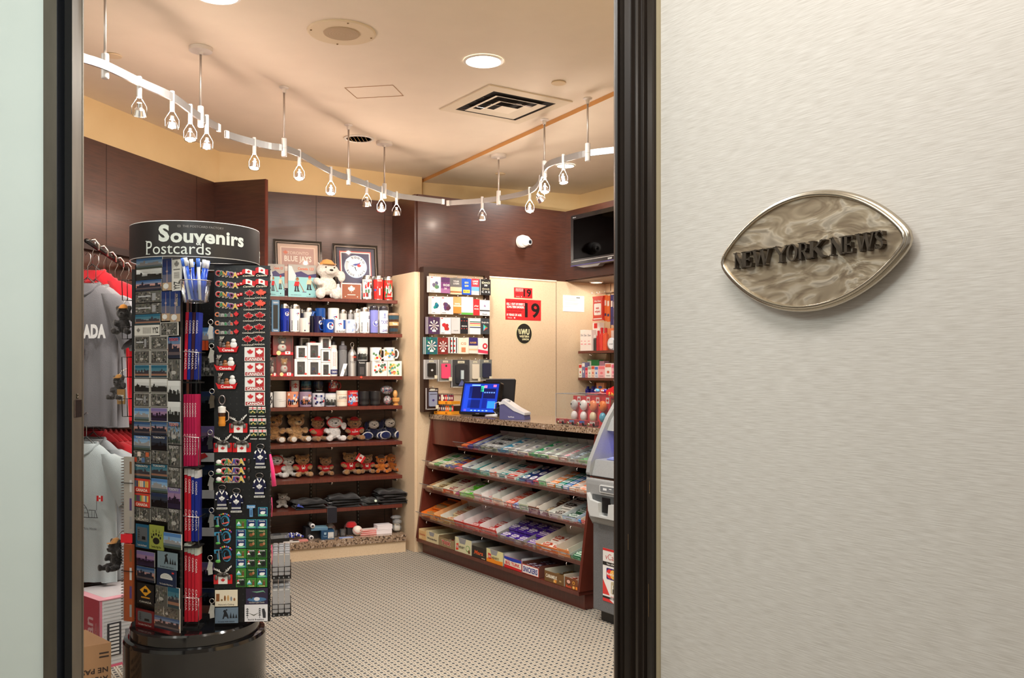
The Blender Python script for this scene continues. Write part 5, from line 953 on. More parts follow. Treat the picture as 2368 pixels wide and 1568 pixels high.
xx,zz=hit(FE,1212,771.5,-.0135); r=25.3*6.95/K
b=B(); 
b.prism([(r*.92*math.cos(2*PI*i/36),r*math.sin(2*PI*i/36)) for i in range(36)],0,.002,(214,206,160)); b.circ(0,0,r*.87,-.0006,(28,28,24),n=36,rz=r*.95)
b.text('WU',r*.13,r*.17,r*.5,-.0012,(232,226,180),.07,w=r*.95); b.text('WESTERN',0,-r*.27,r*.18,-.0012,(232,226,180),.05,w=r*1.1); b.text('UNION',r*.15,-r*.54,r*.18,-.0012,(232,226,180),.05,w=r*.75)
for k in range(3): b.pl([(-r*(.72-.12*k),r*.42),(-r*(.67-.12*k),r*.42),(-r*(.52-.1*k),-r*.06),(-r*(.57-.1*k),-r*.06)],-.0012,(232,226,180))
tag(b.build('round_sticker',M=FE@TR(xx,-.0135,zz)),'round black sticker with cream letters under the red notices','sticker')
sheet(FE,pxf,1302,1351,682,722,-.0145,'paper_notice','white printed sheet taped beside the alcove corner','notice',(232,236,236),lambda b,w,h,y:[b.rect(-w*.42,-w*.42+w*q[0],h*q[1],h*q[1]+h*.012,y,(170,176,180)) for q in((.1,.92),(.5,.8),(.6,.72),(.5,.66),(.65,.52),(.6,.44),(.3,.3))]+[b.rect(w*.12,w*.3,h*.84,h*.9,y,(120,124,126))])
# dome camera
xx,zz=hit(FE,1214,558,-.06)
t=thing('dome_camera','white dome security camera on the brown panel','camera',FE@TR(xx-.01,-.014,zz)@Matrix.Rotation(PI/2,4,'X')@Matrix.Rotation(.12,4,'Y'))
b=B(); b.lathe([(.05,.0),(.052,.03),(.046,.05),(.04,.055),(.0001,.056)],(236,234,230),'gloss',24); b.build('base',t)
b=B(); b.ell((.0,-.0,.062),(.042,.042,.036),(238,236,232),'gloss',20,12); b.build('housing',t)
b=B(); b.T=Matrix.Translation((.012,-.01,.09)); b.lathe([(.022,0),(.024,.008),(.018,.012)],(226,224,220),'gloss',18); b.lathe([(.018,.011),(.016,.009),(.0001,.008)],(60,62,66),'gloss',18); b.lathe([(.008,.0095),(.006,.014),(.0001,.015)],(12,12,14),'blackgloss',14); b.build('lens',t)
# television
yT=-.10; xa,zt=hit(FF,1320,500,yT); _,zb=hit(FF,1320,617,yT); w=.98
t=thing('television','black flat-screen television mounted high on the brown wall','television',FF@TR(xa,yT,zb)); h=zt-zb
b=B(); b.rrect(0,w,0,h,.008,0,.055,(20,18,18),'blackgloss'); b.build('bezel',t)
b=B(); b.rect(.035,w-.035,.052,h-.035,-.0012,(10,9,10),'mirror'); b.build('screen',t); b=B(); b.rect(.035,w-.035,.052,h-.035,-.0006,(26,20,19),'blackgloss'); b.build('panel_border',t)
b=B(); b.rect(.01,w-.01,.034,.038,-.0012,(226,224,222),'satin'); b.build('silver_line',t); b=B(); b.rect(.0,w,.0,.006,-.0012,(110,104,170),'satin'); b.build('lower_edge',t)
b=B(); b.text('SONY',w*.5,.02,.012,-.0016,(226,226,226),.04,w=.05); b.text('BRAVIA',.05,h-.018,.008,-.0016,(190,190,190),.0,w=.04); b.build('lettering',t)
b=B(); b.prism([(.06,0),(.16,-.022),(.34,-.024),(.37,-.006),(.5,-.004),(.8,-.024),(.9,0)][::-1],.002,.05,(120,116,114),'plastic'); b.build('speaker_bar',t)
b=B(); b.box(.35,.65,.055,.078,h*.3,h*.7,(40,38,38),'plastic'); b.build('wall_mount',t)
# ---------------------------------------------------------------- alcove shelves and toiletries
ZA=[1.504,1.284,1.11]
for i,z in enumerate(ZA):
    t=thing('alcove_shelf',f'{["upper","middle","lowest"][i]} brown shelf of the lit alcove on the right','shelf',FG@TR(0,0,z),'alcove shelves'); b=B(); b.box(.03,1.4,-.32,-.014,-.02,0,G0,'woodred'); b.build('board',t); b=B(); b.tube([(.18,-.315,-.021),(.18,-.315,-.035),(.2,-.315,-.04)],.003,(214,212,208),'steel',6); b.build('bracket',t)
b=B(); b.box(.02,1.4,-.018,-.0125,1.99,1.995,(70,50,34)); b.box(.075,.08,-.0135,-.0125,1.1,2.07,(60,44,30)); struct(b.build('trim_6',M=FG))
def ga(x0,x1,yt,zi,yl,label,cat,name,fn,yb=None):
    xc,w,z0,h=span(FG,e2,x0,x1,yt,yl,ZA[zi] if zi is not None else None,yb); t=thing(name,label,cat,FG@TR(xc,yl,z0+.001)); fn(t,w,h); return t
def boxed(col,dec=None,d=.025):
    def f(t,w,h):
        b=B(); b.box(-w/2,w/2,-d,d,0,h,col); 
        if dec: dec(b,w,h,-d-.0006)
        b.build('carton',t)
    return f
def bott(col,cap,r2=.45,m='gloss'):
    def f(t,w,h):
        r=w*.46; b=B(); b.lathe([(.0001,0),(r,0),(r,h*.7),(r*r2,h*.78),(r*r2,h*.8)],col,m,14); b.build('bottle',t); b=B(); b.lathe([(r*.55,h*.79),(r*.55,h*.98),(.0001,h)],cap,'plastic',12); b.build('cap',t)
    return f
dk=lambda t_,c:(lambda b,w,h,y:[b.text(t_,0,h*.75,h*.1,y,c,.02,w=w*.7),b.rect(-w*.3,w*.3,h*.3,h*.34,y,(226,130,140)),b.rect(-w*.3,w*.1,h*.45,h*.48,y,(226,130,140))])
ga(540,578,608,0,-.12,'clear pump bottle at the left end of the upper alcove shelf','bottle','lotion_bottle',bott((206,206,200),(236,234,228)))
for i,(x0,x1,y) in enumerate(((578,608,640),(608,640,642),(640,680,642))): ga(x0,x1,y,0,-.29,f'white skincare carton, {["left","middle","right"][i]} of three on the upper alcove shelf','carton','skincare_carton',boxed((236,228,222),dk('Dex',(110,110,116))))
ga(590,640,600,0,-.16,'white carton behind the skincare trio','carton','skincare_carton',boxed((236,222,214)))
ga(690,750,575,0,-.16,'white carton with red cap behind the red bottles','carton','skincare_carton',boxed((238,234,230),lambda b,w,h,y:b.rect(-w*.3,w*.2,h*.8,h*.98,y,(214,50,50))))
ga(680,706,685,0,-.28,'black spray can on the upper alcove shelf','can','spray_can',bott((60,56,54),(226,220,210),.8))
for i,(x0,x1,y,c) in enumerate(((708,736,645,(190,40,44)),(736,770,618,(214,60,50)),(770,806,620,(222,84,50)))): ga(x0,x1,y,0,-.27,f'red-orange bottle, {["darkest and leftmost","middle with red pump","rightmost"][i]} of three on the upper alcove shelf','bottle','shampoo_bottle',bott(c,(206,36,40)))
ga(804,870,710,0,-.31,'round white cream jar standing on its side','jar','cream_jar',lambda t,w,h:(lambda b:(b.cyl((0,0,h/2),(0,.03,h/2),h/2,(206,212,220),'gloss',24),b.circ(0,h/2,h*.4,-.0008,(226,230,236),'gloss',20),b.text('cream',0,h/2,h*.12,-.0014,(120,124,130),.02,w=h*.5),b.build('jar',t)))(B()))
ga(820,915,625,0,-.14,'orange and white carton behind the cream jar','carton','orange_carton',boxed((232,140,90),lambda b,w,h,y:b.rect(-w*.1,w*.2,h*.2,h*.9,y,(238,226,216))))
ga(875,925,730,0,-.29,'pale blue box at the right of the upper alcove shelf','carton','blue_carton',boxed((176,190,200)))
ga(915,960,640,0,-.2,'white and red carton next to the door jamb','carton','white_carton',boxed((238,230,226),lambda b,w,h,y:b.rect(-w*.5,w*.5,h*.7,h,y,(206,40,44))))
mid=[(565,592,950,(232,226,214),(206,60,50),'cream carton with red top'),(594,620,935,(120,120,160),(238,234,230),'blue-violet carton'),(622,646,980,(220,130,140),(200,40,70),'pink carton with red edge'),(646,678,970,(226,228,222),(150,170,150),'white and sage carton'),(678,708,965,(238,200,180),(206,80,60),'white and orange carton'),(708,740,970,(206,214,230),(80,120,190),'white and blue carton'),(740,802,965,(240,176,180),(232,120,130),'wide pink carton'),(802,860,942,(238,230,226),(206,110,90),'white carton with red illustration'),(860,892,950,(236,180,186),(226,110,140),'pink and white carton'),(892,930,930,(226,200,210),(150,80,130),'lilac carton nearest the jamb')]
for i,(x0,x1,y,c,c2,lb) in enumerate(mid): ga(x0,x1,y,1,-.29,lb+' on the middle alcove shelf','carton','medicine_carton',boxed(c,lambda b,w,h,y_,c2=c2:[b.rect(-w*.45,w*.45,h*.72,h*.95,y_,c2),b.circ(0,h*.4,w*.2,y_,c2,n=8,rz=h*.1),b.rect(-w*.3,w*.3,h*.12,h*.16,y_,(120,110,110))]))
ga(632,746,912,1,-.18,'green and white carton at the back of the middle alcove shelf','carton','green_carton',boxed((60,150,84),lambda b,w,h,y:b.rect(-w*.45,-w*.1,h*.3,h*.95,y,(226,236,226))))
ga(750,795,922,1,-.18,'rosy carton behind the wide pink one','carton','rosy_carton',boxed((206,150,170)))
ga(567,600,1168,2,-.2,'pale green capped jar on the lowest alcove shelf','jar','lotion_jar',bott((206,226,206),(190,214,190),.9))
ga(600,642,1150,2,-.2,'dark blue bottle, left one on the lowest alcove shelf','bottle','lotion_bottle',bott((40,36,130),(40,36,120),.9)); ga(655,690,1150,2,-.2,'dark blue bottle, second on the lowest alcove shelf','bottle','lotion_bottle',bott((40,36,130),(40,36,120),.9)); ga(690,716,1140,2,-.2,'narrow blue tube on the lowest alcove shelf','tube','lotion_tube',bott((60,70,180),(40,36,120),.9))
def flared(c,dec=None):
    def f(t,w,h):
        b=B(); b.prism([(-w*.3,0),(w*.3,0),(w*.5,h),(-w*.5,h)],-.012,.012,c,'gloss'); 
        if dec: dec(b,w,h,-.0126)
        b.build('tube',t)
    return f
ga(666,712,1114,2,-.12,'brown tube at the back of the lowest alcove shelf','tube','lotion_tube',flared((160,84,46))); ga(710,785,1118,2,-.22,'orange-brown lotion tube with blue oval label','tube','lotion_tube',flared((206,130,84),lambda b,w,h,y:[b.circ(0,h*.72,w*.24,y,(60,90,170),n=14,rz=h*.08),b.rect(-w*.15,w*.15,h*.4,h*.44,y,WHT)]))
# hooks with wipes and small packs on the alcove back wall
t=ga(676,772,335,None,-.26,'red and white pack of wet wipes on a hook','wipes pack','wipes_pack',lambda t,w,h:(lambda b:(b.ell((0,.0,h/2),(w*.5,.022,h*.5),(200,30,30),'gloss',4,2) if 0 else b.prism([(-w*.5,0),(w*.5,0),(w*.44,h*.12),(w*.44,h*.88),(w*.5,h),(-w*.5,h),(-w*.44,h*.88),(-w*.44,h*.12)],-.012,.012,(206,60,46),'gloss'),b.rrect(-w*.33,w*.33,h*.22,h*.7,w*.06,-.0135,-.0125,(240,236,232)),b.text('wet',0,h*.52,h*.1,-.0145,RED,.04,w=w*.3),b.text('wipes',0,h*.38,h*.1,-.0145,RED,.04,w=w*.5),b.text('Wet Ones',0,h*.8,h*.07,-.0132,WHT,.03,w=w*.6),b.rect(-w*.4,w*.4,h*.05,h*.09,-.0132,WHT),b.build('pack',t)))(B()),yb=555)
hk=[(664,316,0),(710,312,0),(735,312,0),(782,302,0),(840,305,0),(900,298,0)]
for i,(x,y,_) in enumerate(hk):
    p=hit(FG,*e2(x,y),-.28); b=B(); b.tube([(0,.266,.03),(0,.0,.0),(0,-.006,.008)],.0022,(214,210,204),'steel',6); b.ell((0,-.006,.01),(.005,.004,.005),WHT,'steel',8,6); tag(b.build('wall_hook',M=FG@TR(p[0],-.28,p[1])),f'thin steel wall hook, {ordn[i] if i else "first"} from the left in the alcove','hook','steel hooks in the alcove')
hp=[(778,800,325,560,(232,120,60),'orange tube pack'),(802,828,330,565,(226,110,50),'second orange tube pack'),(836,858,322,595,(60,60,120),'dark blue hanging pack'),(860,878,330,600,(120,110,150),'grey-violet hanging pack'),(880,925,318,400,(226,110,70),'orange hanging card, upper'),(880,925,405,580,(206,60,50),'red hanging card, lower'),(926,965,330,560,(226,150,60),'yellow-orange hanging card next to the jamb')]
for i,(x0,x1,y0,y1,c,lb) in enumerate(hp): ga(x0,x1,y0,None,-.24-.006*(i%2),lb+' in the alcove','hanging pack','hanging_pack',boxed(c,lambda b,w,h,y:[b.rect(-w*.35,w*.35,h*.6,h*.8,y,(238,226,216)),b.rect(-w*.35,w*.35,h*.2,h*.3,y,(60,60,100))],.006),yb=y1)
# ================================================================ sweets counter
def zc3(x,y): return 950+x/5.2267,940+y/5.2267
CL=1.936; CT=1.021
t=thing('sweets_counter','long dark red-brown counter with tilted sweet shelves and speckled top','counter',FU@TR(0,0,0))
b=B(); b.box(-.03,CL+.06,.062,.62,CT-.035,CT,G0,'granite'); b.build('countertop',t)
b=B(); b.box(0,CL,0,.5,0,.085,G0,'woodred'); b.build('kick_base',t)
b=B(); b.box(0,CL+.012,-.052,.5,.087,.109,G0,'woodred'); b.build('bottom_platform',t)
for x,nm in((-.012,'side_panel'),(CL,'side_panel')):
    b=B(); pr=[(-.052,.11),(.072,CT-.036),(.5,CT-.036),(.5,.11)]; n=4
    b.add([(x,y,z) for y,z in pr]+[(x+.02,y,z) for y,z in pr],[(0,1,2,3),(7,6,5,4)]+[(i,i+n,(i+1)%n+n,(i+1)%n) for i in range(n)],G0,'woodred'); b.build(nm,t)
b=B(); b.box(0,CL,.48,.5,.11,CT-.036,(24,12,10),'plastic'); b.build('back_panel',t)
b=B(); b.box(.009,.42,.075,.09,.80,CT-.036,G0,'woodred'); b.box(.40,.42,.09,.4,.80,CT-.036,G0,'woodred'); b.build('corner_box',t)
TILT=17
SS=[(-.021,.27,.012),(.009,.475,.012),(.030,.644,.012),(.055,.807,.43)]     # front y, top z at front, start x
def SFr(k): y,z,x=SS[k]; return FU@Matrix.Translation((0,y,z))@Matrix.Rotation(math.radians(TILT),4,'X')
for k,(y,z,x) in enumerate(SS):
    b=B(); b.T=Matrix.Translation((0,y,z))@Matrix.Rotation(math.radians(TILT),4,'X'); b.box(x,CL-.002,0,.34,-.016,0,G0,'woodred'); b.box(x,CL-.002,-.006,0,-.02,.004,(96,44,34),'gloss'); o=b.build('tilted_shelf',t)
    for hx in(x+.09,CL*.45,CL-.14): b=B(); b.tube([(hx,y+.006,z-.02),(hx,y-.004,z-.032),(hx+.006,y-.004,z-.04)],.0028,(206,200,196),'steel',6); b.build('shelf_pin',t)
    b=B(); b.T=Matrix.Translation((0,y,z))@Matrix.Rotation(math.radians(TILT),4,'X'); v=[(x+.002,-.012,.002),(CL-.02,-.012,.002),(CL-.02,-.034,.052),(x+.002,-.034,.052)]; b.add(v,[(0,1,2,3)],WHT,'clear')
    b.add([(x+.002,-.0355,.0505),(CL-.02,-.0355,.0505),(CL-.02,-.0355,.0535),(x+.002,-.0355,.0535),(x+.002,-.032,.0505),(CL-.02,-.032,.0505),(CL-.02,-.032,.0535),(x+.002,-.032,.0535)],[(0,1,2,3),(4,7,6,5),(3,2,6,7),(0,4,5,1)],(206,204,196),'bag'); b.build('acrylic_lip',t)
LY=Matrix.Rotation(-PI/2,4,'X')
PK={}
def pack(kind,w,l,h,c1,c2):
    key=(kind,round(w,3),round(l,3),h,c1,c2)
    if key in PK: return key
    b=B(); 
    if kind=='bar':      # wrapper: puffed with crimped ends
        n=7; pts=[]; 
        for i in range(n+1):
            u=i/n*2-1; e=(1-abs(u)**6); hh=h*(.25+.75*e); ww=w/2*(.94+.06*e); pts.append([(-ww,u*l/2,0),(ww,u*l/2,0),(ww*.86,u*l/2,hh),(0,u*l/2,hh*1.08),(-ww*.86,u*l/2,hh)])
        v=[p for r_ in pts for p in r_]; f=[(i*5+k,i*5+5+k,i*5+5+(k+1)%5,i*5+(k+1)%5)[::-1] for i in range(n) for k in range(5)]; f+=[(0,1,2,3,4),tuple(n*5+k for k in(4,3,2,1,0))]
        col=[c2 if (i in(3,)) and k in(2,3) else c1 for i in range(n) for k in range(5)]+[c1,c1]; b.add(v,f,col,'gloss')
        b.T=LY; b.rect(-w*.3,w*.3,-l*.24,l*.2,-h*1.1,c2,'gloss'); [b.rect(-w*.24+w*.12*j,-w*.18+w*.12*j,-l*(.14-.03*(j%2)),l*(.06+.05*(j*7%3)),-h*1.12,c1,'gloss') for j in range(4)]; b.rect(-w*.3,w*.3,-l*.42,-l*.34,-h*1.05,c2,'gloss')
    else:
        b.box(-w/2,w/2,-l/2,l/2,0,h,c1); b.T=LY
        if kind=='oval': b.circ(0,0,w*.4,-h-.0006,WHT,n=14,rz=l*.36); b.pl([(-w*.25,-l*.02),(w*.25,-l*.02),(0,-l*.2)],-h-.0012,c2); b.rect(-w*.2,w*.2,l*.04,l*.12,-h-.0012,c2)
        elif kind=='half': b.rect(-w/2,w/2,-l/2,0,-h-.0005,c2); [b.rect(-w*.36+w*.16*j,-w*.27+w*.16*j,l*.12,l*(.24+.03*(j*5%3)),-h-.001,c2) for j in range(5)]; b.rect(-w*.3,w*.2,-l*.3,-l*.18,-h-.001,c1)
        else: b.rect(-w*.4,w*.4,-l*.12,l*.3,-h-.0005,c2); [b.rect(-w*.32+w*.14*j,-w*.24+w*.14*j,-l*.04,l*(.1+.03*(j*5%3)),-h-.001,c1) for j in range(5)]; b.rect(-w*.4,w*.1,-l*.4,-l*.3,-h-.0007,c2)
        b.T=None; b.rect(-w*.4,w*.4,h*.2,h*.8,-l/2-.0005,c2)
    PK[key]=[b,None]; return key
shn=['fourth shelf (second lowest)','third shelf','second shelf','top shelf']
CNT={}
def tray(k,x0,x1,wall,out,inn,kind,c1,c2,desc,n=1,m=3,h=.012,l=.075,gap=0,label_cols=None,fullness=1,hw=.03,catg='packs'):
    """display carton on tilted shelf k from x0 to x1 with packs lying in it"""
    F=SFr(k); w=x1-x0-.004; xc=(x0+x1)/2; d=.24; base=F@TR(xc,.006,.0012)
    lb=f'{desc}'
    if wall:
        b=B(); T_=.0018; b.box(-w/2,w/2,0,d,0,T_,inn); b.box(-w/2,w/2,0,T_,T_,hw*.75,out); b.box(-w/2,-w/2+T_,T_,d,T_,hw,inn); b.box(w/2-T_,w/2,T_,d,T_,hw,inn); b.box(-w/2,w/2,d-T_,d,T_,hw*1.6,inn)
        b.rect(-w*.4,w*.4,hw*.15,hw*.6,-.0005,tuple(int(.5*a+.5*c) for a,c in zip(out,c2))); b.rect(-w*.25,w*.2,hw*.28,hw*.45,-.001,c1)
        tag(b.build('display_carton',M=base),f'open display carton of {lb}'[:110],'carton','open display cartons on the sweets counter shelves'); z=T_+.0006
    else: z=.0004
    iw=(w-.006)/n; key=pack(kind,iw-.001,l,h,c1,c2); i=0
    for r_ in range(m):
        for q in range(n):
            for lay in range(2 if (fullness>1 and r_>0) else 1):
                X=-w/2+.003+iw*(q+.5); Y=.004+l/2+r_*(l+.002)
                if Y+l/2>d+.02: continue
                M=base@TR(X,Y+lay*.004,z+lay*(h*1.15+.001),(random.Random(r_*7+q).random()-.5)*(0 if kind!='bar' else 5))
                rec=PK[key]
                if rec[1] is None: rec[1]=rec[0].build('wrapped_bar' if kind=='bar' else 'gum_pack',M=M); o=rec[1]
                else: o=rec[1].copy(); COL.objects.link(o); o.matrix_world=M
                tag(o,f'{lb}',('chocolate bar' if kind=='bar' else 'gum pack'),f'{desc}')
    if label_cols:      # printed front of the shelf tag strip behind the acrylic
        b=B(); b.T=None; b.box(-w/2,w/2,-.0012,-.0002,-.002,.028,label_cols[0]); b.rect(-w*.35,w*.35,.004,.022,-.0016,label_cols[1]); tag(b.build('shelf_label',M=base@TR(0,-.008,0)),f'printed shelf label in front of the {desc}'[:105],'label')
def sx(k,px,py): return hit(FU,px,py,SS[k][0])[0]
CR=(226,216,188);GN=(70,170,70);TL=(40,160,160);BL=(30,90,180);PU=(70,50,130);OR=(236,130,40);WG=(214,212,204);GY=(170,168,164)
def row(k,y0,spec):
    for i,(p0,p1,wall,out,inn,kind,c1,c2,desc,n,m,kw) in enumerate(spec):
        yy=y0[0]+(p0-y0[1])*y0[2]; a,c=sx(k,p0,yy),sx(k,p1,yy+(p1-p0)*y0[2]); a=max(a,SS[k][2]+.003); c=min(c,CL-.006)
        tray(k,a,c,wall,out,inn,kind,c1,c2,f'{desc}, {shn[k]}',n,m,**kw)
row(3,(1034,1065,.115),[(1064,1078,0,OR,OR,'half',(226,70,40),(236,130,60),'orange-red gum packs',1,3,{}),(1078,1094,0,PU,PU,'half',(70,44,120),(30,60,150),'purple gum packs',1,3,{}),(1094,1112,1,(60,66,80),GY,'half',(30,40,110),(150,170,220),'navy gum packs',1,3,{}),(1112,1150,1,(120,140,116),GY,'half',(226,228,226),(50,54,60),'white and black gum packs',2,3,{}),(1150,1176,1,(70,120,150),GY,'oval',(60,160,200),(40,50,110),'sky blue gum packs with ovals',1,3,{}),(1176,1197,1,(150,160,160),GY,'oval',(214,214,214),(40,50,110),'pale grey gum packs with ovals',1,3,{}),(1197,1222,1,(206,196,170),GY,'oval',(206,206,206),(70,50,120),'white gum packs with violet marks',1,3,{}),(1222,1245,1,(90,160,90),GY,'oval',(40,180,110),(40,50,110),'emerald gum packs with ovals',1,3,{}),(1245,1268,1,(100,170,90),GY,'oval',(206,226,206),(40,50,120),'mint white gum packs with ovals',1,3,{}),(1268,1290,1,(206,196,166),GY,'plain',(236,236,230),(190,210,190),'plain white gum packs',1,3,{}),(1290,1312,1,(150,140,126),GY,'plain',(232,226,226),(206,90,110),'white and rose gum packs',1,3,{}),(1312,1335,1,(150,144,130),GY,'half',(110,112,118),(200,220,230),'grey gum packs',1,3,{}),(1335,1360,1,(160,154,140),GY,'half',(120,120,126),(90,180,90),'grey and green gum packs at the right end',1,3,{})])
row(2,(1068,984,.15),[(985,1000,0,CR,CR,'plain',CR,(214,190,150),'cream gum packs',1,3,{}),(1000,1015,0,GN,GN,'half',(214,214,200),GN,'green and cream gum packs',1,3,{}),(1015,1026,0,CR,CR,'plain',(226,222,204),(190,170,120),'ivory gum packs',1,3,{}),(1026,1037,0,CR,CR,'half',(226,214,150),(40,90,170),'yellow and blue gum packs',1,3,{}),(1037,1051,0,OR,OR,'half',OR,(40,80,170),'orange and blue gum packs',1,3,{}),(1051,1069,0,RED,RED,'half',(214,50,90),(236,120,150),'raspberry gum packs',1,3,{}),(1069,1090,1,(120,140,160),WG,'half',(70,80,110),(206,214,226),'slate gum packs in open grey carton',1,2,{'hw':.04}),(1090,1111,1,(110,140,130),WG,'half',(20,150,150),TL,'teal gum packs in open carton',1,2,{'hw':.04}),(1111,1132,1,(150,200,190),WG,'half',(236,236,232),(60,130,150),'white and teal gum packs',1,3,{}),(1132,1150,1,(214,180,160),WG,'half',(236,232,226),(214,70,50),'white and red gum packs',1,2,{'hw':.04}),(1150,1168,0,CR,CR,'half',(232,230,224),(30,130,130),'white gum cartons with teal band',1,3,{'h':.02}),(1168,1190,0,CR,CR,'half',(234,228,222),(206,60,50),'white gum cartons with red band',1,3,{'h':.02}),(1190,1198,0,TL,TL,'plain',TL,(190,226,220),'turquoise gum packs',1,3,{}),(1198,1214,0,BL,BL,'oval',(30,60,120),(50,120,180),'deep blue gum packs',1,3,{'h':.02}),(1214,1230,0,PU,PU,'oval',(60,50,110),(130,120,190),'violet gum packs',1,3,{'h':.02}),(1230,1245,0,RED,RED,'oval',(206,60,80),(60,40,60),'red gum packs with badge',1,3,{'h':.02}),(1245,1263,1,(80,150,80),WG,'half',(60,180,80),(220,240,220),'lone green gum packs in open carton',1,1,{'hw':.045}),(1263,1281,0,OR,OR,'half',OR,(236,230,220),'small orange mint packs',1,4,{'l':.05,'h':.018}),(1281,1298,0,TL,TL,'half',(30,140,120),(220,230,230),'small teal mint packs',1,4,{'l':.05,'h':.018}),(1298,1313,0,BL,BL,'half',(60,120,190),(226,230,236),'small blue mint packs',1,4,{'l':.05,'h':.018}),(1313,1330,0,OR,OR,'half',(230,150,90),(236,232,226),'small apricot mint packs',1,4,{'l':.05,'h':.018}),(1330,1359,1,(214,190,170),(226,226,220),'half',(236,226,216),(226,120,70),'white-orange mint packs at the right end',2,3,{'l':.05})])
row(1,(1124,984,.17),[(984,1000,0,CR,CR,'plain',(226,196,150),(190,120,60),'caramel gum packs',1,2,{}),(1000,1024,1,CR,CR,'bar',(206,190,140),(120,80,40),'beige chocolate bars',1,3,{'l':.1}),(1024,1048,1,(206,80,50),CR,'bar',(230,222,204),(170,40,40),'cream and red chocolate bars',1,3,{'l':.1,'fullness':2}),(1048,1062,0,(130,20,100),CR,'bar',(140,20,110),(206,90,160),'magenta chocolate bars',1,2,{'l':.1}),(1062,1096,1,(90,190,60),CR,'bar',(100,200,50),(236,240,226),'lime green chocolate bars',2,2,{'l':.1,'fullness':2}),(1096,1115,1,(226,170,160),(214,214,208),'bar',(214,200,190),(236,236,236),'last few pale bars in a nearly empty carton',1,1,{'hw':.055}),(1115,1140,1,(232,226,220),(236,230,226),'bar',(236,232,228),(200,34,40),'white bars with red stripes',2,2,{'l':.1,'hw':.05,'fullness':2}),(1140,1163,1,(236,200,170),(212,212,204),'bar',(200,190,180),(236,236,236),'lone pale bar in the empty white carton',1,1,{'hw':.055}),(1163,1182,0,RED,RED,'plain',(226,90,60),(240,226,216),'red and white candy rolls',2,4,{'l':.05,'h':.02}),(1182,1200,0,BL,BL,'plain',(50,90,180),(236,236,240),'blue and white candy rolls',2,4,{'l':.05,'h':.02}),(1200,1222,1,(206,214,190),(214,214,204),'bar',(214,206,196),(60,110,60),'small green-marked bars in an open carton',1,1,{'hw':.055}),(1222,1248,1,(110,60,40),(226,220,210),'bar',(120,60,36),(236,220,200),'brown and white chocolate bars',1,2,{'l':.11,'hw':.05}),(1248,1268,0,(90,50,30),CR,'bar',(80,46,30),(206,180,140),'dark brown chocolate bars',1,2,{'l':.11,'fullness':2}),(1268,1300,1,(226,224,216),(226,226,220),'bar',(226,222,212),(70,56,50),'white cookie bars with dark lettering',1,3,{'l':.08,'fullness':2}),(1300,1332,1,(150,190,226),(226,230,230),'bar',(30,80,50),(214,226,216),'dark green mint bars',1,3,{'l':.08}),(1332,1343,0,BL,BL,'plain',(30,110,180),(120,180,220),'blue card slab',1,3,{}),(1343,1360,1,(206,80,60),CR,'bar',(206,50,60),(236,230,240),'red and white crunchy bars at the right end',1,3,{'l':.08,'fullness':2})])
row(0,(1186,972,.2),[(974,1005,1,(236,130,50),OR,'bar',(236,120,30),(150,150,110),'orange peanut-butter cups',1,3,{'l':.08,'h':.016,'fullness':2}),(1005,1020,1,(240,150,60),(236,180,120),'bar',(226,120,40),(60,40,100),'orange and purple bars',1,2,{'hw':.05}),(1020,1051,1,(190,150,90),WG,'bar',(232,214,170),(206,110,80),'beige bars with red print',1,3,{'l':.08,'hw':.05,'fullness':2}),(1051,1075,1,(200,60,50),(226,222,220),'bar',(206,30,36),(236,190,180),'red wafer bars in a half-empty carton',1,1,{'hw':.055,'l':.08}),(1075,1112,1,(206,60,50),(226,222,220),'bar',(200,30,36),(240,200,196),'red and white wafer bars, middle carton',2,2,{'hw':.055,'l':.09}),(1112,1150,1,(206,70,60),(226,222,220),'bar',(196,30,36),(240,214,206),'red wafer bars, tall printed carton',2,2,{'hw':.06,'l':.09}),(1150,1211,1,(120,90,70),(150,146,140),'bar',(70,40,140),(226,214,230),'purple fruit-and-nut bars',3,3,{'l':.075,'h':.016,'fullness':2}),(1211,1240,1,(150,120,90),(160,156,150),'bar',(80,44,150),(226,206,220),'purple bars in the narrow carton',1,3,{'l':.075,'h':.016,'fullness':2}),(1240,1290,1,(226,130,60),(214,206,190),'bar',(238,226,214),(190,70,40),'white bars with orange tips',2,2,{'l':.09,'hw':.05,'h':.018}),(1290,1318,1,(230,150,90),(214,206,190),'bar',(236,224,210),(206,110,50),'last white-orange bar by the tall carton side',1,1,{'l':.09,'hw':.06}),(1318,1359,1,(30,110,70),(200,206,196),'bar',(20,100,60),(200,226,206),'green mint bars at the right end',1,3,{'l':.08,'h':.018,'fullness':2})])
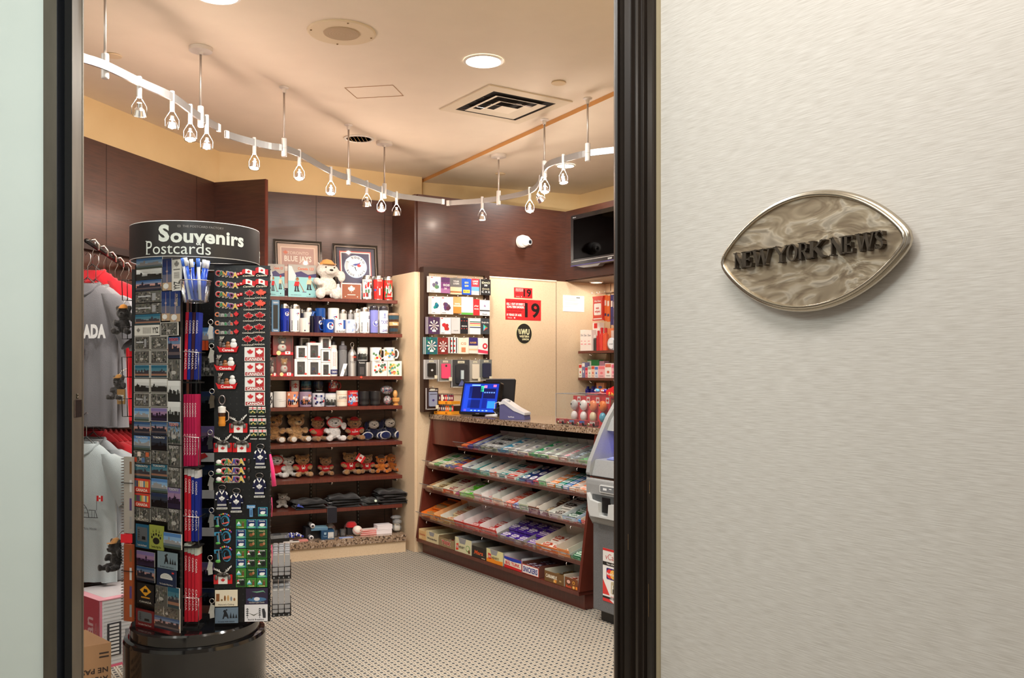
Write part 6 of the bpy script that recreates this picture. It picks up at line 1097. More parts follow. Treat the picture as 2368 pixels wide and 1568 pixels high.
# printed boxes on the bottom platform
def wave(b,w,h,y,c): b.pl([(-w/2,0),(w/2,0),(w/2,h*.35),(w*.1,h*.3),(-w*.2,h*.42),(-w/2,h*.3)],y,c)
BX=[(968,985,1222,1256,(222,180,120),(230,200,150),'tan display box with small red script',lambda b,w,h,y:[b.text('Crunchie',0,h*.62,h*.2,y,(190,60,50),.02,w=w*.8,shear=.2),b.rect(-w*.4,-w*.05,h*.1,h*.4,y,(232,200,150))]),(986,1013,1229,1261,(220,206,162),(226,214,176),'beige display box with cut-out top and dark lettering',lambda b,w,h,y:[b.text("Wunderbar",0,h*.42,h*.2,y,(50,40,60),.04,w=w*.85)]),(1014,1050,1243,1271,(150,130,94),(130,110,80),'olive-brown display box with red lettering',lambda b,w,h,y:[b.text('TWIX',-w*.0,h*.52,h*.48,y,(238,226,220),.07,w=w*.6),b.text('TWIX',-w*.0,h*.52,h*.44,y-.0005,(206,30,44),.03,w=w*.56)]),(1052,1090,1243,1283,(220,216,176),(150,152,154),'pale yellow display box with orange sign and green swirl',lambda b,w,h,y:[b.pl([(-w*.44,h*.1),(-w*.28,h*.16),(-w*.28,h*.7),(-w*.42,h*.62)],y,(226,60,30)),b.text('Oh',-w*.35,h*.42,h*.24,y-.0005,WHT,.03,w=w*.12),b.text('HENRY!',-w*.08,h*.42,h*.2,y,(60,50,40),.03,w=w*.36),b.circ(w*.3,h*.45,w*.13,y,(90,160,70),n=16,rz=h*.26),b.circ(w*.3,h*.47,w*.1,y-.0005,(220,216,176),n=16,rz=h*.2),b.circ(w*.38,h*.24,w*.06,y-.001,(120,70,40),n=8)]),(1091,1124,1259,1294,(44,40,36),(120,112,98),'black display box with orange script',lambda b,w,h,y:[b.text('Mars',0,h*.5,h*.32,y,(226,90,40),.05,w=w*.6,shear=.15),b.rect(-w*.4,w*.4,h*.3,h*.32,y,(150,130,100)),b.rect(w*.2,w*.45,h*.04,h*.12,y,(190,170,140))]),(1125,1163,1270,1309,(222,216,160),(160,160,158),'yellow and orange display box with red sign',lambda b,w,h,y:[wave(b,w,h,y,(236,140,30)),b.pl([(-w*.38,h*.3),(-w*.2,h*.3),(-w*.22,h*.75),(-w*.4,h*.8)],y-.0005,(206,40,30)),b.text('Oh',-w*.3,h*.52,h*.2,y-.001,WHT,.03,w=w*.12),b.text('HENRY!',w*.05,h*.48,h*.2,y-.0008,(110,70,30),.03,w=w*.44)]),(1166,1206,1284,1323,(206,30,34),(190,190,196),'blue, white and red display box with red lettering',lambda b,w,h,y:[b.rect(-w/2,w/2,h*.7,h,y,(30,60,170)),b.pl([(-w/2,h*.3),(w/2,h*.22),(w/2,h*.74),(0,h*.68),(-w/2,h*.78)],y-.0005,(236,226,206)),b.text('BIG TURK',0,h*.48,h*.26,y-.001,(206,24,34),.06,w=w*.84),b.text('Nestle',-w*.28,h*.72,h*.1,y-.001,(206,24,34),.02,w=w*.2)]),(1207,1247,1302,1336,(112,62,46),(100,60,50),'brown display box with large blue lettering',lambda b,w,h,y:[b.pl([(-w*.49,h*.05),(w*.49,h*.05),(w*.49,h*.95),(-w*.49,h*.95)],y,(206,60,50)),b.rect(-w*.46,w*.46,h*.1,h*.9,y-.0005,(238,234,230)),b.text('SNICKERS',0,h*.5,h*.5,y-.001,(40,44,130),.06,w=w*.84)]),(1259,1304,1321,1358,(112,80,44),(206,204,190),'brown-gold display box with white lettering',lambda b,w,h,y:[b.text('CARAMILK',-w*.13,h*.56,h*.32,y,(238,230,210),.05,w=w*.6),b.circ(w*.08,h*.24,w*.06,y,(226,150,60),n=10),b.circ(w*.02,h*.2,w*.04,y-.0003,(236,190,110),n=10),b.rect(w*.28,w*.38,h*.3,h*.44,y,(190,160,110))]),(1306,1345,1332,1372,(118,68,38),(206,196,180),'brown display box with rings and a row of rolls',lambda b,w,h,y:[b.circ(w*.2,h*.62,w*.1,y,(226,160,60),n=12,rz=h*.16),b.circ(w*.2,h*.62,w*.06,y-.0004,(118,68,38),n=12,rz=h*.1),b.circ(w*.2,h*.2,w*.1,y,(226,160,60),n=12,rz=h*.15),b.circ(w*.2,h*.2,w*.05,y-.0004,(236,200,150),n=12,rz=h*.08),b.circ(-w*.2,h*.6,w*.18,y,(80,40,30),n=12,rz=h*.26),b.circ(-w*.2,h*.62,w*.14,y-.0004,(220,170,150),n=12,rz=h*.18),b.text('Rolo',-w*.18,h*.17,h*.2,y-.0006,(236,90,60),.05,w=w*.4),b.rect(w*.36,w*.5,h*.08,h*.34,y-.0008,(236,130,40))])]
for i,(p0,p1,y0,y1,c,ci,lb,art) in enumerate(BX):
    yl=-.046; xa,za=hit(FU,p0,y0,yl); xb,_=hit(FU,p1,y1,yl); xb=min(xb,CL-.004); w=xb-xa-.003; h=hit(FU,(p0+p1)/2,(y0+y1)/2-(y1-y0)*.42,yl)[1]-.11; h=max(.07,min(.105,h)); d=.22
    t=thing('display_box',lb+' on the bottom shelf','display box',FU@TR((xa+xb)/2,yl,.1105))
    b=B(); b.box(-w/2,w/2,0,.002,0,h*.86 if i not in(3,5,1) else h,c); b.box(-w/2,-w/2+.002,.002,d,0,h,ci); b.box(w/2-.002,w/2,.002,d,0,h,ci); b.box(-w/2,w/2,d-.002,d,0,h,ci); b.box(-w/2+.002,w/2-.002,.002,d-.002,0,.002,ci)
    if i in(3,5,1): b.v=b.v; b.pl([(-w*.2,h*.62),(w*.12,h*.62),(w*.2,h*1.001),(-w*.28,h*1.001)],-.0006,(150,150,152))
    art(b,w,h*.86,-.001); b.build('carton',t)
    bc=[(190,140,60),(206,190,90),(150,60,50),(120,60,40),(34,34,34),(206,120,50),(190,40,40),(90,50,60),(110,80,50),(150,70,50)][i]; c2=[(226,190,90),(90,70,40),(226,200,180),(226,200,120),(90,90,90),(226,190,90),(226,220,220),(200,196,220),(200,160,90),(226,200,190)][i]
    key=pack('bar',min(.042,(w-.008)/ (2 if w<.12 else 3)),.1,.018,bc,c2)
    nn=2 if w<.12 else 3
    for r_ in range(2):
        for q in range(nn):
            zz=.0035+(h*.45 if i in(7,9) else h*.2); M=FU@TR((xa+xb)/2-w/2+.004+(w-.008)*(q+.5)/nn,yl+.06+r_*.103,.1105+zz)
            rec=PK[key]
            if rec[1] is None: rec[1]=rec[0].build('wrapped_bar',M=M); o=rec[1]
            else: o=rec[1].copy(); COL.objects.link(o); o.matrix_world=M
            tag(o,f'wrapped bar lying in the {lb}'[:118],'chocolate bar',f'bars inside the {lb}'[:90])
    b=B(); b.box(-w/2+.004,w/2-.004,.01,d-.01,.003,(h*.45 if i in(7,9) else h*.2),ci); b.build('filler_card',t)
# ---------------------------------------------------------------- things on the countertop
def onc(px,y): return hit(FU,px,960,y)[0]
# touch-screen till
xl=hit(FU,1047,955,.12)[0]; xr=hit(FU,1140,955,.12)[0]
Mt=FU@TR((xl+xr)/2-.005,.18,CT+.001,22)
t=thing('till_touchscreen','black touch-screen till with blue display on the counter','till',Mt); sw,sh=.33,.235
b=B(); b.T=Matrix.Translation((0,-.02,.012))@Matrix.Rotation(math.radians(-14),4,'X'); T0=b.T; b.rrect(-sw/2,sw/2,0,sh,.012,0,.035,(22,22,24),'blackgloss'); b.build('casing',t)
b=B(); b.T=T0; y=-.0012; b.rect(-sw*.46,sw*.46,sh*.08,sh*.95,y,(16,44,150),'screen')
for (a0,a1,c0,c1,c) in((-.42,-.22,.12,.9,(26,60,180)),(-.3,.05,.5,.86,(12,16,60)),(.08,.4,.5,.8,(12,18,66)),(-.3,.02,.2,.45,(10,26,96)),(.08,.2,.2,.48,(12,30,120)),(.22,.42,.2,.42,(40,120,220)),(-.25,-.02,.88,.92,(120,170,220)),(.0,.08,.78,.88,(60,200,150)),(.08,.16,.82,.9,(190,110,160)),(.32,.4,.85,.92,(206,100,150)),(.0,.08,.7,.77,(60,200,150)),(-.4,.42,.1,.15,(30,80,200)),(-.38,-.32,.1,.16,(190,110,170))): b.rect(sw*a0,sw*a1,sh*c0,sh*c1,y-.0008,c,'screen')
for i in range(5):
    b.rect(sw*(.1+.06*i),sw*(.14+.06*i),sh*.66,sh*.7,y-.0012,(90,130,210),'screen'); b.rect(sw*(-.2+.1*i),sw*(-.15+.1*i),sh*.11,sh*.14,y-.0012,(130,170,230),'screen')
b.build('display',t); b=B(); b.box(-.08,.08,.02,.12,0,.012,(26,26,28),'plastic'); b.box(-.03,.03,.045,.07,.012,.12,(26,26,28),'plastic'); b.build('foot',t)
b=B(); b.T=T0; b.text('acer',0,sh*.035,.008,-.0016,(150,150,160),.02,w=.03); b.build('lettering',t)
# customer display seen from behind
M2=FU@TR(onc(1150,.34)-.02,.36,CT+.001,40)
t=thing('customer_monitor','black monitor turned away, standing behind the till screen','monitor',M2)
b=B(); b.T=Matrix.Translation((0,0,.07))@Matrix.Rotation(math.radians(-16),4,'X'); T1=b.T; b.rrect(-.11,.11,0,.2,.01,0,.03,(24,22,24),'matte'); b.rrect(-.11,.11,.193,.2,.003,-.004,.034,(90,88,90),'satin'); b.build('back_cover',t)
b=B(); b.T=T1; b.rrect(-.06,.03,.03,.15,.008,-.018,0,(18,18,20),'matte'); b.circ(-.01,.12,.012,-.0186,(150,150,154),n=12); b.text('touch',-.01,.095,.01,-.0186,(130,130,134),.0,w=.03); b.build('cable_cover',t)
b=B(); b.box(-.1,.1,-.06,.1,0,.012,(30,30,32),'plastic'); b.box(-.035,.035,0,.03,.012,.14,(30,30,32),'plastic'); b.build('foot',t)
# pin pad / receipt terminal
M3=FU@TR(onc(1180,.14),.17,CT+.001,30)
t=thing('payment_terminal','grey and slate-blue wedge-shaped payment terminal with white top','payment terminal',M3)
def side(pts,x0,x1,b,col,mat='gloss'):
    n=len(pts); b.add([(x0,0+y,z) for y,z in pts]+[(x1,y,z) for y,z in pts],[tuple(range(n-1,-1,-1)),tuple(range(n,2*n))]+[(i,(i+1)%n,(i+1)%n+n,i+n) for i in range(n)],col,mat)
b=B(); b.T=Matrix.Rotation(math.radians(90),4,'Z'); side([(-.1,0),(.085,0),(.085,.095),(.05,.1),(-.02,.055),(-.095,.03)],-.045,.045,b,(84,84,124),'plastic'); b.build('base',t)
b=B(); b.T=Matrix.Rotation(math.radians(90),4,'Z'); side([(-.1,.031),(-.02,.057),(.05,.102),(.088,.097),(.088,.112),(.05,.125),(-.03,.078),(-.1,.046)],-.048,.048,b,(196,196,200),'gloss'); b.build('top_shell',t)
b=B(); b.ell((-.06,.0,.118),(.03,.035,.018),(170,170,176),'gloss',14,8); b.build('paper_dome',t); b=B(); b.text('VeriFone',0,.018,.01,-.0456,(214,214,224),.02,w=.045); b.build('lettering',t)
t=thing('telephone_handset','white corded handset with coiled cord before the terminal','handset',FU@TR(onc(1134,.1),.1,CT+.001,0)); b=B(); b.tube([(-.05,-.0,.012),(-.02,-.01,.016),(.03,-.005,.02),(.055,.02,.02)],[.012,.009,.009,.013],(206,206,208),'gloss',10); b.build('handle',t)
b=B(); b.tube([(.02+.05*math.cos(a*.25)*1+.008*math.cos(a*3),.05+.008*math.sin(a*3),.015+.075*a/26) for a in [i*.35 for i in range(74)]],.0026,(40,40,42),'plastic',5); b.build('coiled_cord',t)
b=B(); b.tube([(.0,.05,.01),(-.03,.05,.05),(-.02,.05,.1),(.03,.05,.11),(.05,.05,.08)],.003,(230,230,232),'plastic',6); b.build('white_cable',t)
# lighter cartons left of the till
for i,(z,lb) in enumerate(((0,'orange lighter tray, lower one beside the till'),(.075,'orange lighter tray, upper one beside the till'))):
    t=thing('lighter_tray',lb,'tray',FU@TR(onc(1023,.1),.14,CT+.001+z,18),'orange trays of lighters'); b=B(); b.box(-.085,.085,-.05,.05,0,.022,(238,160,40)); b.rect(-.08,.08,.003,.019,-.0506,(240,150,30)); b.text('BIC',-.06,.011,.012,-.0512,(60,30,20),.04,w=.02); b.text('BIC',.04,.011,.012,-.0512,(60,30,20),.04,w=.02); b.build('carton',t)
q=random.Random(9)
for i in range(16):
    z=.024 if i<8 else .099; j=i%8; c=q.choice([(206,50,50),(230,120,50),(90,90,110),(236,226,200),(120,40,60),(60,150,110)]); 
    M=FU@TR(onc(1023,.1),.14,CT+.001+z,18)@TR(-.072+j*.0206,-.02+.0*j,.0)
    t=thing('lighter','small patterned disposable lighter standing in an orange tray' ,'lighter',M,'disposable lighters in the orange trays'); hh=.05 if i<8 else .055
    b=B(); b.lathe([(.0001,0),(.0085,0),(.0085,hh*.8),(.0001,hh*.8)],c,'gloss',10); b.wrap=.0088; b.rect(-.006,.006,hh*.2,hh*.55,0,(236,226,210),'gloss'); b.build('body',t); b=B(); b.lathe([(.007,hh*.8),(.007,hh*.97),(.0001,hh)],(200,196,190),'steel',8); b.build('cap',t)
# acrylic case of round bubblegum heads, with toy cars
xa=hit(FU,1285,985,.09)[0]; xb=xa+.40
t=thing('acrylic_display_case','clear acrylic case of red candy novelties on the counter right end','display case',FU@TR(xa,.09,CT+.001)); hC=.185
b=B()
for q in(((0,0,0),(.4,0,0),(.4,0,hC),(0,0,hC)),((0,.2,0),(.4,.2,0),(.4,.2,hC),(0,.2,hC)),((0,0,0),(0,.2,0),(0,.2,hC),(0,0,hC)),((.4,0,0),(.4,.2,0),(.4,.2,hC),(.4,0,hC)),((0,0,hC),(.4,0,hC),(.4,.2,hC),(0,.2,hC))): b.add(list(q),[(0,1,2,3)],WHT,'clear')
b.build('panes',t); b=B()
for p in(((0,0,hC),(.4,0,hC)),((0,.2,hC),(.4,.2,hC)),((0,0,0),(0,0,hC)),((0,0,hC),(0,.2,hC))): b.tube(p,.0016,(226,226,226),'bag',4)
b.build('edges',t)
for i in range(4):
    x=xa+.06+i*.09; c=[(190,188,186),(236,234,230),(236,140,90),(240,130,60)][i]
    t=thing('candy_novelty',f'{["silver","white","orange","yellow-orange"][i]} round-headed candy toy on red card in the acrylic case','candy toy',FU@TR(x,.19,CT+.002),'candy toys in the acrylic case')
    b=B(); b.box(-.042,.042,.02,.024,0,.17,(222,60,66)); b.rect(.0,.03,.13,.165,.0194,WHT); b.leaf(.015,.147,.012,.0188,RED); b.build('backing_card',t)
    b=B(); b.ell((-.005,0,.115),(.03,.02,.032),c,'gloss',16,10); b.build('head',t); b=B(); b.ell((-.005,0,.05),(.026,.018,.03),[(226,222,220),(232,228,226),(222,206,170),(90,170,200)][i],'gloss',14,8); b.build('body',t)
    b=B(); b.ell((-.012,-.019,.12),(.006,.004,.006),BLK,'gloss',8,6); b.build('eye',t)
    t=thing('toy_car',f'red toy car pack, {ordn[i] if i else "first"} from the left at the counter front','toy car',FU@TR(xa+.045+i*.098,.105,CT+.002),'toy cars in front of the acrylic case')
    b=B(); b.rrect(-.042,.042,.006,.034,.006,-.014,.014,(206,60,64),'gloss'); b.rect(-.01,.038,.016,.03,-.0146,[(230,180,170),(150,170,210),(90,120,200),(236,214,206)][i],'gloss'); b.build('body',t)
    for s_ in(-.024,.026): b=B(); b.cyl((s_,-.015,.011),(s_,.015,.011),.011,(214,206,170) if s_<0 else (40,34,34),'steel' if s_<0 else 'plastic',14); b.build('wheel',t)
# candies heaped behind the case, energy shot box, figurine stand
q=random.Random(12)
for i in range(9):
    b=B(); c=q.choice([(60,40,130),(60,40,130),(236,226,216),(90,170,210),(226,90,60)]); b.ell((0,0,.012),(.032,.014,.012),c,'gloss',8,5); b.circ(0,.013,.01,-.0145,(236,230,226),'gloss',8,rz=.005); tag(b.build('wrapped_candy',M=FU@TR(xa+.10+.038*i,.33+.02*(i%2),CT+.19,q.random()*60-30)),'shiny wrapped sweet heaped behind the acrylic case','sweet','wrapped sweets behind the acrylic case')
t=thing('candy_riser','low brown stand holding the wrapped sweets behind the acrylic case','stand',FU@TR(xa+.25,.34,CT+.001)); b=B(); b.box(-.2,.24,-.05,.06,0,.187,(196,60,66)); b.build('box',t)
t=thing('energy_shot_box','red box with yellow lettering on the counter by the cash machine','box',FU@TR(hit(FU,1425,915,.3)[0],.3,CT+.16)); b=B(); b.prism([(-.07,0),(.09,0),(.09,.075),(.03,.085),(-.07,.045)],-.02,.05,(196,30,30)); b.text('5-hour',.0,.025,.022,-.0206,(240,210,80),.05,w=.09); b.build('carton',t); b=B(); b.box(-.06,.09,-.015,.045,-.155,-.001,(150,120,90)); b.build('riser',t)
t=thing('dog_figurine','small white dog figurine in a clear stand above the case','figurine',FU@TR(hit(FU,1424,890,.33)[0],.36,CT+.22)); b=B(); b.ell((0,0,.03),(.035,.018,.018),WHT,'gloss'); b.ell((.02,-.002,.062),(.014,.014,.02),WHT,'gloss'); b.ell((.02,-.004,.085),(.018,.016,.014),WHT,'gloss'); b.ell((-.045,0,.045),(.008,.006,.02),WHT,'gloss',8,6); b.build('body',t); b=B(); b.box(-.07,.07,-.03,.03,-.008,-.002,WHT,'bag'); b.box(-.07,-.066,-.03,.03,-.21,-.008,WHT,'bag'); b.box(.066,.07,-.03,.03,-.21,-.008,WHT,'bag'); b.build('clear_stand',t)
# ================================================================ cash machine
AX=2.115
t=thing('cash_machine','grey cash machine with blue-lit keypad half hidden by the door jamb','cash machine',FU@TR(AX,0,0))
def sideprof(b,pts,x0,x1,mat,col=G0,bev=.0):
    n=len(pts); xs=[x0,x1]; v=[(x0,y,z) for y,z in pts]+[(x1,y,z) for y,z in pts]
    b.add(v,[tuple(range(n-1,-1,-1)),tuple(range(n,2*n))],col,mat); b.add(v,[(i,(i+1)%n,(i+1)%n+n,i+n) for i in range(n)],col,mat,False)
def bevel(o,w,s=3): m=o.modifiers.new('bevel','BEVEL'); m.width=w; m.segments=s; m.limit_method='ANGLE'; m.angle_limit=.6; m.harden_normals=False; return o
b=B(); b.box(.0,.46,-.084,.42,.06,.56,G0,'panelgrey'); bevel(b.build('lower_cabinet',t),.006)
b=B(); b.box(.03,.44,-.05,.40,0,.0595,(28,27,27),'plastic'); b.build('plinth',t)
prof=[(.36,1.22),(.12,1.215),(.06,1.17),(.0,1.09),(-.05,1.0),(-.09,.92),(-.12,.86),(-.132,.80),(-.128,.785)]
lowp=[(-.128,.78),(-.13,.74),(-.125,.65),(-.11,.56),(-.086,.52),(.36,.52)]
b=B(); sideprof(b,(prof+[(.36,.785)])[::-1],-.0,.03,'lightgrey'); sideprof(b,(prof+[(.36,.785)])[::-1],.43,.46,'lightgrey'); bevel(b.build('side_cheek',t),.008)
inn=[(y+.018,z-.012) for y,z in prof[1:7]]
b=B(); 
cp=[(.36,1.205)]+inn+[(-.115,.785),(.36,.785)]
sideprof(b,[cp[0],cp[1],cp[2],cp[3],(-.01,1.02)]+[(.055,.99),(.06,.875),(-.09,.868),(-.115,.785),(.36,.785)][0:],.03,.43,'lightgrey'); b.build('console',t)
b=B(); sideprof(b,lowp[::-1],0,.46,'lightgrey'); bevel(b.build('dispenser_housing',t),.02,4)
b=B(); b.box(.0,.46,-.123,.3,.7805,.7845,(20,20,22),'plastic'); b.build('seam_gasket',t)
# blue lit recess, keypad
b=B(); b.add([(.04,.052,.985),(.42,.052,.985),(.42,.055,.88),(.04,.055,.88)],[(0,3,2,1)],(10,10,235),'screen'); b.build('blue_recess',t)
b=B(); b.T=Matrix.Translation((.1,-.07,.871))@Matrix.Rotation(math.radians(4),4,'X'); b.box(0,.2,0,.1,0,.005,(120,130,190),'plastic')
for i in range(4):
    for j in range(3): b.box(.012+.047*j,.048+.047*j,.008+.023*i,.026+.023*i,.005,.012,(150,160,206),'plastic')
b.build('keypad',t)
b=B(); b.ell((.2,.03,.98),(.03,.02,.006),(120,150,255),'glow',12,6); b.build('recess_lamp',t)
lamp('POINT','keypad_lamp',(FU@Vector((AX+.2,-.0,.955)))[:],.05,(.02,.02,1),shadow_soft_size=.02)
# instruction plate on the sloped face
sl=Matrix.Translation((.0,-.0,1.06)); p0=Vector((0,-.012,1.025)); p1=Vector((0,.042,1.105)); dd=(p1-p0); ang=math.atan2(dd.z,dd.y)-PI/2
b=B(); b.T=Matrix.Translation((.0,-.006,1.02))@Matrix.Rotation(ang,4,'X'); b.box(.09,.37,-.001,.004,.0,.095,(112,118,124),'plastic')
for i,s_ in enumerate(('INSERT CARD','AND FOLLOW','INSTRUCTIONS','ON THE SCREEN')): b.text(s_,.105,.075-.02*i-.006,.009,-.0018,(230,232,236),.03,al='l')
b.pl([(.20,.086),(.23,.086),(.22,.094),(.21,.094)],-.0018,WHT); b.build('instruction_plate',t)
b=B(); b.T=Matrix.Translation((.0,.055,1.115))@Matrix.Rotation(ang,4,'X'); b.rrect(.13,.42,0,.09,.01,-.012,.004,(90,92,96),'plastic'); b.build('screen_hood',t)
b=B(); b.T=Matrix.Translation((0,-.1,.83)); b.box(.22,.26,-.012,.0,0,.012,(206,208,210),'plastic'); b.build('lock_button',t)
b=B(); b.T=Matrix.Translation((0,-.131,.705)); b.rrect(.12,.25,0,.04,.006,-.004,.004,(206,208,208),'plastic'); b.rrect(.126,.244,.005,.035,.004,-.0055,-.004,(110,114,118),'plastic'); b.rect(.15,.18,.014,.026,-.0062,(214,216,218)); b.rect(.2,.22,.022,.027,-.0062,(214,216,218)); b.build('card_symbol_plate',t)
b=B(); pr=[(.03,.695),(.055,.66),(.125,.65),(.13,.60),(.135,.585),(.20,.585),(.205,.60),(.21,.65),(.33,.66),(.36,.695),(.36,.62),(.32,.59),(.28,.575),(.06,.575),(.04,.6)]
b.T=Matrix.Translation((0,0,0)); b.prism(pr[::-1],-.15,-.10,(188,190,190),'plastic'); b.build('tray_surround',t)
b=B(); b.box(.05,.34,-.1285,-.12,.655,.69,(70,74,76),'plastic'); b.box(.135,.2,-.131,-.12,.60,.68,(14,14,16),'plastic'); b.build('dispenser_slot',t)
# poster
def pos(px,py): return hit(FU,px,py,-.085)
xa,za=pos(1394.5,1266); _,zb=pos(1394.5,1388); xa-=AX; w,h=.26,za-zb
b=B(); b.T=Matrix.Translation((xa,-.0852,zb)); b.box(0,w,-.001,0,0,h,(236,234,232)); y=-.0014
b.rect(0,w,h*.955,h,y,(206,50,50)); b.text('vCash Group',w*.08,h*.85,h*.11,y,(200,90,90),.0,al='l'); b.rect(0,w,h*.68,h*.75,y,(30,28,28)); b.text('Your ATM & Payment Partner',w*.12,h*.715,h*.035,y-.0004,WHT,.03,al='l')
b.rrect(w*.12,w*.42,h*.43,h*.64,.006,y-.0008,y,(50,40,110)); b.circ(w*.22,h*.535,w*.095,y-.0012,(226,50,44),n=20); b.circ(w*.33,h*.535,w*.095,y-.0014,(236,180,90),n=20); b.text('MasterCard',w*.27,h*.535,h*.045,y-.002,WHT,.03,w=w*.26)
b.rrect(w*.26,w*.55,h*.17,h*.40,.008,y-.0008,y,(190,180,150)); b.text('Interac',w*.42,h*.32,h*.06,y-.0014,(60,56,50),.02,w=w*.2); b.rect(w*.3,w*.33,h*.19,h*.34,y-.0014,WHT); b.rect(w*.32,w*.35,h*.18,h*.27,y-.0018,(30,28,28))
b.pl([(0,h*.13),(w*.22,h*.13),(0,h*.42)],y,(214,60,56)); b.text('www.vCash.ca',w*.25,h*.12,h*.04,y-.0004,(206,90,90),.0,al='l'); b.rect(0,w,h*.06,h*.10,y-.0003,(30,28,28)); b.text('1-800-618-7950',w*.24,h*.08,h*.03,y-.0008,WHT,.03,al='l'); b.pl([(0,0),(w*.35,0),(w*.2,h*.06),(0,h*.06)],y,(206,50,50)); b.build('advert_panel',t)
b=B(); b.box(.02,.0,-.0,.0,0,0,G0) if 0 else None

# ================================================================ oval plaque
(xa,za),(xb,zb)=hit(FW,1663,608,-.03),hit(FW,2105,540,-.03); xt,zt=hit(FW,1885,446,-.03); xd,zd=hit(FW,1868,712,-.03)
cx,cz=(xa+xb)/2,(zt+zd)/2; hw,hh=(xb-xa)/2,(zt-zd)/2
t=thing('oval_wall_plaque','pointed oval brushed steel plaque with dark raised letters on the corridor wall','wall sign',FW@TR(cx,0,cz))
def vesica(s,n=40):
    R=(hw*hw+hh*hh)/(2*hh); a=math.asin(min(1,hw/R)); o=[]
    for i in range(n): th=-a+2*a*i/n; o.append((R*math.sin(th)*s,(R*math.cos(th)-(R-hh))*s))
    o=o+[(-x,-z) for x,z in o]; return o[::-1]
def rnd(p,k=2):
    for _ in range(k): n=len(p); p=[((p[i-1][0]+2*p[i][0]+p[(i+1)%n][0])/4,(p[i-1][1]+2*p[i][1]+p[(i+1)%n][1])/4) for i in range(n)]
    return p
def platemat():
    m,nt,b=nodes('plate'); L=nt.links.new; tc=N(nt,'ShaderNodeTexCoord'); wv=N(nt,'ShaderNodeTexNoise',i_Scale=14.,i_Detail=2.,i_Distortion=2.5); mp=N(nt,'ShaderNodeMapping'); mp.inputs['Rotation'].default_value=(0,.6,0); mp.inputs['Scale'].default_value=(.6,1,1.6)
    L(tc.outputs['Object'],mp.inputs[0]); L(mp.outputs[0],wv.inputs['Vector']); r=ramp(nt,[(.35,(178,160,138)),(.5,(206,190,166)),(.56,(226,214,196)),(.7,(180,168,152))]); L(wv.outputs['Fac'],r.inputs[0]); L(r.outputs[0],b.inputs['Base Color'])
    b.inputs['Metallic'].default_value=1; mr=N(nt,'ShaderNodeMapRange'); mr.inputs[3].default_value=.38; mr.inputs[4].default_value=.62; L(wv.outputs['Fac'],mr.inputs[0]); L(mr.outputs[0],b.inputs['Roughness'])
    bp=N(nt,'ShaderNodeBump'); bp.inputs['Strength'].default_value=.16; bp.inputs['Distance'].default_value=.01; L(wv.outputs['Fac'],bp.inputs['Height']); L(bp.outputs[0],b.inputs['Normal']); MATS['plate']=m
platemat()
P=rnd(vesica(.97),3); b=B(); b.prism(P,-.028,-.006,G0,'plate','plate' and (120,112,100)); b.build('plate',t)
b=B(); P2=rnd(vesica(1.0),3); b.tube([(x,-.022,z) for x,z in P2],.008,(196,186,170),'steel',10,True); b.tube([(x*.985,-.03,z*.985) for x,z in P2],.004,(206,196,180),'steel',8,True); b.build('rim',t)
b=B(); 
for sx_ in(-.6,.6): b.cyl((hw*sx_,-.006,0),(hw*sx_,0.0,0),.012,(90,84,76),'steel',10)
b.build('standoff',t)
# serif capitals from strokes
SG={'N':[(.08,0,.08,1,.09),(.08,1,.72,0,.2),(.72,0,.72,1,.09)],'E':[(.16,0,.16,1,.2),(.16,.96,.62,.96,.08),(.16,.5,.5,.5,.08),(.16,.04,.66,.04,.08),(.62,.96,.62,.76,.06),(.66,.04,.66,.26,.06),(.5,.62,.5,.38,.06)],'W':[(.06,1,.3,0,.18),(.3,0,.52,1,.08),(.52,1,.74,0,.18),(.74,0,.98,1,.08)],'Y':[(.06,1,.42,.48,.18),(.82,1,.42,.48,.08),(.42,.5,.42,0,.2)],'R':[(.16,0,.16,1,.2),(.16,.96,.5,.96,.08),(.16,.5,.5,.5,.08),(.5,.96,.64,.84,.14),(.64,.84,.64,.62,.16),(.64,.62,.5,.5,.14),(.42,.5,.74,.0,.18)],'K':[(.16,0,.16,1,.2),(.2,.42,.74,1,.08),(.36,.58,.8,0,.2)],'S':[(.6,.8,.42,.97,.08),(.42,.97,.2,.93,.1),(.2,.93,.12,.74,.16),(.12,.74,.3,.56,.18),(.3,.56,.56,.42,.2),(.56,.42,.62,.22,.16),(.62,.22,.46,.05,.1),(.46,.05,.24,.03,.08),(.24,.03,.1,.2,.08),(.62,.96,.62,.74,.06),(.08,.04,.08,.28,.06)]}
SERIF={'N':[(.08,0),(.06,1),(.72,1)],'E':[(.12,0),(.12,1)],'W':[(.06,1),(.52,1),(.98,1)],'Y':[(.06,1),(.82,1),(.42,0)],'R':[(.14,0),(.14,1),(.78,0)],'K':[(.14,0),(.14,1),(.76,1),(.82,0)],'S':[]}
def stroke(b,seg,x,z,h,wd,y0,y1,col):
    x0,z0,x1,z1,t_=seg; a=Vector((x+x0*wd,z+z0*h)); c=Vector((x+x1*wd,z+z1*h)); d=(c-a); d.normalize(); nn=Vector((-d.y,d.x))*t_*wd*.5
    b.prism([tuple(a-nn),tuple(c-nn),tuple(c+nn),tuple(a+nn)],y0,y1,col,'satin')
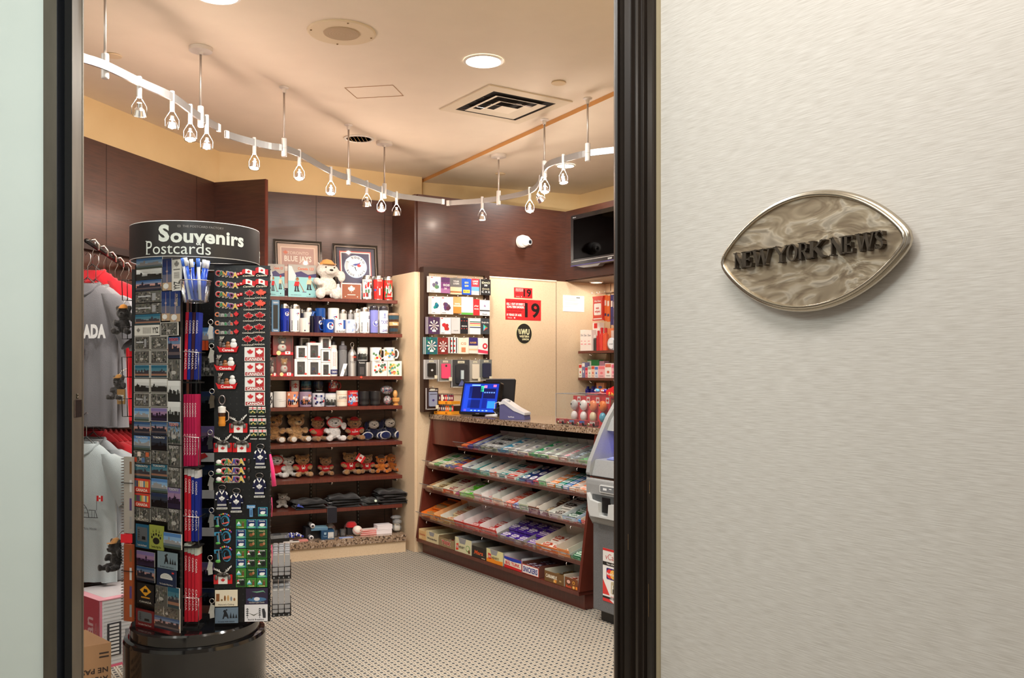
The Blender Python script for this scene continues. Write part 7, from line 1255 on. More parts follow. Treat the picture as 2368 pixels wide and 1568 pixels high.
def cap(ch,x,z,h,wd,parent):
    b=B(); c=(96,87,77); y0,y1=-.040,-.0285
    if ch=='O':
        n=28; o=[(x+wd*.42+wd*.42*math.cos(2*PI*i/n),z+h*.5+h*.52*math.sin(2*PI*i/n)) for i in range(n)]; q=[(x+wd*.42+wd*.24*math.cos(2*PI*i/n),z+h*.5+h*.46*math.sin(2*PI*i/n)) for i in range(n)]
        v=[(a,y0,e) for a,e in o]+[(a,y0,e) for a,e in q]+[(a,y1,e) for a,e in o]+[(a,y1,e) for a,e in q]; f=[]
        for i in range(n): j=(i+1)%n; f+=[(i,j,n+j,n+i),(i,i+2*n,j+2*n,j),(n+i,n+j,3*n+j,3*n+i)]
        b.add(v,f,c,'satin')
    else:
        for s_ in SG[ch]: stroke(b,s_,x,z,h,wd,y0,y1,c)
        for sx_,sz in SERIF[ch]: b.box(x+(sx_-.16)*wd,x+(sx_+.16)*wd,y0,y1,z+(0 if sz==0 else h*.95),z+(h*.05 if sz==0 else h),c,'satin')
    b.build('raised_letter',parent)
lt=[('N',1698,1722),('E',1717,1744),('W',1741,1779),('Y',1790,1822),('O',1818,1845),('R',1845,1871),('K',1870,1907),('N',1920,1952),('E',1950,1979),('W',1980,2020),('S',2021,2049)]
xA,_=hit(FW,1698,605,-.04); xB,_=hit(FW,2049,575,-.04); zA=hit(FW,1698,622,-.04)[1]; zB=hit(FW,2049,573,-.04)[1]
for ch,p0,p1 in lt:
    a=hit(FW,p0,600,-.04)[0]-cx; c_=hit(FW,p1,600,-.04)[0]-cx; f=(a+cx-xA)/(xB-xA); wd=(c_-a)*1.0
    cap(ch,a,zA+(zB-zA)*f-cz,.0335,wd*(1.12 if ch!='W' else .98),t)
# ================================================================ spinner stand
qa=lambda x,y:(180+x/3.0167,480+y/3.0154)
qb=lambda x,y:(180+x/2.58,960+y/2.579)
qc=lambda x,y:(400+x/4.127,580+y/4.126)
qd=lambda x,y:(400+x/4.357,940+y/4.356)
qe=lambda x,y:(400+x/4.78,1240+y/4.78)
RX,RY=-1.347,3.87
FA=FR(-1.571,3.784,-32.5); FBb=FR(-1.230,3.75,5.1)
t=thing('souvenir_spinner_stand','tall black revolving souvenir stand on a round base with curved header sign','display stand',Matrix.Translation((RX,RY,0)))
b=B(); b.lathe([(.0001,0),(.288,0),(.288,.225),(.283,.238),(.268,.242),(.0001,.242)],(20,19,19),'blackgloss',56); b.build('round_base',t)
b=B(); b.lathe([(.0001,.243),(.262,.243),(.262,.282),(.256,.29),(.0001,.291)],(22,21,21),'blackgloss',56); b.build('turntable',t)
b=B(); b.lathe([(.02,.29),(.02,1.8)],(24,24,25),'gloss',16)
b.build('centre_pole',t)
MI=Matrix.Translation((-RX,-RY,0))
def peg(F,w,z0,z1,nm,mirror=1):
    b=B(); b.T=MI@F; b.box(0,w,0,.012,z0,z1,(20,20,21),'plastic'); n=int((z1-z0)/.0254); m=int(w/.0254)
    for i in range(1,m+1):
        for j in range(n): b.rect(i*.0254-.012,i*.0254-.008,z0+.012+j*.0254,z0+.016+j*.0254,-.0004,(52,50,50),'plastic')
    for j in range(n): b.box(w-.004,w+.004,-.002,.002,z0+.01+j*.0254,z0+.016+j*.0254,(48,47,48),'gloss')
    b.build(nm,t)
peg(FA,.292,.305,1.785,'peg_panel'); peg(FBb,.226,.305,1.782,'peg_panel')
FCc=FR(-1.43,4.02,-3); peg(FCc,.26,.31,1.78,'peg_panel')
FS=FR(-1.012,3.775,104.5); peg(FS,.22,.305,1.77,'peg_panel')
FS2=FR(-1.578,3.80,112); b=B(); b.T=MI@FS2; b.box(0,.2,0,.012,.305,1.77,(20,20,21),'plastic'); b.build('peg_panel',t)
for px in(423,457): 
    X=(px-CX)/K*3.86; b=B(); b.box(X-RX-.008,X-RX+.008,3.86-RY,3.88-RY,.3,1.79,(16,16,17),'gloss'); b.build('upright_channel',t)
# header ring
R=.262; b=B(); n=64
zb0,zt0=1.802,1.942
for r_,c in((R,(38,36,36)),):
    v=[(r_*math.cos(2*PI*i/n),r_*math.sin(2*PI*i/n),z) for z in(zb0,zt0) for i in range(n)]; b.add(v,[(i,(i+1)%n,(i+1)%n+n,i+n) for i in range(n)],c,'plastic',True)
    v=[((r_-.004)*math.cos(2*PI*i/n),(r_-.004)*math.sin(2*PI*i/n),z) for z in(zb0,zt0) for i in range(n)]; b.add(v,[(i,i+n,(i+1)%n+n,(i+1)%n) for i in range(n)],(26,25,26),'plastic',True)
b.build('header_ring',t)
for z in(zb0,zt0): b=B(); b.tube([((R-.002)*math.cos(2*PI*i/n),(R-.002)*math.sin(2*PI*i/n),z) for i in range(n)],.0024,(206,206,204),'gloss',6,True); b.build('ring_edge',t)
b=B()
for a in range(4): b.tube([(0,0,1.80),(R*math.cos(a*PI/2+.4),R*math.sin(a*PI/2+.4),1.81)],.004,(30,30,30),'plastic',6)
b.build('ring_spokes',t)
b=B(); b.wrap=R+.0008; D_=math.radians; G2=(206,214,208)
for rot_ in(0,):
    b.text('S',R*D_(-8.2),1.894,.061,0,G2,.08,w=.046); b.text('ouvenirs',R*D_(-2.2),1.884,.052,0,G2,.055,w=.305,al='l')
    b.text('P',R*D_(-26.5),1.838,.055,0,G2,.0,w=.030,al='l'); b.text('ostcards',R*D_(-19),1.8335,.046,0,G2,.0,w=.232,al='l'); b.text('&',R*D_(21.5),1.858,.021,-.0006,(196,204,200),.04)
    for xx in(-26,): b.rect(R*D_(xx)-.004,R*D_(xx)+.018,1.8105,1.813,0,G2)
    b.rect(R*D_(-26.5)-.004,R*D_(-26.5)+.004,1.863,1.8655,0,G2)
    b.text('THE POSTCARD FACTORY',R*D_(8.2),1.921,.0085,0,(140,136,134),.0,w=.16,al='l'); b.rect(R*D_(4),R*D_(6.5),1.917,1.925,0,(130,126,124)); b.rect(R*D_(4.5),R*D_(6),1.919,1.923,-.0004,(38,36,36))
b.build('header_lettering',t)
b=B(); b.wrap=R+.0008; b.text('Souvenirs',R*D_(-66),1.865,.05,0,G2,.06,w=.3,al='r'); b.text('Postcards',R*D_(98),1.835,.05,0,G2,.0,w=.28,al='l'); b.build('header_lettering_sides',t)

SEED=[0]
def flatgood(F,zf,x0,x1,y0,y1,yl,name,label,cat,col,art,th=.0025,grp=None,m='gloss'):
    xa,za=hit(F,*zf(x0,(y0+y1)/2),yl); xb,_=hit(F,*zf(x1,(y0+y1)/2),yl); zt_=hit(F,*zf((x0+x1)/2,y0),yl)[1]; zb_=hit(F,*zf((x0+x1)/2,y1),yl)[1]; w,h=xb-xa-.0015,zt_-zb_-.0012
    b=B(); b.box(-w/2,w/2,0,th,0,h,col,m)
    if art: art(b,w,h,-.0005)
    return tag(b.build(name,M=F@TR((xa+xb)/2,yl,zb_)),label,cat,grp)
def pc(kind,border=None):
    def f(b,w,h,y):
        SEED[0]+=1; k=.0 if not border else .04
        scene(b,-w/2+w*k,w/2-w*k,h*k,h-h*k,y,kind,SEED[0],'gloss')
    return f
def yyz(vert):
    def f(b,w,h,y):
        b.rect(-w/2,w/2,0,h,y,(206,204,196))
        if vert: b.leaf(0,h*.84,w*.3,y-.0004,(120,118,114)); b.rect(-w*.35,w*.35,h*.66,h*.7,y-.0004,(110,108,104)); [b.rect(-w*.3,w*.3,h*(.4+.03*i),h*(.415+.03*i),y-.0004,(130,126,120)) for i in range(7)]; b.text('YYZ',0,h*.17,w*.62,y-.0004,(30,30,30),.04,w=h*.26,rot=PI/2)
        else: b.leaf(-w*.34,h*.5,h*.3,y-.0004,(120,118,114)); [b.rect(-w*.15+w*.05*i,-w*.13+w*.05*i,h*.2,h*.8,y-.0004,(130,126,120)) for i in range(7)]; b.text('YYZ',w*.34,h*.5,h*.5,y-.0004,(30,30,30),.05,w=w*.24)
    return f
def named(kind,txt,col=(220,216,200),zt_=.88,bg=None):
    def f(b,w,h,y):
        pc(kind)(b,w,h,y); b.text(txt,0,h*zt_,h*.13,y-.0018,col,.03,w=w*.75)
    return f
YA=-.012; gA='cards and magnets on the left panel of the stand'
A1=[(408,590,350,424,'day','blue panoramic card with skyline photos, top of left panel'),(408,586,426,501,'bw','black-and-white panoramic park card, second on left panel'),(405,584,503,579,'dusk','dusk panoramic card, upper of two with pink sky'),(403,582,581,662,'falls','grey waterfall panoramic card, upper of two'),(403,582,666,740,'falls','grey waterfall panoramic card, lower of two'),(400,575,742,816,'teal','teal dusk panoramic card above the white airport-code card')]
for x0,x1,y0,y1,k,lb in A1: flatgood(FA,qa,x0,x1,y0,y1,YA,'panoramic_postcard',lb,'postcard',(200,198,190),pc(k))
flatgood(FA,qa,395,570,818,893,YA,'airport_code_card','white horizontal card with letters YYZ on the left panel','postcard',(214,212,204),yyz(0))
flatgood(FA,qa,590,655,355,578,YA,'tower_postcard','tall blue tower card beside the upright white card, upper','postcard',(200,200,200),pc('tower'))
flatgood(FA,qa,657,724,360,580,YA,'airport_code_card','white upright card with sideways letters YYZ, top right of left panel','postcard',(214,212,204),yyz(1))
flatgood(FA,qa,584,643,582,790,YA,'tower_postcard','tall blue tower card under the first tower card','postcard',(200,200,200),pc('tower'))
flatgood(FA,qa,645,715,580,795,YA,'tower_booklet','dark navy upright card with small tower title','postcard',(50,54,90),lambda b,w,h,y:[pc('tower')(b,w,h,y),b.text('CN TOWER',w*.2,h*.7,w*.16,y-.0018,(206,190,140),.02,w=h*.4,rot=-PI/2)])
flatgood(FA,qa,575,700,797,893,YA,'city_magnet','square aerial city magnet with orange tower corner','magnet',(200,198,190),pc('aerial',1))
rowsA=[895,994,1093,1192,1292,1393,1495]; kinds=[('falls','aerial'),('aerial','aerial'),('teal','teal'),('bw','bw'),('falls','aerial'),('day','purple')]
OW=['first','second','third','fourth','fifth','sixth','seventh','eighth','ninth','tenth','eleventh','twelfth','thirteenth']
for i in range(6):
    for c,(x0,x1) in enumerate(((395-i*1,504-i*.5),(507-i*.3,628))): flatgood(FA,qa,x0,x1,rowsA[i],rowsA[i+1]-3,YA,'city_magnet',f'{dict(falls="grey collage",aerial="aerial city",teal="dusk skyline",bw="black-and-white skyline",day="green park",purple="violet lake")[kinds[i][c]]} magnet, {["left","middle"][c]} column, {OW[i]} row of the magnet grid','magnet',(196,194,186),pc(kinds[i][c],1),.004)
for i,(y0,y1,k,tl) in enumerate(((900,1052,'dusk','TORONTO'),(1055,1202,'aerial',None),(1205,1350,'bw',None),(1352,1492,'bw',None),(1494,1640,'day','TORONTO'))): flatgood(FA,qa,628,714,y0,y1,YA,'city_magnet',f'upright city magnet, right column of left panel, {OW[i]} from its top','magnet',(150,150,150),named(k,tl,(206,80,70)) if tl else pc(k),.004)
rB=[40,122,210,292,378,465,551,636]; kB=[('dusk','dusk'),('day','dark'),('red','aerial'),('teal','teal'),('CAN','day'),('CAN','dark'),('aerial','aerial')]
for i in range(7):
    for c,(x0,x1) in enumerate(((335-i*.6,432),(438,532+i*.8))):
        k=kB[i][c]
        def art(b,w,h,y,k=k,i=i,c=c):
            if k=='CAN':
                b.rect(-w/2,w/2,0,h,y,(206,60,44)); q=random.Random(i)
                for j in range(8): b.rect(-w*.42+w*.105*j,-w*.33+w*.105*j,h*.4,h*.85,y-.0004,q.choice([(230,180,90),(90,140,160),(60,60,90),(226,210,180),(90,150,90)]))
                b.text('CANADA',0,h*.18,h*.2,y-.0004,(240,232,214),.04,w=w*.7)
            elif k=='red': pc('aerial')(b,w,h,y); [b.rect(-w*.5+w*.25*j,-w*.3+w*.25*j,h*(.1+.45*(j%2)),h*(.45+.45*(j%2)),y-.0016,((206,80,50),(226,210,200),(80,110,150),(200,100,60))[j]) for j in range(4)]
            elif i in(1,3): named(k,'TORONTO')(b,w,h,y)
            elif i==6: pc(k)(b,w,h,y); b.text('TORONTO',0,h*.14,h*.18,y-.0018,(206,200,186),.03,w=w*.85)
            else: pc(k)(b,w,h,y)
        flatgood(FA,qb,x0,x1,rB[i],rB[i+1]-3,YA,'city_magnet',f'{dict(dusk="pink dusk harbour",day="pale skyline",dark="dark dome",red="red and grey collage",aerial="aerial city",teal="teal tower",CAN="red lettered")[k]} magnet, {["left","middle"][c]} column, {OW[i]} row of the lower grid','magnet',(190,188,180),art,.004)
for i,(y0,y1,k) in enumerate(((42,176,'aerial'),(180,310,'aerial'),(312,431,'aerial'),(433,558,'purple'),(560,690,'aerial'))): flatgood(FA,qb,536,613,y0,y1,YA,'city_magnet',f'upright city magnet, right column of the lower grid, {OW[i]} from its top','magnet',(120,118,116),named(k,'TORONTO',(200,196,190),.93),.004)
def icon(bg,kind,tt,ink):
    def f(b,w,h,y):
        b.rect(-w/2,w/2,0,h,y,bg)
        if kind in('bear','bear2'):
            s=min(w,h)
            b.pl([(-s*.26,h*.28),(-s*.18,h*.28),(-s*.12,h*.42),(s*.0,h*.42),(s*.06,h*.3),(s*.14,h*.3),(s*.1,h*.5),(s*.02,h*.68),(-s*.06,h*.84),(-s*.16,h*.86),(-s*.22,h*.76),(-s*.16,h*.68),(-s*.2,h*.5)],y-.0004,ink)
            for j in range(3): X=w*(.18+.12*j); b.pl([(X-w*.05,h*.32),(X+w*.05,h*.32),(X,h*(.72-.06*j))],y-.0004,ink)
            b.circ(0,h*.85,w*.04,y-.0004,ink,n=6)
        elif kind=='paw':
            b.circ(0,h*.36,w*.24,y-.0004,ink,n=12,rz=h*.14)
            for j in range(5): a=PI*(.12+.19*j); b.circ(w*.32*math.cos(a),h*.42+h*.22*math.sin(a),w*.06,y-.0004,ink,n=8,rz=h*.06); b.pl([(w*.36*math.cos(a)-w*.025,h*.5+h*.24*math.sin(a)),(w*.36*math.cos(a)+w*.025,h*.5+h*.24*math.sin(a)),(w*.42*math.cos(a),h*.58+h*.3*math.sin(a))],y-.0004,ink)
        elif kind=='igloo':
            b.circ(0,h*.5,w*.32,y-.0004,ink,n=16,rz=h*.26); b.rect(-w/2,w/2,0,h*.42,y-.0006,bg); b.rect(w*.14,w*.34,h*.42,h*.56,y-.0008,ink)
            for j in range(4): b.rect(-w*.28,w*.28,h*(.5+.06*j),h*(.508+.06*j),y-.001,bg)
            b.rect(w*.3,w*.42,h*.78,h*.88,y-.0008,(200,60,60))
        elif kind=='sign':
            b.pl([(0,h*.4),(w*.34,h*.66),(0,h*.92),(-w*.34,h*.66)],y-.0004,(226,160,40)); b.pl([(-w*.14,h*.58),(w*.14,h*.6),(w*.1,h*.74),(-w*.08,h*.76)],y-.0008,BLK); b.rect(-w*.26,w*.26,h*.3,h*.37,y-.0004,(200,140,40))
        elif kind=='woods':
            b.rrect(-w*.38,w*.38,h*.28,h*.88,w*.06,y-.0005,y,(90,96,100)); b.pl([(-w*.02,h*.36),(w*.26,h*.36),(w*.24,h*.5),(0,h*.5)],y-.0008,BLK); b.rect(-w*.26,-w*.24,h*.34,h*.8,y-.0008,BLK); [b.rect(-w*.32,-w*.18,h*(.45+.1*j),h*(.47+.1*j),y-.0008,BLK) for j in range(4)]
        elif kind=='line':
            b.rect(-w*.45,-w*.3,h*.32,h*.78,y-.0004,(130,80,40))
            for j,(c_,s_) in enumerate((((120,90,50),.14),((130,84,40),.36),((196,150,90),.38),((130,140,150),.28),((150,100,60),.2))): b.circ(-w*.2+w*.14*j,h*.32+h*s_*.5,w*.045,y-.0004,c_,n=8,rz=h*s_*.5)
        elif kind=='lake':
            b.circ(0,h*.3,w*.44,y-.0004,(70,110,150),n=16,rz=h*.14); b.circ(0,h*.33,w*.14,y-.0008,(214,214,220),n=10,rz=h*.12); b.pl([(-w*.3,h*.36),(-w*.2,h*.36),(-w*.25,h*.7)],y-.0008,(40,50,50)); b.pl([(-w*.25,h*.8),(0,h*.72),(w*.3,h*.78),(w*.4,h*.7),(w*.3,h*.86),(0,h*.8)],y-.0006,(110,160,130))
        elif kind=='hammock':
            for X in(-w*.38,w*.16): b.pl([(X-w*.012,h*.2),(X+w*.012,h*.2),(X,h*.86)],y-.0004,ink); [b.pl([(X-w*.07,h*(.35+.12*j)),(X+w*.07,h*(.35+.12*j)),(X,h*(.44+.12*j))],y-.0004,ink) for j in range(4)]
            b.pl([(-w*.34,h*.52),(-w*.1,h*.32),(w*.13,h*.52),(-w*.1,h*.4)],y-.0004,(110,110,104)); b.pl([(w*.3,h*.2),(w*.42,h*.2),(w*.42,h*.5),(w*.36,h*.76),(w*.26,h*.74),(w*.26,h*.6)],y-.0004,ink)
        if tt: b.text(tt,0,h*.12,h*.085,y-.001,ink if kind not in('igloo','sign','woods','lake') else (214,210,200),.01,w=w*.7)
    return f
for (x0,x1,y0,y1,bg,k,tt,ink,lb) in ((345,425,650,792,(30,90,120),'woods','Canadian Social Network',BLK,'teal-blue card with bear in dark woods'),(426,511,656,803,(150,160,70),'paw','Canadian High Five',BLK,'lime green card with black paw print'),(350,457,812,900,None,'purple','',BLK,'violet lake skyline card'),(350,458,905,992,None,'dusk','',BLK,'orange dusk skyline card'),(475,591,816,918,(120,140,150),'bear','In tune with nature',(24,26,30),'slate card with walking bear and trees'),(472,585,918,1021,(24,40,70),'igloo','The Canadian White House',(226,226,220),'navy card with white igloo'),(354,456,1004,1130,(22,22,24),'sign','CANADA',BLK,'black card with yellow diamond moose sign'),(345,456,1160,1262,(110,26,30),'woods','Canadian Fast Food',BLK,'maroon card with bear in dark frame'),(511,618,703,797,None,'day','',BLK,'grey coastal panorama card'),(463,534,1018,1136,None,'aerial','',BLK,'dark tower collage card'),(536,605,1026,1152,None,'teal','',BLK,'tall office tower card'),(458,608,1140,1208,None,'aerial','',BLK,'grey city panorama card near the panel foot'),(456,608,1205,1283,None,'dusk','',BLK,'blue and orange skyline card at the panel foot')):
    flatgood(FA,qb,x0,x1,y0,y1,YA-.004,'souvenir_card',lb+' on the left panel','card',bg or (190,188,180),icon(bg,k,tt,ink) if bg else pc(k),.004)
# ---- right panel
YBp=-.008
LC=[(206,60,60),(60,130,80),(220,150,60),(60,80,160),(130,60,110),(220,190,90)]
def letters(y_c,x0,x1,zf,lb,animals=False,small=False):
    xa,za=hit(FBb,*zf(x0,y_c),YBp); xb,_=hit(FBb,*zf(x1,y_c),YBp); w=xb-xa; b=B(); h=w*.17 if not animals else w*.15
    t2=thing('letter_magnet',lb,'magnet',FBb@TR((xa+xb)/2,YBp,za)); n=6; w6=w*(.78 if not animals else .6); xs=-w/2+(0 if not animals else w*.16)
    for i,ch in enumerate('CANADA'):
        X=xs+w6*(i+.5)/n; b.text(ch,X,-.08*w*(i/n) if not animals else 0,h*1.2,.0012,(196,190,180),.09,ext=.002); b.text(ch,X,-.08*w*(i/n) if not animals else 0,h,-.0004,LC[i],.06)
    b.build('letters',t2); b=B()
    if animals: b.ell((-w*.42,0,0),(w*.08,.004,h*.45),WHT,'gloss',10,6); b.box(-w*.5,-w*.33,-.001,.002,-h*.6,-h*.35,(80,140,80)); b.rect(w*.28,w*.34,h*.2,h*.7,-.001,RED); b.ell((w*.42,0,h*.1),(w*.05,.004,h*.5),(50,46,44),'gloss',8,5)
    else: b.box(w*.28,w*.38,-.001,.003,-h*.5,h*.1,RED); b.box(w*.39,w*.49,-.001,.003,-h*.35,h*.3,RED); b.leaf(w*.33,-h*.2,h*.2,-.0015,WHT); b.leaf(w*.44,0,h*.2,-.0015,WHT)
    b.build('ornaments',t2)
for i,y in enumerate((212,312,412,512)): letters(y,412,665,qc,f'rainbow CANADA letter magnet with tiny flags, {OW[i]} from the top')
for i,y in enumerate((560,650,735)): letters(y,432,790,qd,f'CANADA animal letter magnet with polar bear, {["upper","middle","lower"][i]} of three',True)
def obj_at(zf,x0,x1,y0,y1,name,label,cat,fn,F=None,yl=None,grp=None):
    F=F or FBb; yl=YBp if yl is None else yl
    xa,_=hit(F,*zf(x0,(y0+y1)/2),yl); xb,_=hit(F,*zf(x1,(y0+y1)/2),yl); zt_=hit(F,*zf((x0+x1)/2,y0),yl)[1]; zb_=hit(F,*zf((x0+x1)/2,y1),yl)[1]
    t2=thing(name,label,cat,F@TR((xa+xb)/2,yl,zb_),grp); fn(t2,xb-xa,zt_-zb_); return t2
for i,y in enumerate((560,650,735)):
    def fn(t2,w,h):
        b=B(); 
        for j,ch in enumerate('Canada'): b.text(ch,-w*.44+w*.125*j,h*.5,h*.62,.0012,(150,146,140),.12,ext=.0015); b.text(ch,-w*.44+w*.125*j,h*.5,h*.56,-.0004,[(226,120,70),(120,120,120),(180,180,176),(60,140,90),(90,90,100),(206,90,70)][j],.05)
        b.build('letters',t2); b=B(); b.leaf(w*.38,h*.5,w*.12,-.001,(206,36,44),rz=h*.5); b.prism([(w*.38+a*w*.12,h*.5+c*h*.5) for a,c in LEAF][::-1],-.0006,.002,(170,30,36)); b.build('leaf',t2)
    obj_at(qc,405,630,[575,658,742][i],[640,722,805][i],'word_magnet',f'pebble-lettered Canada magnet with red leaf, {["upper","middle","lower"][i]} of three','magnet',fn)
def flagm(t2,w,h):
    b=B(); n=8; 
    for i in range(n):
        u0,u1=i/n,(i+1)/n; f=lambda u:h*.12*math.sin(u*5); c=(200,34,40) if (u0<.25 or u0>=.74) else WHT; b.prism([(-w/2+w*u0,h*.3+f(u0)),(-w/2+w*u1,h*.3+f(u1)),(-w/2+w*u1,h*.86+f(u1)),(-w/2+w*u0,h*.86+f(u0))],-.001,.0025,c,'gloss')
    b.build('flag',t2); b=B(); b.leaf(0,h*.62,w*.14,-.0016,RED,'gloss'); b.build('leaf',t2); b=B(); b.text('Canada',0,h*.14,h*.2,-.003,(206,196,176),.05,w=w*.9,rot=.05,shear=.2); b.build('lettering',t2)
for i,(x0,x1,y0,y1) in enumerate(((660,786,172,248),(788,908,153,248),(664,786,268,352),(788,906,266,350))): obj_at(qc,x0,x1,y0,y1,'flag_magnet',f'waving red-and-white flag magnet, {["upper left","upper right","lower left","lower right"][i]} of four','magnet',flagm)
def leafm(alt):
    def f(t2,w,h):
        c=(196,28,36) if not alt else (226,90,70); b=B(); b.prism([(a*w*.5,h*.56+q*h*.46) for a,q in LEAF][::-1],-.002,.001,(214,206,196) if not alt else c,'gloss',c); b.leaf(0,h*.56,w*.44,-.0026,c,'gloss',rz=h*.41); b.leaf(0,h*.56,w*.2,-.003,tuple(int(v*.7) for v in c) if not alt else c,'gloss'); b.build('leaf',t2)
        b=B(); b.text('CANADA',0,h*.06,h*.14,-.003,(196,190,178),.06,w=w*.95); b.build('lettering',t2)
    return f
for i,(ya,yb_) in enumerate(((370,460),(470,568),(585,675),(698,790),(808,905))):
    for c in range(2): obj_at(qc,(678,782)[c]-6*i,(786,897)[c]-4*i,ya-(6 if c else 0),yb_-(6 if c else 0),'leaf_magnet',f'{"bright orange-red" if (c==1 and i<2) else "red"} maple leaf magnet, {["left","right"][c]} column, {OW[i]} row','magnet',leafm(c==1 and i<2))
def canoe(t2,w,h):
    b=B(); b.prism([(-w*.38,0),(w*.4,0),(w*.5,h*.38),(w*.38,h*.28),(-w*.38,h*.28),(-w*.5,h*.38)],-.007,.002,(200,30,36),'gloss'); b.build('canoe',t2)
    for nm,c,X,Z,r in(('beaver',(150,90,50),0,.36,.13),('polar_bear',(226,226,224),.26,.45,.17),('goose',(90,86,84),-.2,.34,.11)): b=B(); b.ell((w*X,-.002,h*Z),(w*r,.004,h*r*1.3),c,'gloss',10,6); b.ell((w*X,-.003,h*(Z+r*1.5)),(w*r*.7,.004,h*r*.8),c,'gloss',8,6); b.build(nm+'_figure',t2)
    b=B(); b.ell((-w*.36,-.002,h*.5),(w*.09,.004,h*.22),(90,82,76),'gloss',8,6); b.ell((-w*.34,-.003,h*.72),(w*.11,.004,h*.08),(90,82,76),'gloss',8,6)
    for q in(-1,0,1): b.tube([(-w*.3+q*w*.05,-.003,h*.8),(-w*.27+q*w*.09,-.003,h*.97)],w*.022,(206,200,190),'gloss',5)
    b.build('moose_figure',t2); b=B(); b.text('Canada',w*.02,h*.14,h*.15,-.0076,WHT,.04,w=w*.55); b.build('lettering',t2)
for i,(x0,x1,y0,y1) in enumerate(((423,628,812,968),(395,603,990,1142),(410,617,1162,1318))): obj_at(qc,x0,x1,y0,y1,'canoe_magnet',f'red canoe magnet with moose, beaver and polar bear, {["upper","middle","lower"][i]} of three','magnet',canoe)
for i,(y0,y1) in enumerate(((917,1054),(1062,1196),(1203,1337),(1344,1479))): flatgood(FBb,qc,680+i*1.5,878,y0,y1,YBp,'split_leaf_magnet',f'square red-and-white CANADA magnet with two leaves, {OW[i]} of four','magnet',(226,224,220),lambda b,w,h,y:[b.rect(-w*.46,w*.02,h*.3,h*.95,y,(226,224,222)),b.rect(w*.02,w*.46,h*.3,h*.95,y,(176,30,34)),b.rect(-w*.46,w*.46,h*.04,h*.28,y,(170,26,32)),b.leaf(-w*.22,h*.64,w*.17,y-.001,(196,30,36)),b.leaf(w*.24,h*.64,w*.19,y-.001,WHT),b.text('CANADA',0,h*.16,h*.17,y-.001,WHT,.06,w=w*.8)],.004)
def beer(t2,w,h):
    b=B(); b.tube([(w*.28*math.cos(a),0,h*.82+h*.14*math.sin(a)) for a in [2*PI*i/14 for i in range(14)]],w*.07,(150,140,140),'steel',6,True); b.build('opener_ring',t2)
    b=B(); b.lathe([(.0001,0),(w*.3,0),(w*.34,h*.08),(w*.3,h*.2),(w*.32,h*.3),(.0001,h*.3)],(206,130,40),'gloss',14); b.lathe([(w*.32,h*.3),(w*.34,h*.42),(.0001,h*.42)],(70,40,24),'gloss',14); b.lathe([(w*.34,h*.42),(w*.36,h*.6),(.0001,h*.64)],(232,228,222),'gloss',14); b.build('mug',t2); b=B(); b.tube([(w*.34,0,h*.14),(w*.6,0,h*.2),(w*.6,0,h*.42),(w*.34,0,h*.5)],w*.05,(170,150,140),'gloss',6); b.build('handle',t2)
obj_at(lambda x,y:(400+x/4.127,580+y/4.126),415,520,1368,1672,'beer_mug_opener','bottle opener magnet shaped like a beer mug','magnet',beer,yl=-.028)
def shield(t2,w,h):
    pr=lambda s:[(-w*.45*s,h*.95),(-w*.45*s,h*.4),(0,h*.2),(w*.45*s,h*.4),(w*.45*s,h*.95)]
    b=B(); b.prism(pr(1.05),-.002,.001,(196,190,170),'gloss'); b.pl(pr(.95),-.0026,(20,50,34),'gloss'); b.rect(-w*.42,w*.42,h*.68,h*.94,-.003,WHT,'gloss'); b.rect(-w*.42,w*.42,h*.78,h*.84,-.0034,RED); b.rect(-w*.05,w*.05,h*.68,h*.94,-.0034,RED)
    for X,Z in((0,.52),(-.2,.42),(.2,.42)): b.leaf(w*X,h*Z,w*.13,-.0034,(206,190,110))
    b.build('shield',t2); b=B(); b.text('ONTARIO',0,h*.07,h*.1,-.003,WHT,.04,w=w*.8); b.build('lettering',t2)
for i,(y0,y1) in enumerate(((-2,106),(115,220),(226,334))):
    for c in range(2): obj_at(qd,(763,850)[c]+i*4,(848,936)[c]+i*5,y0,y1,'shield_magnet',f'dark green shield magnet with red cross, {["left","right"][c]} column, {OW[i]} row','magnet',shield)
def moosef(t2,w,h):
    b=B(); 
    for (a,c,col) in((-.5,-.25,RED),(-.25,.25,WHT),(.25,.5,RED)): b.box(w*a,w*c,-.001,.002,0,h*.5,col,'gloss')
    b.leaf(0,h*.2,w*.13,-.002,RED); b.build('flag',t2)
    b=B(); b.ell((0,-.004,h*.52),(w*.36,.006,h*.13),(76,70,64),'gloss',12,6); b.ell((w*.08,-.008,h*.5),(w*.14,.006,h*.12),(48,42,40),'gloss',10,6)
    for q in(-1,1): b.ell((q*w*.35,-.005,h*.36),(w*.09,.005,h*.14),(96,92,88),'gloss',8,6)
    b.build('moose_head',t2); b=B(); 
    for q in(-1,1):
        b.tube([(q*w*.08,-.004,h*.62),(q*w*.28,-.004,h*.74),(q*w*.42,-.004,h*(.8 if q<0 else .95))],h*.035,(206,204,200),'gloss',6)
        for j in range(4): X=q*w*(.18+.09*j); Z=h*(.7+.03*j+(.04*j if q>0 else 0)); b.tube([(X,-.004,Z),(X+q*w*.01,-.004,Z+h*.1)],h*.025,(214,212,206),'gloss',5)
    b.build('antlers',t2)
for i,(zf,x0,x1,y0,y1) in enumerate(((qd,568,750,80,264),(qd,411,594,275,460),(qd,602,785,275,460),(qe,450,655,325,528))): obj_at(zf,x0,x1,y0,y1,'moose_flag_magnet',f'magnet of a moose hugging a flag, {["highest one, beside the shields","left one of the middle pair","right one of the middle pair","lowest one, beside the animal magnets"][i]}','magnet',moosef)
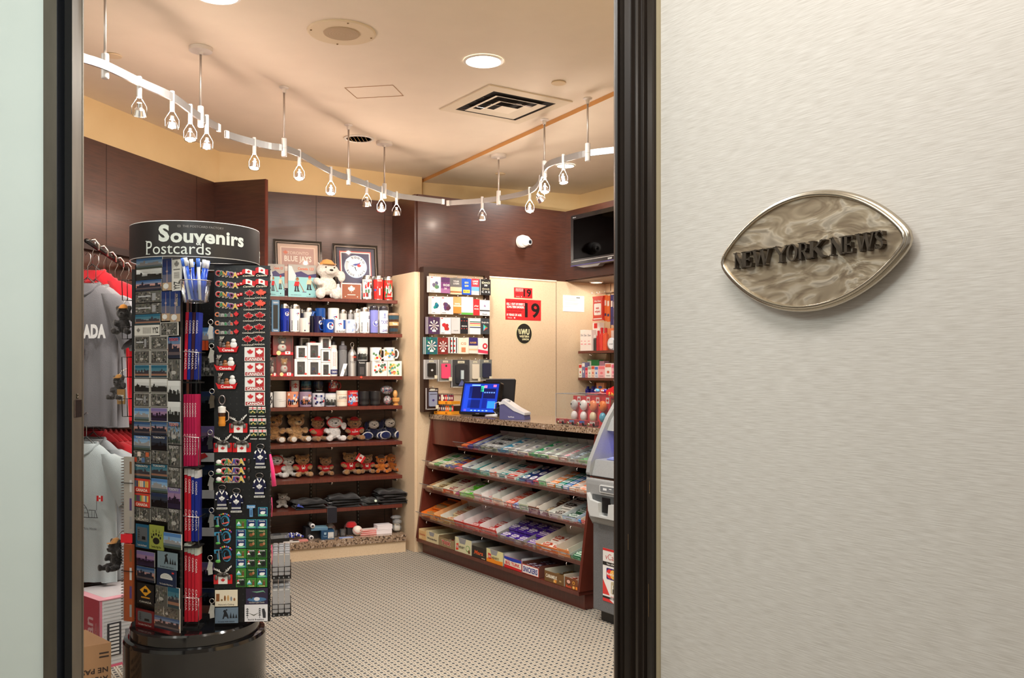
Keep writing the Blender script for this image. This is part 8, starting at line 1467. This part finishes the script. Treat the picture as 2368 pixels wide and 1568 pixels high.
def jersey(t2,w,h):
    b=B(); b.tube([(w*.28*math.cos(a),0,h*.86+h*.1*math.sin(a)) for a in [2*PI*i/14 for i in range(14)]],w*.045,(120,114,112),'steel',6,True); b.build('opener_ring',t2)
    b=B(); pr=[(-w*.34,h*.1),(w*.34,h*.1),(w*.32,h*.5),(w*.48,h*.3),(w*.5,h*.45),(w*.4,h*.68),(w*.16,h*.76),(-w*.16,h*.76),(-w*.4,h*.68),(-w*.5,h*.45),(-w*.48,h*.3),(-w*.32,h*.5)]; b.prism(pr,-.003,.002,(22,24,58),'gloss'); y=-.0036
    b.leaf(0,h*.42,w*.24,y,WHT,rz=h*.13); b.rect(-w*.33,w*.33,h*.19,h*.21,y,WHT); b.rect(-w*.33,w*.33,h*.15,h*.17,y,WHT); b.pl([(-w*.2,h*.74),(-w*.12,h*.76),(0,h*.64),(w*.12,h*.76),(w*.2,h*.74),(0,h*.58)],y,WHT)
    for q in(-1,1): b.pl([(q*w*.36,h*.56),(q*w*.44,h*.62),(q*w*.34,h*.7),(q*w*.26,h*.7)] if q<0 else [(w*.36,h*.56),(w*.26,h*.7),(w*.34,h*.7),(w*.44,h*.62)],y,WHT); b.rect(min(q*w*.36,q*w*.49),max(q*w*.36,q*w*.49),h*.38,h*.4,y,WHT)
    b.text('LEAFS',0,h*.42,h*.04,y-.0005,(40,50,130),.03,w=w*.2); b.build('shirt',t2); b=B(); b.rrect(-w*.4,w*.4,0,h*.075,h*.03,-.0025,.001,(214,214,210),'gloss'); b.text('GO LEAFS GO',0,h*.037,h*.04,-.003,(20,20,40),.04,w=w*.7); b.build('name_plate',t2)
for i,(x0,x1,y0,y1) in enumerate(((812,948,368,622),(803,940,660,918),(425,563,782,1036),(568,709,815,1068))): obj_at(qd,x0,x1,y0,y1,'jersey_opener_magnet',f'navy hockey jersey opener magnet, {["upper one at the panel right","lower one at the panel right","left one of the lower pair","right one of the lower pair"][i]}','magnet',jersey)
def tomag(t2,w,h):
    b=B(); b.T=Matrix.Rotation(-.1,4,'Y'); b.text('TO',0,h*.42,h*.62,.0014,(60,150,190),.12,w=w*.9,ext=.002); b.text('TO',0,h*.42,h*.56,-.0004,(24,30,36),.05,w=w*.72); b.pl([(w*.0,h*.2),(w*.4,h*.24),(w*.42,h*.34),(0,h*.28)],-.001,(206,90,80)); b.build('letters',t2)
    b=B(); 
    for j in range(7): a=PI*(.75-.1*j); b.ell((w*.1+w*.36*math.cos(a),-.002,h*.6+h*.32*math.sin(a)),(w*.055,.003,h*.06),[(206,80,90),(90,160,90),(226,170,70),(150,90,160),(90,150,200),(226,120,60),(120,60,150)][j],'gloss',8,5)
    b.ell((-w*.3,-.003,h*.08),(w*.15,.004,h*.08),(90,170,80),'gloss',8,5); b.tube([(-w*.22,-.003,h*.1),(-w*.26,-.003,h*.7)],w*.015,(206,206,206),'gloss',5); b.build('ornaments',t2)
for i,(zf,x0,x1,y0,y1) in enumerate(((qd,412,584,1070,1216),(qd,418,600,1222,1390),(qd,418,602,1398,1568),(qe,458,662,100,295))): obj_at(zf,x0,x1,y0,y1,'city_letter_magnet',f'blue-edged TO letter magnet with fruit arch, {OW[i]} from the top','magnet',tomag)
obj_at(qd,743,832,993,1112,'letter_t_magnet','pale blue T-shaped magnet with lettering','magnet',lambda t2,w,h:(lambda b:(b.prism([(-w*.18,0),(w*.2,0),(w*.18,h*.72),(w*.48,h*.76),(w*.48,h),(-w*.48,h),(-w*.48,h*.72),(-w*.18,h*.7)],-.002,.002,(100,150,196),'gloss'),b.text('Toronto',0,h*.86,h*.14,-.0026,(226,236,240),.03,w=w*.8),b.text('CANADA',0,h*.36,h*.16,-.0026,(40,70,120),.03,w=h*.5,rot=PI/2),b.build('letter',t2)))(B()))
def animal(k):
    def f(b,w,h,y):
        if k=='p': b.rect(-w/2,w/2,0,h,y,(60,150,170)); b.rrect(-w*.44,w*.44,h*.06,h*.94,w*.05,y-.0006,y,(24,44,96)); b.circ(0,h*.16,w*.42,y-.001,(110,190,150),n=14,rz=h*.12); b.circ(0,h*.4,w*.26,y-.0014,(236,236,232),n=12,rz=h*.18); b.circ(w*.2,h*.48,w*.09,y-.0016,(236,236,232),n=8); tc_=(226,226,230)
        elif k=='b': b.rect(-w/2,w/2,0,h,y,(36,90,40)); b.rrect(-w*.44,w*.44,h*.06,h*.94,w*.05,y-.0006,y,(24,70,34)); b.circ(-w*.04,h*.38,w*.22,y-.0014,(120,70,36),n=12,rz=h*.18); b.circ(w*.2,h*.5,w*.12,y-.0016,(170,120,80),n=8,rz=h*.18); tc_=(214,206,150)
        elif k=='k': b.rect(-w/2,w/2,0,h,y,(60,130,50)); b.rrect(-w*.44,w*.44,h*.06,h*.94,w*.05,y-.0006,y,(34,60,34)); b.circ(w*.12,h*.4,w*.22,y-.0014,(18,18,20),n=12,rz=h*.22); b.circ(w*.18,h*.62,w*.12,y-.0016,(18,18,20),n=8); b.circ(-w*.3,h*.7,w*.1,y-.0014,(214,60,60),n=6); b.pl([(-w*.44,h*.4),(-w*.1,h*.4),(-w*.28,h*.66)],y-.0012,WHT); tc_=(226,226,226)
        else: b.rect(-w/2,w/2,0,h,y,(60,150,50)); b.rrect(-w*.44,w*.44,h*.06,h*.94,w*.05,y-.0006,y,(60,120,50)); b.rect(-w*.44,w*.0,h*.3,h*.48,y-.001,(90,180,200)); b.pl([(-w*.4,h*.48),(-w*.05,h*.48),(-w*.22,h*.8)],y-.0012,(226,236,240)); b.circ(w*.2,h*.4,w*.12,y-.0014,(110,70,40),n=10,rz=h*.26); b.pl([(w*.0,h*.84),(w*.2,h*.6),(w*.4,h*.84),(w*.2,h*.7)],y-.0014,(150,110,70)); tc_=(226,220,150)
        b.text('Canada',0,h*(.84 if k!='m' else .14),h*.14,y-.002,tc_,.04,w=w*.6)
    return f
GRD=[(1200.5,'mpp'),(1223.5,'pbb'),(1246,'pbb'),(1269,'mkk'),(1291.5,'pkk'),(1314,'mbp'),(1336,'kmm')]
pf=lambda x,y:(x,y); an=dict(p='polar bear',b='beaver',k='black bear',m='mountain and moose')
flatgood(FBb,pf,596.5,619,1172.5,1194,YBp,'animal_magnet','polar bear magnet alone above the animal magnet grid','magnet',(60,150,170),animal('p'),.004)
for i,(y,ks) in enumerate(GRD):
    for c,k in enumerate(ks): flatgood(FBb,pf,(545.5,570,594)[c]-.3*i*0,(569.3,593.3,618)[c],y,y+21.5,YBp,'animal_magnet',f'{an[k]} magnet, {["left","middle","right"][c]} column, {OW[i]} row of the animal grid','magnet',(70,140,60),animal(k),.004)
for (x0,x1,y0,y1,bg,k,tt,ink,lb) in((463,716,592,776,(222,212,190),'line','Nature\'s Calling',(60,44,34),'cream card with queue of animals'),(463,722,786,962,(104,122,140),'bear','In tune with nature',(24,26,34),'slate blue card with walking bear at the panel foot'),(805,1050,572,752,(44,32,60),'lake','Northern Lights Canada',BLK,'dark violet card with lake and northern lights'),(790,1048,752,942,(220,218,222),'hammock','Bed & Breakfast',(50,50,54),'white card with bear and hammock')): flatgood(FBb,qe,x0,x1,y0,y1,YBp-.004,'souvenir_card',lb+' on the right panel','card',bg,icon(bg,k,tt,ink),.004)
# back panel pictures seen through the gap
for i,(y0,y1,k) in enumerate(((757,798,'day'),(823,870,'aerial'),(905,950,'dark'),(985,1045,'purple'),(1075,1120,'dark'),(1175,1220,'dark'),(1300,1345,'purple'),(1360,1400,'dark'))): flatgood(FCc,pf,458,496,y0,y1,-.01,'hanging_postcard',f'postcard on the rear panel seen through the gap, {OW[i]} from the top','postcard',(180,180,180),pc(k))
for i,(y0,y1) in enumerate(((1047,1068),(1133,1153),(1220,1240))): flatgood(FCc,pf,459,496,y0,y1,-.014,'price_label',f'white price label on the rear panel, {["upper","middle","lower"][i]} one','label',(226,226,224),(lambda b,w,h,y:b.pl([(-w*.5,h*.1),(w*.1,h*.6),(-w*.1,h),(-w*.5,h*.8)],y,(206,50,50))) if i==0 else None)
flatgood(FCc,pf,459,482,787,810,-.02,'orange_label','orange and black label on the rear panel','label',(220,90,50),lambda b,w,h,y:[b.rect(-w*.2,-w*.15,0,h,y,(60,20,14)),b.rect(w*.15,w*.2,0,h,y,(60,20,14))])
# slim booklets in the channel
FM=FR(-1.42,3.72,0)
def booklets(x0,x1,y0,y1,cols,grp,capc,lean=0):
    n=len(cols)
    for i,c in enumerate(cols):
        xa,_=hit(FM,x0+(x1-x0)*i/n,1000); xb,_=hit(FM,x0+(x1-x0)*(i+1)/n,1000); zt_=hit(FM,450,y0+3*i*(capc is not None))[1]; zb_=hit(FM,450,y1)[1]; w=xb-xa; h=zt_-zb_
        b=B(); b.box(-w*.42,w*.42,0,.05,0,h,c); b.text('CANADA',0,h*.78,w*.5,-.0006,(240,226,226),.03,w=h*.2,rot=-PI/2); b.text('CANADA',0,h*.3,w*.5,-.0006,(240,226,226),.02,w=h*.3,rot=-PI/2)
        if capc: b.box(-w*.46,w*.46,-.002,.052,h*.93,h+.012,capc)
        M=FM@TR((xa+xb)/2,.0,zb_)@Matrix.Rotation(lean,4,'Y'); tag(b.build('slim_booklet',M=M),f'slim {"red" if c[0]>150 and c[2]<80 else ("magenta" if c[0]>150 else "blue")} booklet standing edge-on, {OW[i]} from the left, {grp}','booklet')
RC=(206,30,50);BC=(20,40,140);MG=(190,26,80)
booklets(424,456,722,878,[(206,30,60),BC,(60,20,40),BC],'topmost rack pocket',None,.03); booklets(424,455,912,1078,[MG]*5,'second rack pocket',None); booklets(426,458,1086,1252,[RC,RC,BC,BC],'third rack pocket',(206,206,206)); booklets(426,458,1264,1438,[RC,RC,RC,RC],'lowest rack pocket',(196,206,196))
for i,y in enumerate((815,1012,1196,1384)):
    xa,za=hit(FM,419,y,-.012); xb,_=hit(FM,459,y,-.012); b=B(); b.tube([(xa,.07,za),(xa,-.012,za+.004),(xb,-.012,za),(xb,.07,za)],.0022,(196,192,188),'steel',6); b.tube([(xa,-.012,za+.002),(xa,-.012,za-.12)],.0018,(150,148,146),'steel',6); b.tube([(xb,-.012,za),(xb,-.012,za-.12)],.0018,(150,148,146),'steel',6); b.box(xa,xb,-.012,.06,za-.126,za-.12,(24,24,24)); tag(b.build('wire_pocket',M=FM),f'wire pocket holding slim booklets, {OW[i]} from the top','wire pocket')
# clear cup of bottled pens
P0=Vector(((452-CX)/K*3.62,3.62,0)); zc0=1.35-(700-855)*3.62/K; zc1=1.35-(650-855)*3.62/K
t2=thing('clear_cup','clear plastic cup in a wire ring, filled with blue pens','cup',Matrix.Translation((P0.x,P0.y,zc0)))
b=B(); b.lathe([(.0001,0),(.045,0),(.05,.004),(.058,zc1-zc0)],WHT,'clear',24); b.build('cup_wall',t2); b=B(); n=24; b.tube([(.06*math.cos(2*PI*i/n),.06*math.sin(2*PI*i/n),zc1-zc0) for i in range(n)],.0022,(206,204,200),'steel',6,True); b.tube([(0,.06,zc1-zc0),(0,.12,zc1-zc0+.01)],.003,(206,204,200),'steel',6); b.build('wire_ring',t2)
q=random.Random(4)
for i in range(12):
    a=2*PI*i/12; r_=.03; top=Vector((.05*math.cos(a),.05*math.sin(a),.165+.012*q.random())); bot=Vector((.026*math.cos(a+.5),.026*math.sin(a+.5),.012)); c=[(30,70,180),(210,216,226),(40,90,200)][i%3]
    t3=thing('souvenir_pen','blue and white souvenir pen standing in the clear cup','pen',Matrix.Translation((P0.x,P0.y,zc0)),'pens in the clear cup'); b=B(); b.cyl(bot,bot.lerp(top,.8),.0065,c,'gloss',10); b.build('barrel',t3); b=B(); b.cyl(bot.lerp(top,.8),top,.0075,[(226,228,232),(60,110,210),(214,216,220)][i%3],'gloss',10); b.build('cap',t3)
# silver packets in wire baskets, right side
for k,(y0,y1) in enumerate(((1272,1332),(1352,1418))):
    FXX=FR(-1.004,3.80,14); zt_=1.35-(y0-855)*3.8/K; zb_=1.35-(y1-855)*3.8/K; h=zt_-zb_
    t2=thing('wire_basket',['upper black wire basket of silver packets at the right of the stand','lower black wire basket of silver packets at the right of the stand'][k],'wire basket',FXX@TR(0,0,zb_-.008),'wire baskets')
    b=B()
    for z in(.008,.03,.05): b.tube([(0,.11,z),(0,-.03,z),(.076,-.03,z),(.076,.11,z)],.0016,(44,42,42),'steel',5)
    for x in(0,.025,.05,.076): b.tube([(x,-.03,0),(x,-.03,.05)],.0014,(44,42,42),'steel',5)
    b.box(0,.076,-.03,.11,0,.012,(26,26,28),'gloss'); 
    for x in(.01,.03,.05,.07): b.circ(x-.002,.006,.004,-.0306,(120,120,122),'gloss',8)
    b.build('wires',t2)
    for i in range(9):
        c,r_=i%3,i//3; b=B(); b.rrect(-.011,.011,0,h*(.86+.0*r_),.005,-.014,.014,(186,186,190),'satin'); b.rect(-.008,.008,h*.78,h*.82,-.0146,(230,230,232),'satin'); tag(b.build('silver_packet',M=FXX@TR(.013+.0245*c,-.012+.036*r_,zb_+.006+.012*r_)),f'silver-grey packet standing in the {["upper","lower"][k]} wire basket','packet',f'silver packets in the {["upper","lower"][k]} basket')
b=B(); b.tube([(0,0,0),(.012,-.01,-.06),(.02,-.012,-.13)],[.004,.008,.010],(240,50,120),'cloth',8); tag(b.build('pink_scarf',M=Matrix.Translation((-1.0,3.755,1.0))),'bright pink scarf hanging at the right edge of the stand','scarf')
for i,y in enumerate((1150,1260)): b=B(); b.tube([(0,0,0),(.003,-.003,-.04),(0,0,-.08)],.0016,(236,60,120),'cloth',6); tag(b.build('pink_ribbon',M=Matrix.Translation((-.994,3.755,1.35-(y-855)*3.76/K))),f'short pink ribbon at the right panel edge, {OW[i]} from the top','ribbon')
# keyring bundles hanging in the gap left of the right panel
for i,(px,y0,c) in enumerate(((487,745,(190,188,186)),(489,800,(170,166,160)),(490,905,(90,80,70)),(486,1000,(60,60,62)),(488,1095,(150,148,146)),(489,1180,(140,140,140)),(486,1290,(206,206,200)),(490,1390,(206,204,200)))):
    X=(px-CX)/K*3.72; Z=1.35-(y0-855)*3.72/K; t2=thing('keyring',f'bunch of metal keyrings hanging in the gap, {OW[i]} from the top','keyring',Matrix.Translation((X,3.72,Z))); b=B(); b.tube([(.01*math.cos(a),0,.01*math.sin(a)) for a in [2*PI*j/12 for j in range(12)]],.0016,(206,204,200),'steel',6,True); b.build('ring',t2); b=B(); b.prism([(-.014,-.05),(.008,-.055),(.012,-.02),(-.004,-.01)],-.002,.002,c,'steel'); b.prism([(-.006,-.07),(.012,-.066),(.01,-.035),(-.008,-.04)],-.006,-.003,c,'satin'); b.build('charm',t2)
# spiral calendars and wire pockets on the left flank
for i,(y0,y1,c,lb) in enumerate(((1056,1234,(170,164,156),'grey spiral-bound calendar at the left flank, upper'),(1258,1438,(160,80,44),'brown spiral-bound calendar at the left flank, lower'))):
    FK=FR(-1.605,3.76,-20); xa,za=hit(FK,281,y0); xb,zb_=hit(FK,306,y1); w,h=xb-xa,za-zb_; t2=thing('spiral_calendar',lb,'calendar',FK@TR(xa-.0,0,zb_)); b=B(); b.box(.012,w,0,.012,0,h,c); 
    for j in range(4): b.rect(.02+w*.4,w*.95,h*(.06+.24*j),h*(.22+.24*j),-.0006,[(150,150,150),(90,70,120),(206,206,206),(120,90,60)][j])
    b.build('pages',t2); b=B()
    for j in range(int(h/.012)): b.tube([(.014,-.003,.006+j*.012),(.0,-.002,.006+j*.012),(.0,.012,.007+j*.012),(.014,.014,.007+j*.012)],.0016,(196,194,190),'steel',4)
    b.build('wire_spiral',t2)
    b=B(); b.box(0,w*1.1,-.002,0,0,.0025,(20,20,22)); tag(b.build('elastic_band',M=FK@TR(xa,-.001,hit(FK,300,(1118,1322)[i])[1])),f'thin black holding wire across the {["grey","brown"][i]} calendar','wire')
for i,(y0,y1) in enumerate(((648,695),(756,784),(826,872),(922,963))):
    za=1.35-(y0-855)*3.8/K; zb_=1.35-(y1-855)*3.8/K; b=B(); X0,X1=(284-CX)/K*3.8,(306-CX)/K*3.8; Y=3.8; pts=[(X1,Y,za),(X0,Y-.01,za),(X0+.003,Y-.01,zb_),(X1,Y,zb_)]; b.tube(pts,.0022,(70,68,68),'steel',6); b.tube([(X0+.02,Y-.005,za),(X0+.022,Y-.005,zb_)],.0018,(70,68,68),'steel',6); tag(b.build('side_wire_pocket'),f'empty dark wire pocket on the left flank, {OW[i]} from the top','wire pocket')
b=B(); b.box(0,.05,0,.004,0,.035,(214,30,44)); tag(b.build('red_price_tag',M=FR((279-CX)/K*3.7,3.70,-10,1.35-(1255-855)*3.7/K)),'small red tag between the two spiral calendars','tag')
# ================================================================ t-shirts, mascots and boxes on the left
def tee(x,y,ztop,H,col,label,seed=0,deg=0,cat='t-shirt',grp=None,hanger=True,dec=None):
    t=thing('t_shirt',label,cat,FR(x,y,deg,ztop-H)@Matrix.Diagonal((.82,1,1,1)),grp); b=B(); secs=[(0,.235,.04),(.1,.232,.04),(.25,.228,.042),(.42,.225,.045),(.56,.228,.048),(.63,.225,.046),(.69,.2,.042),(.735,.13,.036),(.755,.085,.03)]
    n=40; v=[]; s=H/.75
    for k,(z,rx,ry) in enumerate(secs):
        for i in range(n):
            a=2*PI*i/n; cx_=math.copysign(abs(math.cos(a))**.75,math.cos(a)); sy=math.sin(a); f=.012*(1-z/.75)*math.sin(cx_*17+seed)+.006*math.sin(cx_*9+z*6+seed*2)*(z<.6)
            v.append((rx*cx_*s,(ry*sy*(1-.4*abs(cx_)**4)+f)*s,z*s))
    f=[(k*n+i,k*n+(i+1)%n,(k+1)*n+(i+1)%n,(k+1)*n+i) for k in range(len(secs)-1) for i in range(n)]; b.add(v,f,col,'cloth',True); b.build('body',t)
    for q in(-1,1):
        b=B(); v=[]; st=[(.15,.70,.06,.03,0),(.20,.66,.085,.042,.2),(.26,.57,.085,.045,.5),(.31,.48,.08,.04,.55),(.325,.445,.078,.038,.55)]; m=16
        for (X,Z,ra,rb,th) in st:
            for i in range(m): a=2*PI*i/m; u=ra*math.cos(a); v.append(((q*X+q*u*math.cos(th)*1.0)*s,(rb*math.sin(a)+.003*math.sin(a*5+seed))*s,(Z+u*math.sin(th))*s))
        f=[(k*m+i,k*m+(i+1)%m,(k+1)*m+(i+1)%m,(k+1)*m+i) for k in range(len(st)-1) for i in range(m)]
        if q>0: f=[tuple(reversed(g)) for g in f]
        b.add(v,f,col,'cloth',True); b.build('sleeve',t)
    b=B(); b.tube([(.092*s*math.cos(a),.034*s*math.sin(a)-.008*s,(.735+.03*math.sin(a)+.012*math.cos(2*a))*s) for a in [2*PI*i/20 for i in range(20)]],.009*s,tuple(int(c*.88) for c in col),'cloth',8,True); b.build('collar',t)
    if hanger:
        b=B(); b.tube([(-.16*s,0,.69*s),(-.05*s,0,.76*s),(0,0,.79*s),(.05*s,0,.76*s),(.16*s,0,.69*s)],.005,(226,224,222),'clear',8); b.tube([(0,0,.79*s),(0,0,.85*s),(.02,0,.88*s),(.02,0,.91*s),(0,0,.925*s),(-.015,0,.91*s)],.0022,(214,212,210),'steel',6); b.build('hanger',t)
    if dec: b=B(); dec(b,s); b.build('printed_motif',t)
    return t
def canada(b,s):
    y=-.078*s; b.text('CANADA',.045*s,.50*s,.064*s,y,(240,240,240),.1,w=.33*s,mat='cloth'); b.prism([(-.028*s,.44*s),(-.028*s,.40*s),(0,.375*s),(.028*s,.40*s),(.028*s,.44*s)],y,y+.001,(206,44,56)); b.prism([(-.023*s,.436*s),(-.023*s,.402*s),(0,.381*s),(.023*s,.402*s),(.023*s,.436*s)],y-.0006,y,(226,220,220)); b.leaf(0,.413*s,.019*s,y-.001,(206,44,56))
Xf=lambda px,Y:(px-CX)/K*Y
tee(Xf(203,4.45),4.45,1.765,.69,(112,110,114),'dark grey t-shirt with white CANADA lettering facing the doorway',1,-14,dec=canada)
tee(Xf(222,4.60),4.60,1.77,.71,(150,148,152),'lighter grey t-shirt directly behind the dark grey one',3,-14)
RT=(206,24,40)
for i in range(7):
    Y=4.74+.105*i; tee(Xf(214+13*i,Y),Y,1.86-.012*i,.76,RT if i!=3 else (214,40,54),f'red t-shirt on the upper arm, {OW[i]} behind the grey shirts',i,-14+2*i)
def igloo(b,s):
    y=-.074*s; n=14; pts=[(.09*s*math.cos(PI*i/n),.36*s+.085*s*math.sin(PI*i/n)) for i in range(n+1)]
    b.tube([(x_,y,z_) for x_,z_ in pts],.0018,(50,50,54),'cloth',5); b.tube([(-.09*s,y,.36*s),(.16*s,y,.36*s)],.0018,(50,50,54),'cloth',5); b.tube([(.09*s,y,.40*s),(.14*s,y,.40*s),(.155*s,y,.36*s)],.0018,(50,50,54),'cloth',5)
    for z in(.385,.41,.43): r=math.sqrt(max(.085**2-((z-.36))**2,0)); b.tube([(-r*s,y,z*s),(r*s,y,z*s)],.0012,(60,60,64),'cloth',4)
    for x_,z0,z1 in((-.04,.36,.385),(.02,.36,.385),(.05,.385,.41),(-.01,.385,.41),(-.03,.41,.43),(.03,.41,.43),(.115,.36,.4),(.135,.36,.395)): b.tube([(x_*s,y,z0*s),(x_*s,y,z1*s)],.0012,(60,60,64),'cloth',4)
    b.tube([(.15*s,y,.40*s),(.152*s,y,.48*s)],.0014,(60,60,64),'cloth',4); b.rect(.152*s,.168*s,.45*s,.48*s,y-.001,RED); b.rect(.168*s,.184*s,.45*s,.48*s,y-.001,WHT); b.rect(.184*s,.2*s,.45*s,.48*s,y-.001,RED); b.leaf(.176*s,.465*s,.008*s,y-.0014,RED)
    b.text('The Canadian White House',.03*s,.30*s,.014*s,y,(70,70,76),.0,w=.24*s)
tee(Xf(200,4.4),4.4,.99,.66,(176,186,188),'pale grey t-shirt with an igloo drawing on the lower arm',5,-14,dec=igloo)
tee(Xf(216,4.56),4.56,1.0,.70,(168,172,176),'plain pale shirt directly behind the igloo shirt',8,-14)
for i in range(6):
    Y=4.70+.12*i; tee(Xf(216+12*i,Y),Y,1.03-.008*i,.74,(170,16,30),f'dark red t-shirt on the lower arm, {OW[i]} behind the pale shirts',i+4,-14+2*i)
# garment arms
for k,(z,lb) in enumerate(((1.99,'upper black garment arm with chrome hooks'),(1.14,'lower black garment arm behind the pale shirts'))):
    a=Vector((Xf(200,4.5),4.50,z)); c_=Vector((Xf(322,5.75),5.75,z-.05)); t=thing('garment_arm',lb,'garment arm',Matrix.Identity(4)); b=B(); b.tube([a,c_],.012,(26,24,24),'gloss',8); b.tube([c_,c_+Vector((-.17,.12,0))],.012,(26,24,24),'gloss',8); b.build('bar',t)
    if k==0:
        for i in range(6): p=a.lerp(c_,.08+.15*i); b=B(); b.tube([p+Vector((0,-.02,.015)),p+Vector((.02,-.01,.022)),p+Vector((.03,.01,.0)),p+Vector((.03,.01,-.03))],.006,(226,222,220),'steel',8); b.ell(tuple(p+Vector((-.01,0,.018))),(.014,.014,.01),(230,228,226),'steel',10,6); b.build('clip',t)
# shelf-like ledge edge above the shirts
b=B(); b.box(-1.0,1.25,-.05,-.021,2.02,2.06,(44,28,26),'plastic'); tag(b.build('wall_rail',M=FL),'dark horizontal wall rail above the hanging shirts','rail')
# mascots
def moose(px,y0,y1,Y,label,fur,cap,deg=0,tagc=None):
    Z1=1.35-(y0-855)*Y/K; Z0=1.35-(y1-855)*Y/K; t=thing('moose_mascot_keyring',label,'plush toy',FR(Xf(px,Y),Y,deg,Z0)); plush(t,(Z1-Z0),fur=fur,muzzle=tuple(min(255,int(c*1.15)) for c in fur),hat=cap,ear=.09,arm=1,tuft=.0); 
    b=B(); h=Z1-Z0; b.tube([(0,0,h*.95),(0,.02,h*1.12),(.005,.05,h*1.2)],.0018,(206,204,200),'steel',6); b.build('hanging_loop',t)
    if tagc: b=B(); b.box(h*.05,h*.38,-.16*h-.004,-.16*h,-h*.15,h*.42,tagc); b.rect(h*.1,h*.33,-h*.02,h*.2,-.16*h-.0046,WHT); [b.rect(h*(.12+.03*j),h*(.135+.03*j),0,h*.16,-.16*h-.005,BLK) for j in range(7)]; b.build('paper_tag',t)
moose(286,703,775,3.95,'grey plush moose keyring with orange and white cap',(78,74,74),(226,150,60),8)
moose(275,865,925,3.95,'grey plush mouse keyring in a tan cap with brown tag',(92,88,88),(206,150,80),-10,(170,130,80))
moose(268,1243,1318,3.9,'small grey plush keyring in a tan cap, lowest of three',(60,56,56),(206,150,90),-30)
# boxes on the floor
FE1=FR(Xf(230,4.08),4.08,50)
t=thing('water_carton','pink and white shrink-wrapped water carton on the floor','carton',FE1@TR(0,0,0)); w,d,h=.34,.30,.31
b=B(); b.box(0,w,0,d,0,h,(232,232,232),'gloss')
for i in range(18): b.rect(.02,w,.01+i*.0165,.014+i*.0165,-.0006,(206,208,210),'gloss')
b.rect(.0,.012,0,h,-.001,(236,140,160),'gloss'); b.box(-.001,w+.001,-.001,d+.001,h-.004,h+.001,(230,160,172),'gloss'); b.box(.04,w,.04,d,h+.001,h+.0015,(206,200,202),'gloss'); b.rect(0,w,0,.012,-.001,(236,110,140),'gloss'); b.build('wrap',t)
b=B(); b.rect(.035,.10,.05,.2,-.0015,(60,60,64)); [b.rect(.045,.09,.055+.016*j,.065+.016*j,-.002,WHT) for j in range(9)]; [b.rect(.12+.006*j,.123+.006*j,.09,.16,-.0015,(110,110,116)) for j in range(10)]; b.text('10136177',.205,.12,.01,-.0015,(110,110,116),.0,rot=PI/2); b.build('barcode_print',t)
b=B(); b.T=Matrix.Rotation(-PI/2,4,'Z'); b.rect(-d,-.0,0,h,-.0015,(206,90,104),'gloss'); b.text('evian',-d*.32,h*.42,.075,-.0022,(236,190,196),.03,w=.19,rot=PI/2); b.text('www.evian.com',-d*.1,h*.45,.012,-.0022,(236,190,196),.0,w=.13,rot=PI/2); b.build('pink_face',t)
FE2=FR(Xf(257,3.68),3.68,-28+180)
t=thing('brown_cardboard_box','brown cardboard box with upside-down dark lettering by the glass door','box',FR(Xf(257,3.68),3.68,0)); 
u=Vector((-.80,-.60,0)); v_=Vector((-.72,.69,0)); hb=.245
def corner(a,c,z): return u*a+v_*c+Vector((0,0,z))
b=B(); A_,C_=.30,.26; p=[corner(0,0,0),corner(A_,0,0),corner(A_,C_,0),corner(0,C_,0),corner(0,0,hb),corner(A_,0,hb),corner(A_,C_,hb),corner(0,C_,hb)]
b.add(p,[(0,1,2,3),(7,6,5,4),(0,4,5,1),(1,5,6,2),(2,6,7,3),(3,7,4,0)],(176,136,100)); b.build('carton',t)
b=B(); b.T=Matrix(((.80,.60,0,-.80*A_),(.60,-.80,0,-.60*A_),(0,0,1,0),(0,0,0,1))); b.T=Matrix.Translation(tuple(u*A_))@Matrix.Rotation(math.atan2(.60,.80),4,'Z')
for i,s_ in enumerate(('FRAGILE: HANDLE WITH CARE','AVEC PRECAUTION','NE PAS ECRASER')): b.text(s_,A_*.56,.07+.035*i,.02,-.001,(60,48,44),.04,w=A_*.8,rot=PI)
b.rect(A_*.1,A_,.045,.05,-.001,(60,48,44)); b.rect(A_*.85,A_*.97,.205,.211,-.001,(60,48,44)); b.rect(A_*.85,A_*.97,.19,.196,-.001,(60,48,44)); b.build('lettering',t)
b=B(); b.lathe([(.0001,.0),(.24,0),(.25,.28),(.262,.29),(.262,.31),(.24,.31),(.235,.3),(.0001,.28)],(58,40,32),'gloss',36); tag(b.build('round_bin',M=Matrix.Translation((Xf(205,4.62),4.62,0))),'low dark brown round bin behind the water carton','bin')
